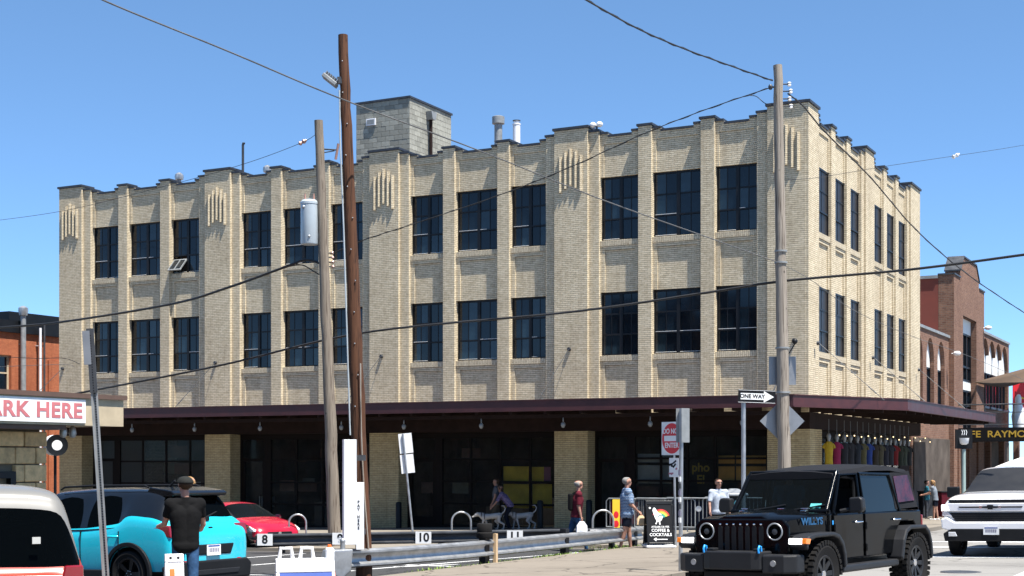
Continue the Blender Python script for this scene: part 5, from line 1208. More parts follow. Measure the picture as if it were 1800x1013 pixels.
for x in (-17.2, -15.3, -9.4, -7.5, -25.2, -23.3):
    tag(inst('bollard', bme, None, (x, -.75, gz(x, -.75) + .11)), 'black steel bollard guarding a brick column under the canopy', 'bollard', 'bollards at the columns')
# ---- crowd barriers with banners by the shop
def barrier(i, x, y, rz, lab, ban):
    t = thing('crowd_barrier', lab, 'barrier', (x, y, gz(x, y) + .12 * (y > -5.6)), rz, 'crowd barriers'); m = MB(); L, h = 2.0, 1.05
    m.tube([(-L / 2, 0, .15), (-L / 2, 0, h - .08), (-L / 2 + .08, 0, h), (L / 2 - .08, 0, h), (L / 2, 0, h - .08), (L / 2, 0, .15)], .02, 8); m.cyl((-L / 2, 0, .15), (L / 2, 0, .15), .018, n=8); m.build('frame', 'galv_dull', t, smooth=50)
    for k in range(1, 16): q = MB(); q.cyl((-L / 2 + k * L / 16, 0, .15), (-L / 2 + k * L / 16, 0, h), .007, n=6); q.build('bar', 'galv_dull', t)
    for s_ in (-.75, .75): q = MB(); q.box(s_ - .02, s_ + .02, -.28, .28, 0, .03); q.box(s_ - .015, s_ + .015, -.015, .015, .03, .15); q.build('foot', 'galv_dull', t)
    q = MB(); q.box(-L / 2 + .1, L / 2 - .1, .03, .04, .25, .95); b = q.build('banner', ban, t)
    q = MB(); q.ball((.1, .028, .72), (.10, .003, .09), 10); q.build('banner_logo', 'sign_white', b)
for i, px in enumerate((1118, 1168, 1222, 1290)):
    x, D = front(px, -4.6)
    barrier(i, x, -4.6, R(2 - i), ('steel crowd barrier with a dark maroon banner beside the plaid shirt man', 'steel crowd barrier with a black banner behind the cafe board', 'steel crowd barrier with a black banner behind the sign posts', 'steel crowd barrier with a black banner behind the grey bin')[i], 'cloth_maroon' if i == 0 else 'cloth_navy')
p, D = at(1290, 37.0), 37.0; t = thing('litter_bin', 'dark square litter bin with a domed blue-grey lid beside the man in the pale tee', 'bin', (p.x, p.y, gz(*p)), TH)
h = zof(872, D) - t.location.z
m = MB(); m.prism([(-.29, -.29), (.29, -.29), (.29, .29), (-.29, .29)], 'z', .02, h); m.build('body', 'trim_black', t, bevel=.02)
m = MB(); m.add([(-.33, -.33, h + .002), (.33, -.33, h + .002), (.33, .33, h + .002), (-.33, .33, h + .002), (-.33, -.33, h + .06), (.33, -.33, h + .06), (.33, .33, h + .06), (-.33, .33, h + .06), (-.1, -.1, h + .19), (.1, -.1, h + .19), (.1, .1, h + .19), (-.1, .1, h + .19)], [(3, 2, 1, 0), (0, 1, 5, 4), (1, 2, 6, 5), (2, 3, 7, 6), (3, 0, 4, 7), (4, 5, 9, 8), (5, 6, 10, 9), (6, 7, 11, 10), (7, 4, 8, 11), (8, 9, 10, 11)]); m.build('lid', 'alu_back', t, bevel=.015)
m = MB(); m.prism([(-.08, h - .22), (0, h - .32), (.08, h - .22), (0, h - .10)], 'y', -.296, -.2905); m.build('badge', 'cloth_teal', t)
# ---- lamp pole and cup sign by the side street, waste bins, mannequins in jerseys
p = at(1694, 47); t = thing('lamp_pole', 'slim green-grey pole with a hanging white cup sign', 'pole', (p.x, p.y, gz(*p)), TH); zq = lambda py: zof(py, 47) - t.location.z
m = MB(); m.cyl((0, 0, 0), (0, 0, zq(790)), .07, .06, n=12); m.build('post', 'transformer_paint', t, smooth=40); t.children[0].data.materials[0] = plain('pole_green', (.28, .36, .34), .5)
m = MB(); m.box(-.28, .28, -.03, .03, zq(789), zq(755)); b = m.build('sign_board', 'sign_black', t)
m = MB(); m.lathe([(.08, 0), (.14, .05), (.16, .2), (.165, .22)], 14, (0, -.04, zq(782))); m.build('cup', 'plastic_white', t, smooth=50)
for i in range(3): m = MB(); m.tube([(-.07 + .07 * i, -.035, zq(765)), (-.05 + .07 * i, -.035, zq(760)), (-.08 + .07 * i, -.035, zq(756))], .012, 5); m.build('steam', 'plastic_white', b)
JC = [(.42, .28, .015), (.24, .012, .06), (.02, .02, .025), (.025, .025, .03), (.02, .025, .035), (.10, .09, .04), (.02, .05, .22), (.04, .03, .02), (.08, .07, .04), (.02, .02, .03), (.03, .03, .035), (.20, .012, .012), (.03, .035, .02), (.05, .06, .04), (.02, .02, .02)]
JN = ['bright yellow', 'magenta', 'plain black', 'charcoal', 'black and navy', 'olive', 'royal blue', 'dark brown', 'khaki', 'ink black', 'dark slate', 'red', 'dark olive', 'moss green', 'jet black']
jpx = [1457, 1471, 1484, 1495, 1507, 1517, 1527, 1538, 1547, 1556, 1565, 1573, 1582, 1589, 1597]
for i, (cc, nm) in enumerate(zip(JC, JN)):
    y, D = side(jpx[i], .55); mt = 'jersey_' + nm.replace(' ', '_'); plain(mt, cc, .85, var=.2, scale=8)
    zt = zof(762 + .08 * (jpx[i] - 1457), D); t = thing('hanging_mannequin', nm + ' shirt on a hanging half mannequin under the side canopy', 'mannequin', (.55, y, zt - .95), R(20), 'shirts hung under the side canopy'); t.scale = (.80, .80, .9)
    m = MB(); V = []; prof = [(.17, .12, -.12), (.155, .11, .16), (.175, .13, .46), (.185, .12, .62), (.14, .10, .71), (.07, .065, .76)]
    for a, b, z in prof:
        for k in range(16): th = 2 * math.pi * k / 16; V.append((a * math.cos(th), b * math.sin(th), z))
    m.add(V, [(j * 16 + k, j * 16 + (k + 1) % 16, (j + 1) * 16 + (k + 1) % 16, (j + 1) * 16 + k) for j in range(5) for k in range(16)] + [tuple(range(15, -1, -1))])
    for s_ in (-1, 1): m.tube([(s_ * .14, 0, .66), (s_ * .20, 0, .60), (s_ * .225, 0, .50)], [.05, .055, .06], 8)
    m.build('shirt', mt, t, smooth=60)
    m = MB(); m.lathe([(.06, .74), (.055, .82), (.085, .88), (.095, .96), (.06, 1.04), (0, 1.06)], 12); m.build('head_form', 'galv_dull', t, smooth=60)
    m = MB(); m.cyl((0, 0, 1.05), (0, 0, 3.95 - t.location.z), .008, n=5); m.build('hanger_cord', 'galv_dull', t)
lmb = MB(); lmb.ball((0, 0, 0), .024, 8); lbm = lmb.mesh('bulb'); lbm.materials.append(emit('string_bulb', (1.0, .75, .4), 1.2))
t = thing('string_lights', 'string of small warm bulbs over the hanging shirts', 'string lights', (.9, 0, 3.3))
m = MB(); m.tube([(0, .8 + .5 * i, .10 * math.sin(i * 1.6)) for i in range(32)], .008, 5); m.build('cord', 'cable', t)
for i in range(16): inst('bulb', lbm, t, (0, .8 + 1.0 * i, .10 * math.sin(i * 3.2) - .05))
for i, (px, D, lab, cc) in enumerate(((1631, 56.5, 'dark plum rolling bin the woman in grey leans on', 'cloth_slate'), (1660, 55.2, 'dark plum tall bin behind the woman in grey', 'cloth_maroon'))):
    p = at(px, D); t = thing('wheeled_bin', lab, 'bin', (p.x, p.y, gz(*p) + .12), TH + R(12 * i)); m = MB(); m.add([(a * .26, b * .28, .06) for a, b in ((-1, -1), (1, -1), (1, 1), (-1, 1))] + [(a * .31, b * .34, 1.0) for a, b in ((-1, -1), (1, -1), (1, 1), (-1, 1))], [(3, 2, 1, 0), (4, 5, 6, 7), (0, 1, 5, 4), (1, 2, 6, 5), (2, 3, 7, 6), (3, 0, 4, 7)]); m.build('body', cc, t, bevel=.02)
    m = MB(); m.box(-.33, .33, -.37, .36, 1.002, 1.05); m.build('lid', 'trim_black', t, bevel=.015)
    for s_ in (-.27, .27): m = MB(); m.cyl((s_, .25, .11), (s_ + .05, .25, .11), .11, n=14); m.build('wheel', 'rubber', t)
# ---- weeds growing out of the pavement joint
def weeds(name, spots, h0, lab):
    m = MB()
    for (x, y, nb_) in spots:
        for _ in range(nb_):
            a = random.uniform(0, 6.28); r_ = abs(random.gauss(0, .14)); bx, by = x + r_ * math.cos(a) * .5, y + r_ * math.sin(a) * 1.6; h = h0 * random.uniform(.35, 1.2); t_ = random.uniform(0, 6.28); w_ = .006 + .008 * random.random(); l = h * random.uniform(.2, .7)
            b0 = Vector((bx, by, gz(bx, by))); d = Vector((math.cos(t_), math.sin(t_), 0)); s_ = Vector((-d.y, d.x, 0)) * w_
            m.add([b0 - s_, b0 + s_, b0 + d * l * .4 + Vector((0, 0, h * .7)) + s_ * .8, b0 + d * l * .4 + Vector((0, 0, h * .7)) - s_ * .8, b0 + d * l + Vector((0, 0, h))], [(0, 1, 2, 3), (3, 2, 4)])
    return tag(stuff(m.build(name, 'weed')), lab, 'weeds')
sp = [(-.50 + random.gauss(0, .04), y, int(14 + 46 * abs(math.sin(y * 1.3)) * (1.6 if -19.5 < y < -17 else .6))) for y in [-24 + .22 * i for i in range(49)]]
weeds('weeds', sp, .13, 'green weeds growing in the joint along the guardrail')
weeds('weeds', [(-1.0 + random.gauss(0, .3), -12.9 + random.gauss(0, .2), 20) for _ in range(14)] + [(-3.2 + random.gauss(0, .6), -13.6 + random.gauss(0, .3), 14) for _ in range(10)], .10, 'low weeds at the end of the far walk')

# ================================================================ VEHICLES (x forward, y to the left, z up; origin on the ground between the axles)
def vehicle(name, lab, cat, x, y, heading):
    t = thing(name, lab, cat); t.rotation_mode = 'QUATERNION'; M = on_ground(x, y, heading)
    t.location = M.translation; t.rotation_quaternion = M.to_quaternion(); return t
def wheel(parent, x, y, Rr, W, style, rim='rim_silver', tread=False):
    """tyre with a rim of its own; y>0 is the left side and its rim faces outward"""
    s = 1 if y > 0 else -1; ri = Rr * (.60 if tread else .70)
    m = MB(); h = W / 2
    m.lathe([(ri, -h * .8), (Rr * .86, -h), (Rr * .965, -h * .85), (Rr, -h * .6), (Rr, h * .6), (Rr * .965, h * .85), (Rr * .86, h), (ri, h * .8), (ri - .012, h * .5), (ri - .012, -h * .5), (ri, -h * .8)], 40, ax='y', caps=False)
    ty = m.build('tyre', 'rubber', parent, smooth=35, loc=(x, y, Rr)); ty.rotation_euler = (0, random.uniform(0, 1), 0)
    if tread:
        tb = MB(); nb_ = 34
        for k in range(nb_):
            a = 2 * math.pi * k / nb_
            for j, (yy, ww) in enumerate(((-h * .78, .30), (-h * .27, .26), (h * .27, .26), (h * .78, .30))):
                aa = a + (.05 if j % 2 else -.03); Mx = Matrix.Rotation(-aa, 3, 'Y')
                tb.obox(Mx @ Vector((Rr + .004, yy, 0)), (.022 if abs(yy) < h * .5 else .05, W * ww * .85, Rr * .125), Mx)
        stuff(tb.build('tread', 'rubber', ty))
    m = MB(); m.lathe([(ri + .004, h * .78), (ri - .005, h * .84), (ri - .03, h * .78), (ri - .035, -h * .5)], 32, ax='y', caps=False)
    m.lathe([(.0, h * .62), (.055, h * .62), (.065, h * .45), (.065, h * .2)], 16, ax='y')
    n = {'five': 5, 'ten': 10, 'eight': 8, 'twin': 5}[style]
    for k in range(n):
        a = 2 * math.pi * k / n
        for da in ((-.16, .16) if style == 'twin' else (0,)):
            Mx = Matrix.Rotation(a + da * .4, 3, 'Y')
            w0, w1 = {'five': (.05, .075), 'ten': (.03, .03), 'eight': (.05, .07), 'twin': (.028, .03)}[style]
            off_ = da * .28
            V = [Vector((-w0 / 2 + off_ * .3, h * .35, .05)), Vector((w0 / 2 + off_ * .3, h * .35, .05)), Vector((w1 / 2 + off_ * ri * 2, h * .5, ri - .02)), Vector((-w1 / 2 + off_ * ri * 2, h * .5, ri - .02))]
            V += [v + Vector((0, h * .26, 0)) for v in V]
            m.add([Mx @ v for v in V], [(3, 2, 1, 0), (4, 5, 6, 7), (0, 1, 5, 4), (1, 2, 6, 5), (2, 3, 7, 6), (3, 0, 4, 7)])
    rm = m.build('rim', rim, ty, smooth=30)
    if s < 0: rm.rotation_euler = (0, 0, math.pi)
    m = MB(); m.lathe([(0, 0), (ri - .04, 0)], 24, (0, 0, 0), 'y'); m.build('brake_disc', 'steel_black', ty)
    m = MB(); m.lathe([(.0, s * h * .66), (.05, s * h * .66), (.055, s * h * .55)], 16, ax='y'); m.build('hub_cap', 'chrome' if tread else rim, ty, smooth=40)
    for k in range(6):
        q = MB(); a = 2 * math.pi * k / 6; q.ball((.045 * math.cos(a), s * h * .63, .045 * math.sin(a)), .009, 6); q.build('wheel_nut', 'chrome', ty)
    return ty
def loft(root, st, W, cellmat, slots, wheels, wr, sub=2, wellmat=None):
    """body shell through cross-sections; slots = [(part name, material)], cellmat(i, j, xm) picks the slot"""
    n = 9; V = []; rings = len(st)
    for (x, zb, zs, zt, ws, rw) in st:
        w_ = W / 2 * ws; H = zs - zb
        pts = [(0, zb), (w_ * .80, zb), (w_ * .965, zb + .13 * H), (w_ * 1.0, zb + .52 * H), (w_ * .985, zs - .08 * H), (w_ * .945, zs)]
        if rw: pts += [(w_ * .945 + (rw - w_ * .945) * .86, zs + .84 * (zt - zs)), (rw * .86, zt - .03), (0, zt)]
        else: pts += [(w_ * .84, zs + .7 * (zt - zs)), (w_ * .5, zt - .006), (0, zt)]
        V += [(x, y, z) for y, z in pts] + [(x, -y, z) for y, z in pts[-2:0:-1]]
    K = 2 * n - 2; F = []; Mi = []
    for i in range(rings - 1):
        for k in range(K):
            j = k if k < n - 1 else K - 1 - k
            F.append((i * K + k, i * K + (k + 1) % K, (i + 1) * K + (k + 1) % K, (i + 1) * K + k)); Mi.append(cellmat(i, j, (st[i][0] + st[i + 1][0]) / 2))
    F += [tuple(range(K)), tuple(range((rings - 1) * K, rings * K))]; Mi += [cellmat(0, -1, st[0][0]), cellmat(rings - 2, -1, st[-1][0])]
    me = bpy.data.meshes.new('shell'); me.from_pydata(V, [], F)
    for p, i in zip(me.polygons, Mi): p.material_index = i
    bm = bmesh.new(); bm.from_mesh(me); bmesh.ops.recalc_face_normals(bm, faces=bm.faces)
    cl = bm.edges.layers.float.get('crease_edge') or bm.edges.layers.float.new('crease_edge')
    for e in bm.edges:
        if len(e.link_faces) == 2 and e.link_faces[0].material_index != e.link_faces[1].material_index: e[cl] = .45
    bm.to_mesh(me); bm.free()
    for nme, mt in slots: me.materials.append(MATS[mt])
    o = bpy.data.objects.new('shell', me); COL.objects.link(o)
    sb = o.modifiers.new('s', 'SUBSURF'); sb.levels = sub; sb.render_levels = sub
    cs = []
    for (wx, wy) in wheels:
        q = MB(); q.cyl((wx, wy - .30, wr), (wx, wy + .30, wr), wr * 1.16, n=36); c = q.build('c', slots[-1][1]); c.data.materials.clear()
        for nme, mt in slots: c.data.materials.append(MATS[mt])
        for p in c.data.polygons: p.material_index = len(slots) - 1
        cs.append(c); b = o.modifiers.new('b', 'BOOLEAN'); b.object = c; b.operation = 'DIFFERENCE'; b.solver = 'EXACT'
    bpy.context.view_layer.update(); m2 = evalmesh(o); drop(o)
    for c in cs: drop(c)
    parts = split_by_material(m2, [s_[0] for s_ in slots], [s_[1] for s_ in slots], root, 35)
    bpy.data.meshes.remove(m2); return {p.name.split('.')[0]: p for p in parts}
def arch(root, wx, y0, y1, Rin, Rout, zc, mat, a0=-8, a1=188, name='arch_trim'):
    P = [(wx + Rout * math.cos(R(a)), zc + Rout * math.sin(R(a))) for a in range(a0, a1 + 1, 7)] + [(wx + Rin * math.cos(R(a)), zc + Rin * math.sin(R(a))) for a in range(a1, a0 - 1, -7)]
    m = MB(); m.prism(P, 'y', y0, y1); return m.build(name, mat, root, bevel=.008)
def rearface(root, name, mat, x, poly, th=.012, bevel=0):
    m = MB(); m.prism(poly, 'x', x - th, x + th); return m.build(name, mat, root, bevel=bevel)
BOW = [(-.10, -.018), (-.035, -.018), (-.04, -.042), (.04, -.042), (.035, -.018), (.10, -.018), (.118, .018), (.048, .018), (.042, .042), (-.042, .042), (-.048, .018), (-.118, .018)]
def smallplate(root, x, y, z, yaw, sgn, s1='KXR 4827'):
    m = MB(); m.box(-.006, .006, -.155, .155, -.08, .08); o = m.build('licence_plate', 'sign_white', root, loc=(x, y, z)); o.rotation_euler = (0, 0, yaw)
    k = MB(); k.box(sgn * .0062, sgn * .0075, -.12, .12, -.035, .03)
    for i in range(6):
        q = MB(); q.box(min(sgn * .0064, sgn * .008), max(sgn * .0064, sgn * .008), -.11 + .038 * i, -.085 + .038 * i, -.03, .03); q.build('plate_character', 'pay_side', o)
    q = MB(); q.box(min(sgn * .0064, sgn * .008), max(sgn * .0064, sgn * .008), -.13, .13, .05, .072); q.build('plate_strip', 'poster_blue', o)

# ---- cyan crossover with a black roof, seen from its rear corner
C1 = vehicle('parked_car', 'bright cyan crossover with a black roof parked behind the man in black', 'car', -3.77, -28.33, R(178.5))
st = [(-2.20, .42, .80, .86, .80, 0), (-2.19, .36, .92, .98, .93, 0), (-2.10, .30, 1.03, 1.09, .985, 0), (-2.03, .27, 1.09, 1.17, .995, .62), (-1.80, .25, 1.17, 1.545, .99, .62), (-1.60, .25, 1.17, 1.625, .985, .63), (-1.24, .24, 1.22, 1.64, .98, .63), (-1.12, .24, 1.07, 1.645, .99, .63),
      (-.40, .23, 1.0, 1.655, .99, .64), (-.32, .23, 1.0, 1.655, .99, .64), (.42, .23, .985, 1.63, .99, .63), (.52, .23, .985, 1.61, .99, .62), (1.22, .23, 1.0, 1.08, 1.0, 0), (1.75, .25, .96, 1.03, .98, 0), (2.08, .30, .86, .92, .92, 0), (2.19, .36, .72, .78, .80, 0)]
def cm(i, j, xm):
    if j == -1: return 0
    if j in (0, 1): return 3
    if xm > .95 or xm < -2.0: return 0
    if -2.0 < xm < -1.75 and j >= 5: return 2 if j >= 6 else 4
    if .47 < xm < 1.0 and j >= 6: return 5
    if j == 5:
        if xm < -1.16: return 4
        return 4 if (-.41 < xm < -.31 or .40 < xm < .55 or -1.25 < xm < -1.1) else 1
    if j >= 6: return 4
    return 0
loft(C1, st, 1.82, cm, [('body', 'paint_cyan'), ('side_window', 'car_glass'), ('rear_window', 'car_glass'), ('cladding', 'trim_black'), ('roof', 'paint_black'), ('windshield', 'car_glass'), ('wheel_well', 'steel_black')], [(1.32, .80), (1.32, -.80), (-1.32, .80), (-1.32, -.80)], .345)
for wx in (1.32, -1.32):
    for s in (1, -1):
        arch(C1, wx, s * .875, s * .925, .405, .47, .345, 'trim_black'); wheel(C1, wx, s * .80, .345, .225, 'five', 'rim_black')
for s in (1, -1):
    m = MB(); m.box(-.92, .92, min(s * .86, s * .915), max(s * .86, s * .915), .24, .40); m.build('sill_cladding', 'trim_black', C1, bevel=.015)
    m = MB(); m.prism([(-2.165, .88), (-2.13, 1.06), (-1.95, 1.065), (-1.70, 1.02), (-1.74, .97), (-2.0, .885)], 'y', s * .60, s * .885); m.build('tail_lamp', 'lamp_red', C1, bevel=.02)
    m = MB(); m.tube([(-1.45, s * .58, 1.63), (-1.38, s * .58, 1.66), (-.3, s * .60, 1.672), (.30, s * .58, 1.655), (.38, s * .58, 1.62)], .016, 8); m.build('roof_rail', 'trim_black', C1, smooth=50)
    for hx in (-1.02, .05): m = MB(); m.tube([(hx - .10, s * .895, .90), (hx - .08, s * .93, .90), (hx + .08, s * .93, .90), (hx + .10, s * .895, .90)], .018, 8); m.build('door_handle', 'paint_cyan', C1, smooth=50)
    for hx in (-1.13, -.34, .62): m = MB(); m.box(hx - .004, hx + .004, min(s * .80, s * .902), max(s * .80, s * .902), .42, .98); m.build('door_seam', 'steel_black', C1)
    m = MB(); m.ball((.72, s * 1.0, 1.06), (.09, .11, .075), 14); m.cyl((.74, s * .86, 1.0), (.74, s * .95, 1.04), .03, n=8); m.build('door_mirror', 'paint_black', C1, smooth=50)
    m = MB(); m.prism([(-1.1, 1.02), (-.42, .99), (.5, .975), (.5, .99), (-.42, 1.005), (-1.1, 1.035)], 'y', s * .86, s * .872); m.build('window_trim', 'paint_black', C1)
    m = MB(); m.ball((-2.19, s * .62, .50), (.03, .09, .035), 10); m.build('reflector', 'lamp_red', C1, smooth=50)
m = MB(); m.prism([(-.86, .22), (.86, .22), (.90, .44), (.80, .52), (-.80, .52), (-.90, .44)], 'x', -2.23, -1.98); m.build('rear_bumper', 'trim_black', C1, bevel=.03, seg=3)
m = MB(); m.prism([(-.55, .30), (.55, .30), (.60, .38), (-.60, .38)], 'x', -2.245, -2.2); m.build('skid_plate', 'trim_grey', C1, bevel=.01)
m = MB(); m.prism([(-.42, .60), (.42, .60), (.50, .76), (-.50, .76)], 'x', -2.215, -2.17); m.build('plate_recess', 'steel_black', C1, bevel=.02); C1.children[-1].data.materials[0] = MATS['paint_cyan']
smallplate(C1, -2.224, 0, .67, 0, -1)
m = MB(); m.prism(BOW, 'x', -2.222, -2.18); o = m.build('bow_tie_badge', 'trim_black', C1, loc=(.055, 0, .98))
m = MB(); m.prism([(-1.99, 1.535), (-1.93, 1.575), (-1.50, 1.635), (-1.45, 1.56), (-1.62, 1.48), (-1.96, 1.49)], 'y', -.61, .61); m.build('spoiler', 'paint_black', C1, bevel=.015)
m = MB(); m.cyl((-2.06, .0, 1.16), (-1.95, -.42, 1.25), .012, n=6); m.box(-2.10, -2.02, -.05, .07, 1.11, 1.17); m.build('rear_wiper', 'trim_black', C1)
m = MB(); m.tube([(-1.35, 0, 1.64), (-1.46, 0, 1.73)], .02, 6); m.build('antenna', 'trim_black', C1)

C1.scale = (1.03, 1.03, 1.04)
# ---- red and charcoal hatchback nosed in behind the numbered rail
C2 = vehicle('parked_car', 'red-topped hatchback with charcoal sides behind the number eight rail', 'car', -11.75, -14.75, R(341))
st = [(-2.1, .42, .80, .86, .82, 0), (-2.06, .34, .92, .98, .94, 0), (-1.95, .28, .98, 1.06, .98, 0), (-1.55, .22, .97, 1.34, 1.0, .50), (-.95, .20, .94, 1.43, 1.0, .56), (-.3, .19, .92, 1.455, .99, .57), (-.22, .19, .92, 1.455, .99, .57), (.18, .19, .90, 1.42, .99, .55), (1.02, .19, .90, .97, .99, 0), (1.55, .20, .82, .91, .97, 0), (1.95, .24, .68, .80, .91, 0), (2.14, .28, .56, .66, .80, 0), (2.2, .32, .46, .52, .66, 0)]
def cm(i, j, xm):
    if j == -1: return 0
    if xm > .6:
        if j in (1, 2, 3, 4): return 3 if xm < 1.9 else 0
        return 4 if j == 0 else 0
    if j == 0: return 4
    if j in (1, 2, 3, 4): return 3
    if .18 < xm < .62 and j >= 6: return 1
    if -1.95 < xm < -1.5 and j >= 6: return 2
    if j == 5: return 5 if (-1.9 < xm < .6 and not -.31 < xm < -.21) else 4
    return 0
loft(C2, st, 1.79, cm, [('body_top', 'paint_red'), ('windshield', 'screen_glass'), ('rear_window', 'car_glass'), ('body_side', 'paint_charcoal'), ('underbody', 'steel_black'), ('side_window', 'car_glass'), ('wheel_well', 'steel_black')], [(1.38, .79), (1.38, -.79), (-1.3, .79), (-1.3, -.79)], .325)
for wx in (1.38, -1.3):
    for s in (1, -1): wheel(C2, wx, s * .80, .325, .21, 'twin', 'rim_silver')
for s in (1, -1):
    m = MB(); m.prism([(1.80, .735), (2.04, .625), (2.05, .56), (1.86, .58), (1.76, .66)], 'y', s * .52, s * .83); m.build('headlamp', 'lamp_clear', C2, bevel=.02)
    m = MB(); m.prism([(1.74, .72), (1.80, .735), (1.76, .66), (1.70, .67)], 'y', s * .72, s * .86); m.build('indicator', 'lamp_amber_lens', C2, bevel=.008)
    m = MB(); m.ball((.62, s * 1.0, .97), (.10, .11, .07), 12); m.cyl((.60, s * .86, .93), (.62, s * .95, .96), .03, n=8); m.build('door_mirror', 'paint_red', C2, smooth=50)
    m = MB(); m.prism([(-.55, .24), (-.45, .24), (-.3, .30), (-.3, .36)], 'z', .3, .31)
    m = MB(); m.box(1.86, 2.08, min(s * .60, s * .80), max(s * .60, s * .80), .33, .42); m.build('intake', 'steel_black', C2, bevel=.02)
m = MB(); m.prism([(-.46, .42), (.46, .42), (.42, .55), (-.42, .55)], 'x', 2.0, 2.195); m.build('grille', 'steel_black', C2, bevel=.015)
m = MB(); m.prism([(-.74, .24), (.74, .24), (.78, .34), (-.78, .34)], 'x', 1.95, 2.20); m.build('front_lip', 'paint_red', C2, bevel=.02)
m = MB(); m.lathe([(.0, .0), (.06, .0), (.06, .02)], 16, (2.18, 0, .49), 'x'); m.build('badge', 'chrome', C2)

s_ = .91; q = Vector((-11.75, -14.75)) + Vector((1.38 * math.cos(R(341)) + .8 * math.sin(R(341)), 1.38 * math.sin(R(341)) - .8 * math.cos(R(341)))) * (1 - s_) + Vector((-.42, .55)); C2.scale = (s_, s_, s_); C2.location = (q.x, q.y, gz(q.x, q.y))
# ---- white pickup coming down the side street
C3 = vehicle('pickup_truck', 'white pickup truck with a black split grille driving down the side street', 'truck', 8.41, -12.9, R(267.6))
st = [(-3.0, .55, 1.20, 1.30, .96, 0), (-2.9, .45, 1.30, 1.40, .99, 0), (-1.45, .42, 1.30, 1.42, 1.0, 0), (-1.30, .40, 1.30, 1.46, 1.0, 0), (-1.15, .40, 1.27, 1.86, 1.0, .66), (-.5, .40, 1.26, 1.925, 1.0, .70), (-.42, .40, 1.26, 1.925, 1.0, .70), (.25, .40, 1.25, 1.90, 1.0, .69), (1.20, .40, 1.26, 1.335, 1.0, 0), (1.9, .42, 1.24, 1.345, 1.0, 0), (2.45, .46, 1.19, 1.31, .985, 0), (2.70, .50, 1.10, 1.22, .955, 0), (2.76, .56, 1.02, 1.10, .93, 0)]
def cm(i, j, xm):
    if j == -1: return 0
    if j == 0: return 3
    if .3 < xm < 1.1 and j >= 6: return 1
    if -1.3 < xm < -1.1 and j >= 6: return 2
    if j == 5 and -1.2 < xm < .8: return 4 if not -.52 < xm < -.40 else 0
    return 0
loft(C3, st, 2.05, cm, [('body', 'paint_white'), ('windshield', 'screen_glass'), ('rear_window', 'car_glass'), ('underbody', 'trim_black'), ('side_window', 'car_glass'), ('wheel_well', 'steel_black')], [(1.87, .88), (1.87, -.88), (-1.87, .88), (-1.87, -.88)], .41)
for wx in (1.87, -1.87):
    for s in (1, -1): wheel(C3, wx, s * .87, .405, .27, 'ten', 'rim_silver')
def ff(name, mat, poly, x0, x1, bevel=.012): m = MB(); m.prism(poly, 'x', x0, x1); return m.build(name, mat, C3, bevel=bevel)
ff('upper_grille', 'steel_black', [(-.82, 1.125), (.82, 1.125), (.86, 1.195), (-.86, 1.195)], 2.60, 2.768)
ff('grille_bar', 'paint_white', [(-.93, .955), (.93, .955), (.90, 1.122), (-.90, 1.122)], 2.62, 2.805)
ff('bar_slot', 'steel_black', [(-.62, 1.025), (.62, 1.025), (.64, 1.055), (-.64, 1.055)], 2.70, 2.812, .004)
o = MB(); o.prism([(a * 1.3, b * 1.1) for a, b in BOW], 'x', 2.80, 2.83); o.build('bow_tie_badge', 'steel_black', C3, loc=(0, 0, 1.04))
for s in (-1, 1):
    k = MB(); k.prism([(s * .16, 1.015), (s * .22, 1.015), (s * .22, 1.065), (s * .16, 1.065)], 'x', 2.80, 2.82); k.build('chrome_trim', 'chrome', C3)
lg = ff('lower_grille', 'steel_black', [(-.70, .745), (.70, .745), (.84, .93), (-.84, .93)], 2.62, 2.79)
for i in range(3):
    k = MB(); k.box(2.79, 2.80, -.74, .74, .775 + .045 * i, .79 + .045 * i); k.build('grille_slat', 'trim_grey', lg)
ff('bumper', 'paint_white', [(-.98, .60), (-.70, .52), (.70, .52), (.98, .60), (1.0, .80), (.88, .84), (.72, .74), (-.72, .74), (-.88, .84), (-1.0, .80)], 2.45, 2.85, .03)
ff('lower_bumper', 'trim_black', [(-.92, .34), (.92, .34), (.95, .50), (.78, .60), (-.78, .60), (-.95, .50)], 2.45, 2.862, .02)
for s in (1, -1):
    ff('headlamp', 'lamp_clear', [(s * .70, 1.0), (s * .985, .96), (s * .99, 1.10), (s * .72, 1.10)], 2.56, 2.80, .015)
    k = MB(); k.prism([(s * .83, .975), (s * .985, .965), (s * .985, 1.09), (s * .86, 1.09)], 'x', 2.80, 2.812); k.build('running_lamp', 'drl_white', C3, bevel=.004)
    ff('lower_lamp', 'lamp_clear', [(s * .76, .86), (s * .98, .86), (s * .975, .94), (s * .86, .94)], 2.60, 2.79, .01); C3.children[-1].data.materials[0] = MATS['trim_grey']
    ff('fog_lamp', 'lamp_clear', [(s * .66, .44), (s * .84, .44), (s * .84, .53), (s * .70, .53)], 2.70, 2.872, .01)
    m = MB(); m.box(.78, .92, min(s * 1.04, s * 1.30), max(s * 1.04, s * 1.30), 1.22, 1.46); m.build('door_mirror', 'steel_black', C3, bevel=.03, seg=3)
    m = MB(); m.cyl((.86, s * .94, 1.25), (.86, s * 1.06, 1.29), .03, n=8); m.build('mirror_arm', 'steel_black', C3)
    m = MB(); m.box(-1.0, 1.2, min(s * .93, s * 1.07), max(s * .93, s * 1.07), .36, .42); m.build('running_board', 'trim_black', C3, bevel=.02)
smallplate(C3, 2.872, .02, .555, 0, 1)
m = MB(); m.prism([(-.6, 1.25), (0, 1.30), (.6, 1.25)], 'x', 2.3, 2.31)
m = MB(); m.box(.42, .60, -.02, .02, 1.45, 1.62); m.ball((.50, 0, 1.40), (.02, .05, .08), 8); m.build('rear_view_pendant', 'yellow_sign', C3)
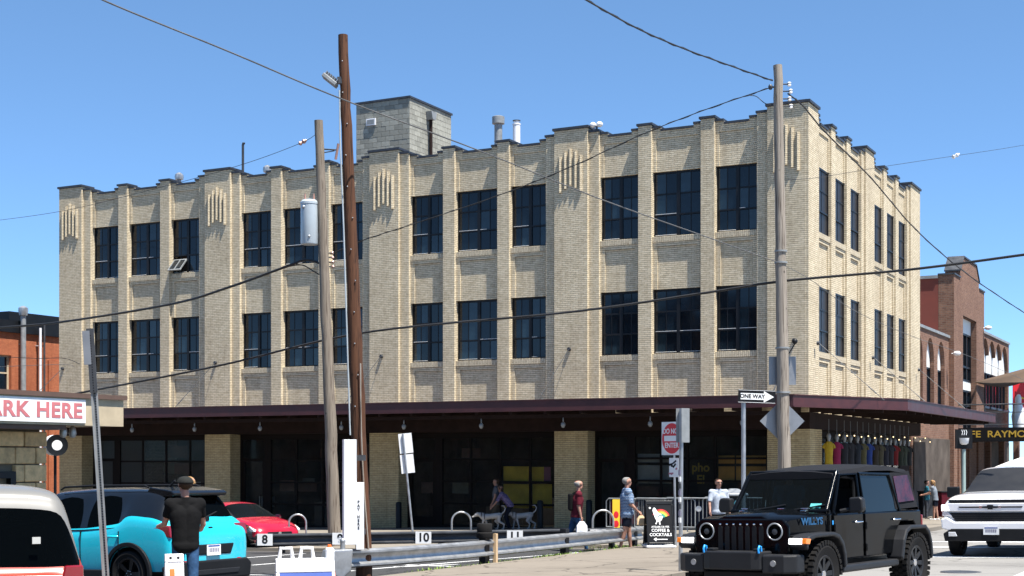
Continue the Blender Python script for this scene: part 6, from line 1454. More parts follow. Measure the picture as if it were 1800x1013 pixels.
m = MB(); m.box(.5, 1.2, -.85, .85, 1.12, 1.24); m.build('dashboard', 'steel_black', C3)
for s in (-.42, .42): m = MB(); m.box(-.35, -.1, s - .25, s + .25, .8, 1.55); m.box(-.30, -.16, s - .12, s + .12, 1.56, 1.75); m.build('seat', 'trim_black', C3, bevel=.04)
m = MB(); m.tube([(.42, -.42 * -1 + .18 * math.cos(a), 1.22 + .17 * math.sin(a)) for a in [2 * math.pi * i / 20 for i in range(20)]], .018, 6, closed=True); m.build('steering_wheel', 'steel_black', C3)

# ---- orange hatch with a cream roof, its corner cut by the picture edge
C4 = vehicle('parked_car', 'orange boxy car with a cream roof and wide dark rear window beside the sign post', 'car', 2.1, -35.55, R(108))
q = at(-32, 12.4); q = q + Vector((math.cos(R(140)), math.sin(R(140)))) * 1.86; C4.location = (q.x, q.y, gz(q.x, q.y)); C4.rotation_quaternion = on_ground(q.x, q.y, R(140)).to_quaternion()
st = [(-1.86, .40, .86, .92, .86, 0), (-1.84, .32, .86, .90, .96, 0), (-1.79, .28, .93, .97, .99, .72), (-1.64, .25, 1.0, 1.535, 1.0, .70), (-1.60, .25, 1.03, 1.60, 1.0, .70), (-1.57, .25, 1.03, 1.70, 1.0, .70), (-.8, .24, 1.02, 1.735, 1.0, .68), (-.2, .24, 1.0, 1.74, 1.0, .68), (-.1, .24, 1.0, 1.74, 1.0, .68), (.5, .24, 1.0, 1.70, 1.0, .66), (1.0, .24, 1.02, 1.10, 1.0, 0), (1.6, .26, .98, 1.04, .97, 0), (1.85, .32, .84, .90, .88, 0), (1.92, .4, .7, .76, .74, 0)]
def cm(i, j, xm):
    if j == -1: return 0
    if j == 0: return 3
    if -1.80 < xm < -1.62 and j >= 5: return 2
    if .5 < xm < .95 and j >= 6: return 1
    if j == 5 and -1.55 < xm < .9: return 4
    if j >= (5 if xm < -1.55 else 6) and -1.64 < xm < .6: return 5
    return 0
loft(C4, st, 1.80, cm, [('body', 'paint_orange'), ('windshield', 'car_glass'), ('rear_window', 'car_glass'), ('underbody', 'trim_black'), ('side_window', 'car_glass'), ('roof', 'paint_cream'), ('wheel_well', 'steel_black')], [(1.28, .78), (1.28, -.78), (-1.28, .78), (-1.28, -.78)], .33)
for wx in (1.28, -1.28):
    for s in (1, -1): wheel(C4, wx, s * .79, .33, .21, 'five', 'rim_silver')
for s in (1, -1):
    m = MB(); m.prism([(s * .64, .72), (s * .86, .72), (s * .86, .98), (s * .70, .98)], 'x', -1.875, -1.75); m.build('tail_lamp', 'lamp_red', C4, bevel=.015)
m = MB(); m.prism([(-.86, .26), (.86, .26), (.88, .50), (-.88, .50)], 'x', -1.93, -1.72); m.build('rear_bumper', 'trim_black', C4, bevel=.03)
smallplate(C4, -1.875, 0, .74, 0, -1)
m = MB(); m.box(-1.83, -1.822, -.50, -.43, 1.18, 1.24); m.build('window_sticker', 'shade_grey', C4)
for s in (-.4, .4): m = MB(); m.box(-1.0, -.8, s - .22, s + .22, .7, 1.35); m.box(-.98, -.85, s - .12, s + .12, 1.37, 1.55); m.build('seat', 'trim_grey', C4, bevel=.04)

# ---- black soft-top off-roader in front
J = vehicle('off_roader', 'black four-door soft-top off-roader with chunky tyres crossing the foreground', 'car', 7.52, -26.25, R(259.3))
def jb(m, name, mat, bevel=.012, parent=None, seg=2, smooth=0): return m.build(name, mat, parent or J, bevel=bevel, seg=seg, smooth=smooth)
# tub with rear wheel opening, bonnet block
m = MB(); m.prism([(-2.08, .60), (-2.0, .56), (-1.98, .60), (-1.90, .90), (-1.76, 1.02), (-1.24, 1.02), (-1.08, .88), (-.98, .56), (.98, .56), (1.05, .70), (1.05, 1.19), (.2, 1.19), (-2.05, 1.17)], 'y', -.76, .76); jb(m, 'tub', 'paint_jeep', .02)
def hood(z0, top):
    V = []; xs_ = [(1.05, .735, 1.205), (1.5, .705, 1.195), (1.95, .645, 1.165), (2.03, .63, 1.135)]
    m = MB()
    for x, w_, z in xs_:
        V += [(x, -w_, z0), (x, -w_, z - .03), (x, -w_ + .05, z), (x, -.36, z + .012), (x, -.28, z + .045), (x, .28, z + .045), (x, .36, z + .012), (x, w_ - .05, z), (x, w_, z - .03), (x, w_, z0)]
    m.add(V, [(i * 10 + j, i * 10 + (j + 1) % 10, (i + 1) * 10 + (j + 1) % 10, (i + 1) * 10 + j) for i in range(3) for j in range(10)] + [tuple(range(10)), tuple(range(30, 40))]); return m
jb(hood(.74, 0), 'bonnet', 'paint_jeep', .008, smooth=30)
m = MB(); m.prism([(-.655, .62), (.655, .62), (.70, .78), (.69, 1.06), (.60, 1.15), (-.60, 1.15), (-.69, 1.06), (-.70, .78)], 'x', 2.035, 2.085); gr = jb(m, 'grille_panel', 'paint_jeep', .02)
for i in range(7):
    y = -.30 + .10 * i; m = MB(); m.prism([(y - .032, .72), (y + .032, .72), (y + .032, 1.04), (y, 1.07), (y - .032, 1.04)], 'x', 2.0865, 2.093); jb(m, 'grille_slot', 'letter_black', 0, gr)
    m = MB(); m.ball((2.094, y + .0, 1.08), (.006, .018, .012), 8); jb(m, 'slot_trim', 'chrome', 0, gr)
for s in (1, -1):
    y = s * .50
    m = MB(); m.lathe([(.0, 2.10), (.085, 2.105), (.10, 2.09)], 28, (0, y, .985), 'x'); hl = jb(m, 'headlamp', 'car_glass', 0, None, 2, 40)
    m = MB(); m.tube([(2.10, y + .105 * math.cos(a), .985 + .105 * math.sin(a)) for a in [2 * math.pi * i / 32 for i in range(32)]], .011, 8, closed=True); jb(m, 'headlamp_ring', 'galv', 0, hl, 2, 60)
    m = MB(); m.ball((2.10, y, .985), (.012, .042, .042), 12); jb(m, 'projector', 'galv_dark', 0, hl, 2, 60)
# bumper, hooks, fog lamps, winch plate
m = MB(); m.prism([(2.10, -.46), (2.34, -.42), (2.38, -.30), (2.38, .30), (2.34, .42), (2.10, .46)], 'z', .50, .74); jb(m, 'bumper_centre', 'trim_grey', .02)
for s in (1, -1):
    m = MB(); m.prism([(2.06, s * .44), (2.33, s * .425), (2.30, s * .72), (2.20, s * .86), (2.02, s * .88)], 'z', .46, .70); jb(m, 'bumper_end', 'trim_grey', .025)
    m = MB(); m.lathe([(0, 2.325), (.038, 2.325), (.046, 2.29)], 20, (0, s * .58, .59), 'x'); jb(m, 'fog_lamp', 'galv', 0, None, 2, 40)
    m = MB(); m.tube([(2.28, s * .40, .72), (2.29, s * .40, .80), (2.33, s * .40, .81), (2.36, s * .40, .77), (2.35, s * .40, .72)], .014, 8); jb(m, 'tow_hook', 'tow_blue', 0, None, 2, 60)
    m = MB(); m.box(2.16, 2.30, s * .34 - .05, s * .34 + .05, .741, .775); jb(m, 'hook_mount', 'trim_grey', .01)
m = MB(); m.box(1.9, 2.2, -.5, .5, .36, .48); jb(m, 'skid_plate', 'trim_black', .02)
# fender flares with lamps
def flare(xc, s, front_):
    a = [(-.60, .52), (-.575, .68), (-.51, .82), (-.39, .92), (-.22, .96), (.34, .955), (.50, .93), (.58, .88)] if front_ else [(-.57, .50), (-.53, .72), (-.45, .87), (-.31, .96), (.27, .965), (.42, .91), (.52, .77), (.60, .52)]
    if front_: a = [(x, z) for x, z in a] + [(.60, .80)]
    b = [(x * .90, z - .055) for x, z in a]
    P = [(xc + x, z) for x, z in a] + [(xc + x, z) for x, z in reversed(b)]
    m = MB(); m.prism(P, 'y', s * .70, s * .945); return jb(m, 'fender_flare', 'trim_grey', .022, None, 3)
for s in (1, -1):
    fl_ = flare(1.5, s, True); flare(-1.5, s, False)
    m = MB(); m.prism([(2.09, .905), (2.115, .90), (2.125, .83), (2.10, .83)], 'y', s * .70, s * .885); jb(m, 'running_lamp', 'drl_white', .008, fl_)
    m = MB(); m.prism([(1.98, .895), (2.115, .905), (2.125, .835), (2.02, .825)], 'y', s * .887, s * .952); jb(m, 'indicator', 'lamp_amber_lens', .008, fl_)
    m = MB(); m.prism([(1.02, .60), (2.0, .66), (2.0, .93), (1.02, 1.0)], 'y', s * .60, s * .70); jb(m, 'inner_wing', 'steel_black', 0)
    for wx in (1.5, -1.5): wheel(J, wx, s * .80, .415, .265, 'eight', 'trim_grey', True)
    # doors with frames; windows down in front, tinted behind
    for (x0, x1, nm) in ((.98, .03, 'front'), (-.01, -.98, 'rear')):
        bx_ = x1 if nm == 'front' else -.98
        poly = [(x0 - .02, .58), (x0 - .02, 1.17), (bx_ + .02, 1.17), (bx_ + .02, .58)] if nm == 'front' else [(x0 - .02, .58), (x0 - .02, 1.17), (-1.30, 1.17), (-1.26, 1.05), (-1.10, .93), (-.98, .58)]
        m = MB(); m.prism(poly, 'y', s * .762, s * .785); d = jb(m, 'door', 'paint_jeep', .008)
        hx = bx_ + .20 if nm == 'front' else -1.06
        m = MB(); m.tube([(hx - .09, s * .79, 1.06), (hx - .07, s * .825, 1.06), (hx + .07, s * .825, 1.06), (hx + .09, s * .79, 1.06)], .014, 8); jb(m, 'door_handle', 'chrome', 0, d, 2, 50)
        for hz in (.70, 1.0): m = MB(); m.cyl((x0 + .0, s * .80, hz - .05), (x0 + .0, s * .80, hz + .05), .018, n=8); jb(m, 'hinge', 'paint_jeep', 0, d)
        top = [(.60, 1.70), (.06, 1.72)] if nm == 'front' else [(-.03, 1.72), (-1.05, 1.71)]
        a_, b_ = (x0 - .06, 1.18), (bx_ + .05 if nm == 'front' else -1.26, 1.18)
        if nm == 'front': path = [a_, top[0], top[1], b_]
        else: path = [(x0 - .05, 1.18), top[0], top[1], b_]
        m = MB(); m.tube([(x, s * (.755 - .13 * (z - 1.18)), z) for x, z in path], .026, 8); jb(m, 'window_frame', 'paint_jeep', 0, d, 2, 40)
        if nm == 'rear':
            m = MB(); q_ = [(x, s * (.75 - .13 * (z - 1.18)), z) for x, z in path]; m.add(q_ + [(x, y - s * .006, z) for x, y, z in q_], [(0, 1, 2, 3), (7, 6, 5, 4)]); jb(m, 'window_pane', 'car_glass', 0, d)
    m = MB(); m.prism([(s * .89, 1.20), (s * 1.07, 1.20), (s * 1.10, 1.25), (s * 1.09, 1.38), (s * 1.05, 1.41), (s * .90, 1.40)], 'x', .63, .75); jb(m, 'mirror_shell', 'trim_grey', .03, None, 3)
    m = MB(); m.cyl((.74, s * .77, 1.22), (.70, s * .92, 1.25), .025, n=8); jb(m, 'mirror_arm', 'trim_grey', 0)
    m = MB(); m.prism([(-.92, .40), (.92, .40), (.92, .50), (-.92, .50)], 'y', s * .72, s * .89); jb(m, 'side_step', 'trim_grey', .03, None, 3)
    q_ = [(-1.14, s * .752, 1.20), (-1.98, s * .74, 1.22), (-1.86, s * .66, 1.76), (-1.10, s * .685, 1.73)]
    m = MB(); m.add(q_ + [(x, y - s * .012, z) for x, y, z in q_], [(0, 1, 2, 3), (7, 6, 5, 4), (0, 4, 5, 1), (1, 5, 6, 2), (2, 6, 7, 3), (3, 7, 4, 0)]); jb(m, 'quarter_fabric', 'fabric_top', 0)
    q_ = [(-1.24, s * .757, 1.30), (-1.86, s * .743, 1.32), (-1.77, s * .678, 1.70), (-1.20, s * .70, 1.68)]
    m = MB(); m.add(q_ + [(x, y - s * .008, z) for x, y, z in q_], [(0, 1, 2, 3), (7, 6, 5, 4), (0, 4, 5, 1), (1, 5, 6, 2), (2, 6, 7, 3), (3, 7, 4, 0)]); jb(m, 'quarter_window', 'quarter_window', 0)
    m = MB(); m.box(-2.13, -2.08, min(s * .60, s * .76), max(s * .60, s * .76), .85, 1.10); jb(m, 'tail_lamp', 'lamp_red', .01)
    m = MB(); m.box(1.35, 1.5, min(s * .66, s * .735), max(s * .66, s * .735), 1.10, 1.14); jb(m, 'bonnet_latch', 'steel_black', .008)
    m = MB(); m.box(1.12, 1.22, min(s * .42, s * .5), max(s * .42, s * .5), 1.218, 1.24); jb(m, 'bonnet_bumper', 'chrome', .005)
# windshield frame and glass
wb, wt = (1.02, 1.215), (.58, 1.745); 
m = MB()
for s in (1, -1): m.tube([(wb[0], s * .70, wb[1]), (wt[0], s * .645, wt[1])], .035, 8)
m.tube([(wt[0], -.66, wt[1]), (wt[0], .66, wt[1])], .034, 8); m.tube([(wb[0], -.72, wb[1]), (wb[0], .72, wb[1])], .04, 8); jb(m, 'windshield_frame', 'paint_jeep', 0, None, 2, 50)
m = MB(); q_ = [(wb[0], -.69, wb[1]), (wb[0], .69, wb[1]), (wt[0], .64, wt[1]), (wt[0], -.64, wt[1])]; m.add(q_ + [(x - .008, y, z) for x, y, z in q_], [(0, 1, 2, 3), (7, 6, 5, 4)]); ws_ = jb(m, 'windshield', 'screen_glass', 0)
m = MB(); d_ = Vector((wt[0] - wb[0], 0, wt[1] - wb[1])).normalized(); nrm = Vector((d_.z, 0, -d_.x)); c_ = Vector((wb[0], .52, wb[1])) + d_ * .10 + nrm * .006
m.add([c_ + Vector((0, a, 0)) + d_ * b for a, b in ((-.08, -.04), (.08, -.04), (.08, .04), (-.08, .04))], [(0, 1, 2, 3)]); jb(m, 'inspection_sticker', 'cloth_teal', 0, ws_); ws_.children[-1].data.materials[0] = plain('sticker_teal', (.10, .45, .45), .5)
for y in (-.35, .25): m = MB(); m.tube([(1.06, y, 1.245), (1.02, y + .2, 1.27), (.95, y + .42, 1.31)], .012, 6); jb(m, 'wiper', 'steel_black', 0, None, 2, 50)
for y in (-.45, .1, .45): m = MB(); m.box(1.10, 1.16, y - .05, y + .05, 1.252, 1.268); jb(m, 'washer_jet', 'chrome', .005)
# soft top
m = MB(); V = []
for x, z, w_ in ((.66, 1.755, .655), (.4, 1.80, .675), (-.4, 1.855, .69), (-1.1, 1.86, .69), (-1.75, 1.81, .67), (-1.98, 1.745, .65)):
    V += [(x, -w_, z - .095), (x, -w_ + .035, z - .03), (x, -w_ * .5, z), (x, 0, z + .012), (x, w_ * .5, z), (x, w_ - .035, z - .03), (x, w_, z - .095), (x, 0, z - .10)]
m.add(V, [(i * 8 + j, i * 8 + (j + 1) % 8, (i + 1) * 8 + (j + 1) % 8, (i + 1) * 8 + j) for i in range(5) for j in range(8)] + [tuple(range(8)), tuple(range(40, 48))]); jb(m, 'soft_top', 'fabric_top', 0, None, 2, 50)
m = MB(); q_ = [(-2.05, -.72, 1.18), (-2.05, .72, 1.18), (-1.92, .64, 1.74), (-1.92, -.64, 1.74)]; m.add(q_ + [(x + .01, y, z) for x, y, z in q_], [(0, 1, 2, 3), (7, 6, 5, 4)]); jb(m, 'rear_window', 'car_glass', 0)
m = MB(); m.lathe([(.20, -2.12), (.39, -2.12), (.40, -2.2), (.39, -2.36), (.22, -2.38), (0, -2.33)], 30, (0, .05, 1.0), 'x'); jb(m, 'spare_wheel', 'rubber', 0, None, 2, 40)
# interior: seats, dash, wheel, roll bar
for x in (.15, -.85):
    for s in (-.36, .36):
        m = MB(); m.box(x - .28, x + .22, s - .24, s + .24, .78, .96); m.obox((x - .30, s, 1.22), (.14, .46, .62), Matrix.Rotation(R(-10), 3, 'Y')); m.obox((x - .38, s, 1.60), (.10, .24, .18), Matrix.Rotation(R(-10), 3, 'Y')); jb(m, 'seat', 'trim_black', .03)
m = MB(); m.box(.72, 1.0, -.70, .70, .98, 1.20); jb(m, 'dashboard', 'steel_black', .03)
m = MB(); m.tube([(.58 - .02 * math.sin(a), .36 + .18 * math.cos(a), 1.16 + .17 * math.sin(a)) for a in [2 * math.pi * i / 20 for i in range(20)]], .016, 6, closed=True); jb(m, 'steering_wheel', 'steel_black', 0, None, 2, 60)
for s in (1, -1): m = MB(); m.tube([(-.02, s * .62, 1.0), (-.02, s * .61, 1.66), (.55, s * .60, 1.70)], .03, 8); m.tube([(-.02, s * .61, 1.66), (-1.7, s * .60, 1.66)], .03, 8); jb(m, 'roll_bar', 'trim_black', 0, None, 2, 50)
# hood lettering and blue badges
for s in (1,):
    text('bonnet_lettering', 'WILLYS', .13, 'decal_blue', J, (1.49, .706 + .022, 1.10), rot=(R(90), 0, R(176.0)), bold=.004, wide=1.25)
    m = MB(); m.prism([(1.00, 1.045), (1.03, 1.045), (1.03, 1.10), (1.00, 1.10)], 'y', .789, .795); jb(m, 'blue_badge', 'tow_blue', 0)
    m = MB(); m.prism([(.86, .68), (.96, .68), (.96, .76), (.86, .76)], 'y', .789, .795); jb(m, 'side_badge', 'tow_blue', 0)
m = MB(); m.tube([(-1.9, 0, .415), (-1.5, 0, .415)], .1, 10); m.cyl((-1.5, -.7, .415), (-1.5, .7, .415), .05, n=10); m.cyl((1.5, -.7, .415), (1.5, .7, .415), .05, n=10); jb(m, 'axles', 'steel_black', 0)
m = MB(); m.box(-1.9, 1.9, -.40, .40, .44, .58); jb(m, 'chassis', 'steel_black', 0)

# ================================================================ PEOPLE AND DOGS
def body_mesh(caps, voxel, smooth_it=4):
    """caps: (p0, p1, r0, r1, label, flat) tapered limbs; returns one continuous skin"""
    m = MB()
    for (p0, p1, r0, r1, lab, fl) in caps:
        p0 = Vector(p0); p1 = Vector(p1); d = (p1 - p0); L = d.length; d = d.normalized() if L > 1e-6 else Vector((0, 0, 1))
        fy = Vector((0, 1, 0)); a = fy - d * fy.dot(d)
        a = a.normalized() if a.length > .2 else d.orthogonal().normalized(); b = d.cross(a); n = 14; V = []; prof = []
        for k in range(5): t = math.pi / 2 * k / 5; prof.append((-r0 * math.cos(t), r0 * math.sin(t)))
        for k in range(6): t = math.pi / 2 * k / 5; prof.append((L + r1 * math.sin(t), r1 * math.cos(t)))
        for h, r in prof:
            for i in range(n): th = 2 * math.pi * i / n; V.append(p0 + d * h + a * (max(r, 1e-4) * math.cos(th)) + b * (max(r, 1e-4) * fl * math.sin(th)))
        K = len(prof); m.add(V, [(k * n + i, k * n + (i + 1) % n, (k + 1) * n + (i + 1) % n, (k + 1) * n + i) for k in range(K - 1) for i in range(n)] + [tuple(range(n - 1, -1, -1)), tuple(range((K - 1) * n, K * n))])
    me = m.mesh('b'); o = bpy.data.objects.new('b', me); COL.objects.link(o)
    r = o.modifiers.new('r', 'REMESH'); r.mode = 'VOXEL'; r.voxel_size = voxel; r.use_smooth_shade = True
    s = o.modifiers.new('s', 'SMOOTH'); s.factor = .5; s.iterations = smooth_it
    out = evalmesh(o); drop(o); return out
def nearest(me, caps):
    n = len(me.polygons); c = np.empty(n * 3); me.polygons.foreach_get('center', c); c = c.reshape(n, 3); best = np.full(n, 1e9); idx = np.zeros(n, int)
    for k, (p0, p1, r0, r1, lab, fl) in enumerate(caps):
        p0 = np.array(p0); p1 = np.array(p1); d = p1 - p0; L2 = max(1e-9, d @ d); t = np.clip(((c - p0) @ d) / L2, 0, 1); q = p0 + t[:, None] * d
        dist = np.linalg.norm(c - q, axis=1) - (r0 + (r1 - r0) * t); u = dist < best; best[u] = dist[u]; idx[u] = k
    return c, idx
def layer(me, keep, off, name, mat, parent):
    bm = bmesh.new(); bm.from_mesh(me); bm.faces.ensure_lookup_table(); bm.normal_update()
    bmesh.ops.delete(bm, geom=[f for f in bm.faces if not keep[f.index]], context='FACES')
    bm.normal_update()
    for v in bm.verts: v.co += v.normal * off
    m2 = bpy.data.meshes.new(name); bm.to_mesh(m2); bm.free(); m2.shade_smooth()
    o = link(name, m2, mat, parent); s = o.modifiers.new('t', 'SOLIDIFY'); s.thickness = .008; s.offset = -1; return o
def person(lab, px, D, py_head, facing, clothes, h=None, stride=0.0, armL=(5, 12), armR=(5, 12), lean=0.0, hy=0.0, sleeve=.55, shorts=False, hair='short', hairmat='hair_brown', skin='skin', lift=0.0, bulk=1.0, spread=8, crouch=0.0, at_=None, hem=.0, group=None, parent_z=None):
    """facing: heading of the person's front, degrees; clothes = (top, bottom, shoe materials)"""
    p = at(px, D) if at_ is None else Vector(at_[:2]); z0 = (gz(*p) + lift) if at_ is None else at_[2]
    if h is None: h = zof(py_head, D) - z0
    t = thing('person', lab, 'person', (p.x, p.y, z0), R(facing), group)
    u = h / 1.75; b = bulk * u; C = []
    def S(a): return math.sin(R(a))
    def Co(a): return math.cos(R(a))
    hipz = .92 * u * (1 - .35 * crouch); pel = Vector((0, 0, hipz))
    up = Vector((S(lean), 0, Co(lean)))
    waist = pel + up * .16 * u; chest = pel + up * .36 * u; neck = pel + up * .56 * u; head = neck + Vector((S(lean * .6) * .125, 0, Co(lean * .6) * .125)) * u
    C.append((pel - Vector((0, .05 * b, .02)), pel + Vector((0, .05 * b, -.02)), .128 * b, .128 * b, 'hip', .82))
    for sy in (-.05, .05): C.append((pel + Vector((0, sy * b, 0)), waist + Vector((0, sy * b, 0)), .126 * b, .126 * b, 'torso', .84))
    for sy in (-.05, .05): C.append((waist + Vector((0, sy * b, 0)), chest + Vector((0, sy * 1.5 * b, 0)), .128 * b, .135 * b, 'torso', .85))
    sh = {}
    for s in (1, -1):
        sh[s] = pel + up * .50 * u + Vector((0, s * .185 * u * (.9 + .1 * bulk), 0)); C.append((chest + Vector((0, s * .06 * u, 0)), sh[s], .12 * b, .072 * b, 'torso', .9)); C.append((neck - up * .03 * u, sh[s], .052 * u, .06 * u, 'torso', .9))
    C.append((chest, neck, .12 * b, .062 * u, 'torso', .85)); C.append((neck - up * .02 * u, head - Vector((0, 0, .04 * u)), .056 * u, .054 * u, 'neck', 1))
    # head: skull, jaw, nose, ears
    hd = Matrix.Rotation(R(hy), 3, 'Z'); c0 = head + Vector((0, 0, .06 * u))
    def H(x, y, z): return c0 + hd @ Vector((x, y, z)) * u
    C += [(H(-.02, 0, .02), H(.02, 0, .02), .088 * u, .084 * u, 'head', .90), (H(.03, 0, -.04), H(.045, 0, -.08), .062 * u, .048 * u, 'face', 1), (H(.088, 0, .0), H(.104, 0, -.032), .012 * u, .016 * u, 'face', 1), (H(.075, 0, -.068), H(.083, 0, -.068), .022 * u, .018 * u, 'face', 1)]
    for s in (1, -1): C.append((H(-.005, s * .080, .01), H(-.005, s * .084, -.03), .016 * u, .013 * u, 'head', 1))
    hands = {}
    for s, (sw, bend) in ((1, armL), (-1, armR)):
        e = sh[s] + Vector((S(sw), s * S(spread), -Co(sw) * Co(spread))).normalized() * .29 * u
        wv = Vector((S(sw + bend), s * S(spread * .4), -Co(sw + bend))).normalized(); w_ = e + wv * .25 * u
        m1 = sh[s].lerp(e, sleeve * 1.0)
        C += [(sh[s], m1, .058 * b, .050 * b, 'sleeve', 1), (m1, e, .047 * b, .041 * b, 'arm', 1), (e, w_, .041 * b, .028 * u, 'arm', 1)]
        hn = w_ + wv * .075 * u; C.append((w_, hn, .030 * u, .036 * u, 'hand', .55)); hands[s] = hn + wv * .03 * u
        side_ = Vector((0, 1, 0)) - wv * wv.y; side_.normalize(); inn = wv.cross(side_)
        fw = Vector((1, 0, 0)) - wv * wv.x; fw.normalize()
        for k in range(4):
            q0 = hn + fw * (.024 - .016 * k) * u; L = (.052, .060, .056, .044)[k] * u; q1 = q0 + wv * L + Vector((0, -s * .012, 0)) * u; q2 = q1 + wv * L * .55 + Vector((0, -s * .022, 0)) * u
            C += [(q0, q1, .0095 * u, .0088 * u, 'hand', 1), (q1, q2, .0088 * u, .0075 * u, 'hand', 1)]
        q0 = w_.lerp(hn, .35) + fw * .026 * u; q1 = q0 + (wv * .03 + fw * .022) * u; C += [(q0, q1, .011 * u, .0095 * u, 'hand', 1), (q1, q1 + wv * .03 * u, .0095 * u, .008 * u, 'hand', 1)]
    for s in (1, -1):
        a = s * stride * 26 + crouch * 62; kb = (18 if s * stride < 0 else 4) * abs(stride) + crouch * 105 + 2
        hip = pel + Vector((0, s * .088 * u, -.03 * u)); kn = hip + Vector((S(a), 0, -Co(a))) * .43 * u; an = kn + Vector((S(a - kb), 0, -Co(a - kb))) * .40 * u
        mid = hip.lerp(kn, .62)
        C += [(hip, mid, .088 * b, .070 * b, 'thigh', 1), (mid, kn, .070 * b, .056 * u, 'knee', 1), (kn, kn.lerp(an, .35), .056 * u, .054 * u, 'shin', 1), (kn.lerp(an, .35), an, .054 * u, .036 * u, 'shin', 1)]
        ft = R(-max(0, a - kb) * .4 + max(0, kb - a) * .25); toe = an + Vector((.16 * math.cos(ft), 0, -.16 * math.sin(ft))) * u
        C += [(an + Vector((-.04, 0, -.045)) * u, toe + Vector((0, 0, -.045)) * u, .040 * u, .034 * u, 'shoe', .8)]
    me = body_mesh(C, .0125 * u)
    zmin = min(v.co.z for v in me.vertices)
    for v in me.vertices: v.co.z -= zmin + .0
    C = [(Vector(a) - Vector((0, 0, zmin)), Vector(b_) - Vector((0, 0, zmin)), r0, r1, l, f) for a, b_, r0, r1, l, f in C]
    c, idx = nearest(me, C); lab_ = np.array([C[k][4] for k in idx]); c0z = (c0.z - zmin); pz = pel.z - zmin
    top_, bot_, sho_ = clothes
    body = link('body', me, skin, t); 
    low = (lab_ == 'hip') & (c[:, 2] < pz + .02 * u); base = np.isin(lab_, ['torso', 'sleeve', 'hip'])
    layer(me, base & (c[:, 2] > pz + (-.06 - hem) * u), .014, 'shirt', top_, t)
    tr = ['thigh'] + ([] if shorts else ['knee', 'shin'])
    layer(me, np.isin(lab_, tr + ['hip']) & (c[:, 2] < pz + .06 * u), .010, 'shorts' if shorts else 'trousers', bot_, t)
    layer(me, lab_ == 'shoe', .008, 'shoes', sho_, t)
    hc = np.array(c0) - np.array((0, 0, zmin)); rel = c - hc; rx = np.array((hd @ Vector((1, 0, 0)))[:]); fwd = rel @ rx
    hm = np.isin(lab_, ['head', 'neck', 'face'])
    if hair == 'short': layer(me, hm & ((rel[:, 2] > .055 * u + fwd * .45) | ((fwd < -.02 * u) & (rel[:, 2] > -.06 * u))), .012, 'hair', hairmat, t)
    elif hair == 'bald': layer(me, hm & ((fwd < .015 * u) & (rel[:, 2] > -.06 * u) & (rel[:, 2] < .055 * u)), .007, 'hair', hairmat, t)
    elif hair == 'cap':
        layer(me, hm & (rel[:, 2] > .02 * u), .014, 'cap', 'cap_charcoal', t); layer(me, hm & ((fwd < -.01 * u) & (rel[:, 2] > -.06 * u) & (rel[:, 2] <= .02 * u)), .006, 'hair', hairmat, t)
        m = MB(); q = [Vector(hc) + hd @ Vector((x, y, z)) * u for x, y, z in ((.06, -.07, .045), (.15, -.05, .03), (.165, 0, .032), (.15, .05, .03), (.06, .07, .045))]; m.add(q + [v - Vector((0, 0, .008)) for v in q], [(0, 1, 2, 3, 4), (9, 8, 7, 6, 5)] + [(i, 5 + i, 5 + (i + 1) % 5, (i + 1) % 5) for i in range(5)]); m.build('cap_visor', 'cap_charcoal', t)
    else:
        m = MB(); rs = random.Random(px)
        for _ in range(70):
            th = rs.uniform(0, 6.28); ph = math.acos(rs.uniform(-.6, 1)); d = Vector((math.sin(ph) * math.cos(th), math.sin(ph) * math.sin(th), math.cos(ph)))
            if d.x > .35 and d.z < .55: continue
            m.ball(Vector(hc) + hd @ (d * .085) * u, (.03 * u, .03 * u, .034 * u), 6)
        if hair == 'long':
            for k in range(5): m.ball(Vector(hc) + hd @ Vector((-.075, 0, -.02 - .035 * k)) * u, (.035 * u, (.05 - .007 * k) * u, .035 * u), 8)
        m.build('hair', hairmat, t, smooth=70)
    # eyes and mouth
    for s in (1, -1): m = MB(); m.ball(Vector(hc) + hd @ Vector((.076, s * .030, .010)) * u, .011 * u, 6); m.build('eye', 'letter_black', t)
    m = MB(); m.ball(Vector(hc) + hd @ Vector((.101, 0, -.066)) * u, (.006 * u, .022 * u, .005 * u), 8); m.build('mouth', 'cloth_maroon', t)
    t['hl'] = 0; del t['hl']
    return t, {k: v - Vector((0, 0, zmin)) for k, v in hands.items()}, Vector(hc), hd, u, pz
FWD = math.degrees(math.atan2(FV.y, FV.x)); RGT = FWD - 90
def bag(t, p, mat, s, name):
    m = MB(); V = []
    for z, w_, d in ((-.30, .10, .07), (-.28, .13, .09), (-.12, .12, .07), (-.02, .05, .03)): V += [(x * w_ * s, y * d * s, z * s) for x, y in ((-1, -1), (0, -1.15), (1, -1), (1.1, 0), (1, 1), (0, 1.15), (-1, 1), (-1.1, 0))]
    m.add(V, [(i * 8 + j, i * 8 + (j + 1) % 8, (i + 1) * 8 + (j + 1) % 8, (i + 1) * 8 + j) for i in range(3) for j in range(8)] + [tuple(range(8)), tuple(range(24, 32))])
    w_ = t.matrix_basis @ p; o = m.build(name, mat, smooth=40); o.location = w_; o.rotation_euler = t.rotation_euler; return o
t1, hn, hc, hd, u, pz = person('person in a black polo shirt, jeans and dark cap seen from behind', 326, 18.6, 841, FWD + 22, ('cloth_black', 'cloth_denim', 'shoe_dark'), stride=.35, armL=(22, 62), armR=(18, 58), hair='cap', hem=.05, lean=3, hy=20, spread=12, bulk=.93)
person('person with curly blond hair standing behind the cyan car', 333, 27.5, 842, RGT + 170, ('cloth_slate', 'cloth_denim', 'shoe_dark'), hair='curly', hairmat='hair_blond')
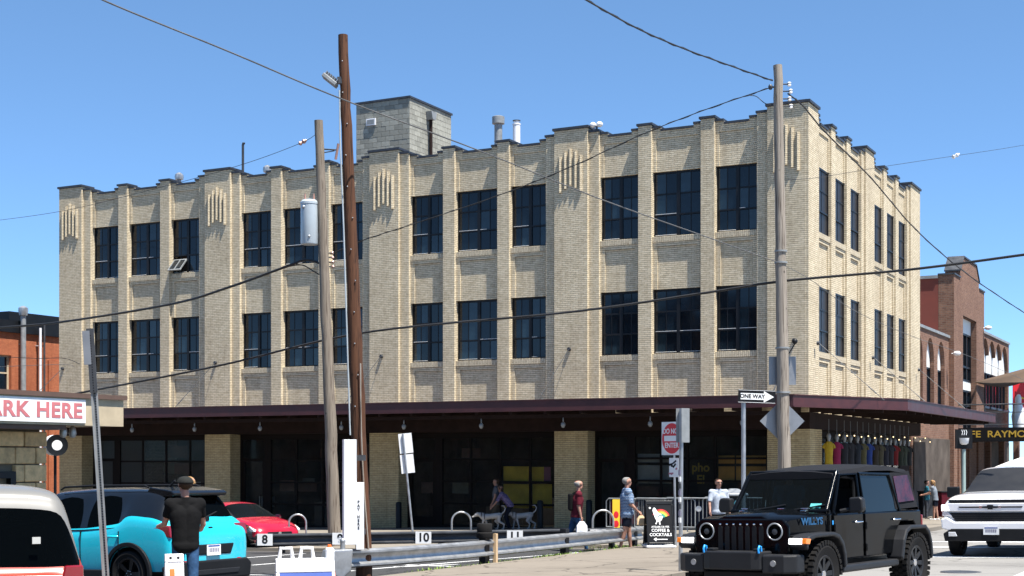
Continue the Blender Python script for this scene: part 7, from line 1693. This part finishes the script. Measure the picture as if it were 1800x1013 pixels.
t3, hn, hc, hd, u, pz = person('balding person in a maroon shirt walking with a white bag', 1013, 35.2, 844, RGT + 4, ('cloth_maroon', 'cloth_denim', 'shoe_dark'), stride=-.75, armL=(-14, 10), armR=(-2, 14), hair='bald', hairmat='hair_grey', lean=5, bulk=1.12, sleeve=.8)
tag(bag(t3, hn[-1], 'plastic_bag', 1.0, 'shopping_bag'), 'white plastic bag hanging from the hand of the maroon shirt person', 'bag')
m = MB(); m.box(-.20, -.09, -.15, .15, pz + .10, pz + .52); m.build('backpack', 'cloth_black', t3, bevel=.04)
for s in (-.11, .11):
    m = MB(); m.tube([(-.10, s, pz + .50), (.0, s, pz + .565), (.135, s * .95, pz + .44), (.125, s, pz + .25), (-.08, s * 1.2, pz + .14)], .018, 6); m.build('backpack_strap', 'cloth_black', t3, smooth=60)
m = MB(); m.prism([(.118, pz - .02), (.135, pz + .10), (.155, pz + .35), (.13, pz + .48), (.118, pz + .48), (.13, pz + .3), (.10, pz - .02)], 'y', .09, .12); m.build('vest_edge', 'weed', t3)
t4, hn, hc, hd, u, pz = person('grey-haired person in a blue plaid shirt carrying a paper bag', 1102, 34.6, 841, RGT + 6, ('plaid_blue', 'cloth_navy', 'shoe_dark'), stride=.35, armL=(-6, 14), armR=(10, 34), hair='short', hairmat='hair_grey', bulk=1.22, sleeve=.85, hem=.10, shorts=True)
tag(bag(t4, hn[-1], 'paper_bag', .85, 'paper_bag'), 'brown paper bag held by the blue plaid shirt person', 'bag')
t5, hn, hc, hd, u, pz = person('person in a pale tee and sunglasses walking towards the street', 1263, 36.2, 843, FWD + 190, ('cloth_tee', 'cloth_navy', 'shoe_dark'), stride=.5, armL=(-4, 14), armR=(14, 18), hair='short', hairmat='hair_brown', spread=16, bulk=1.0, sleeve=.8, hy=8)
m = MB(); q = [hc + hd @ Vector((.088, y, .014)) * u for y in (-.07, -.035, 0, .035, .07)]; m.tube(q, [.010, .02, .010, .02, .010], 8); m.build('sunglasses', 'letter_black', t5, smooth=60)
person('dark-haired person in a slate tee walking the dogs under the canopy', 872, 50.0, 843, RGT + 176, ('cloth_slate', 'cloth_brown', 'shoe_dark'), stride=.35, armL=(4, 20), armR=(0, 12), hair='short', hairmat='hair_brown', skin='skin_dark', lift=.12)
person('person in a purple plaid shirt bending behind the dogs', 897, 49.8, 870, RGT + 170, ('plaid_purple', 'cloth_navy', 'shoe_dark'), h=1.66, lean=38, crouch=.35, armL=(30, 10), armR=(36, 14), hair='long', hairmat='hair_brown', skin='skin_dark', sleeve=.9, lift=.12)
person('person with blond tied hair in a grey tee and dark shorts beside the bins', 1644, 53.0, 845, RGT + 150, ('cloth_grey', 'cloth_navy', 'shoe_white'), armL=(34, 40), armR=(30, 46), hair='long', hairmat='hair_blond', shorts=True, lean=10, lift=.12, stride=.15)
person('person in a teal top facing the blond person by the bins', 1629, 55.0, 846, RGT - 10, ('cloth_teal', 'cloth_slate', 'shoe_dark'), armL=(30, 40), armR=(25, 40), hair='short', lift=.12)
# the passenger, seated in the off-roader
M = on_ground(7.52, -26.25, R(259.3)); pp = M @ Vector((.02, -.36, .58))
person('person riding in the passenger seat of the black off-roader', 0, 20, 0, 259.3, ('cloth_teal', 'cloth_slate', 'shoe_dark'), h=1.60, crouch=.88, armL=(20, 40), armR=(20, 40), hair='short', hairmat='hair_grey', at_=(pp.x, pp.y, pp.z - .16))

def dog(lab, px, D, facing, flip, group='dogs on the walk'):
    p = at(px, D); t = thing('dog', lab, 'dog', (p.x, p.y, gz(*p) + .12), R(facing)); C = []
    hw = .62
    C += [((-.30, 0, .50), (-.05, 0, .47), .105, .10, 'b', 1), ((-.05, 0, .47), (.22, 0, .45), .105, .135, 'b', .85), ((.22, 0, .44), (.30, 0, .48), .13, .10, 'b', .85), ((.28, 0, .52), (.44, 0, .54), .085, .07, 'n', 1), ((.44, 0, .54), (.50, 0, .52), .075, .068, 'h', .9), ((.50, 0, .50), (.62, 0, .45), .048, .033, 'h', .9)]
    for s in (1, -1):
        C += [((.46, s * .05, .60), (.43, s * .085, .54), .022, .018, 'e', .7)]
        f = .10 * flip * s; C += [((.20, s * .075, .44), (.20 + f * .6, s * .075, .26), .065, .038, 'l', 1), ((.20 + f * .6, s * .075, .26), (.19 + f, s * .075, .05), .034, .025, 'l', 1), ((.19 + f, s * .075, .03), (.235 + f, s * .075, .025), .028, .024, 'l', 1)]
        g_ = -.10 * flip * s; C += [((-.30, s * .07, .47), (-.24 + g_ * .5, s * .075, .30), .085, .052, 'l', 1), ((-.24 + g_ * .5, s * .075, .30), (-.38 + g_, s * .075, .19), .045, .030, 'l', 1), ((-.38 + g_, s * .075, .19), (-.35 + g_, s * .075, .04), .028, .024, 'l', 1), ((-.35 + g_, s * .075, .03), (-.30 + g_, s * .075, .025), .027, .023, 'l', 1)]
    tail = [(-.38, 0, .55), (-.48, 0, .64), (-.52, 0, .75), (-.46, 0, .84), (-.38, 0, .83)]
    for i in range(4): C.append((tail[i], tail[i + 1], .026 - .003 * i, .023 - .003 * i, 't', 1))
    me = body_mesh(C, .0125, 3); link('body', me, 'dog_coat', t)
    m = MB(); m.tube([(.20, .135 * math.cos(a), .455 + .15 * math.sin(a)) for a in [2 * math.pi * i / 16 for i in range(16)]], .014, 6, closed=True); m.tube([(.31, .10 * math.cos(a), .52 + .10 * math.sin(a)) for a in [2 * math.pi * i / 16 for i in range(16)]], .014, 6, closed=True); m.build('harness', 'harness', t, smooth=60)
    m = MB(); m.ball((.645, 0, .455), .018, 8); m.build('nose', 'letter_black', t, smooth=60)
    for s in (1, -1): m = MB(); m.ball((.535, s * .045, .545), .010, 6); m.build('eye', 'letter_black', t)
    return t
dog('white dog with a dark harness sniffing ahead with its tail curled up', 862, 49.6, RGT + 180, 1); dog('white dog with a dark harness following with its tail raised', 917, 49.9, RGT + 180, -1)
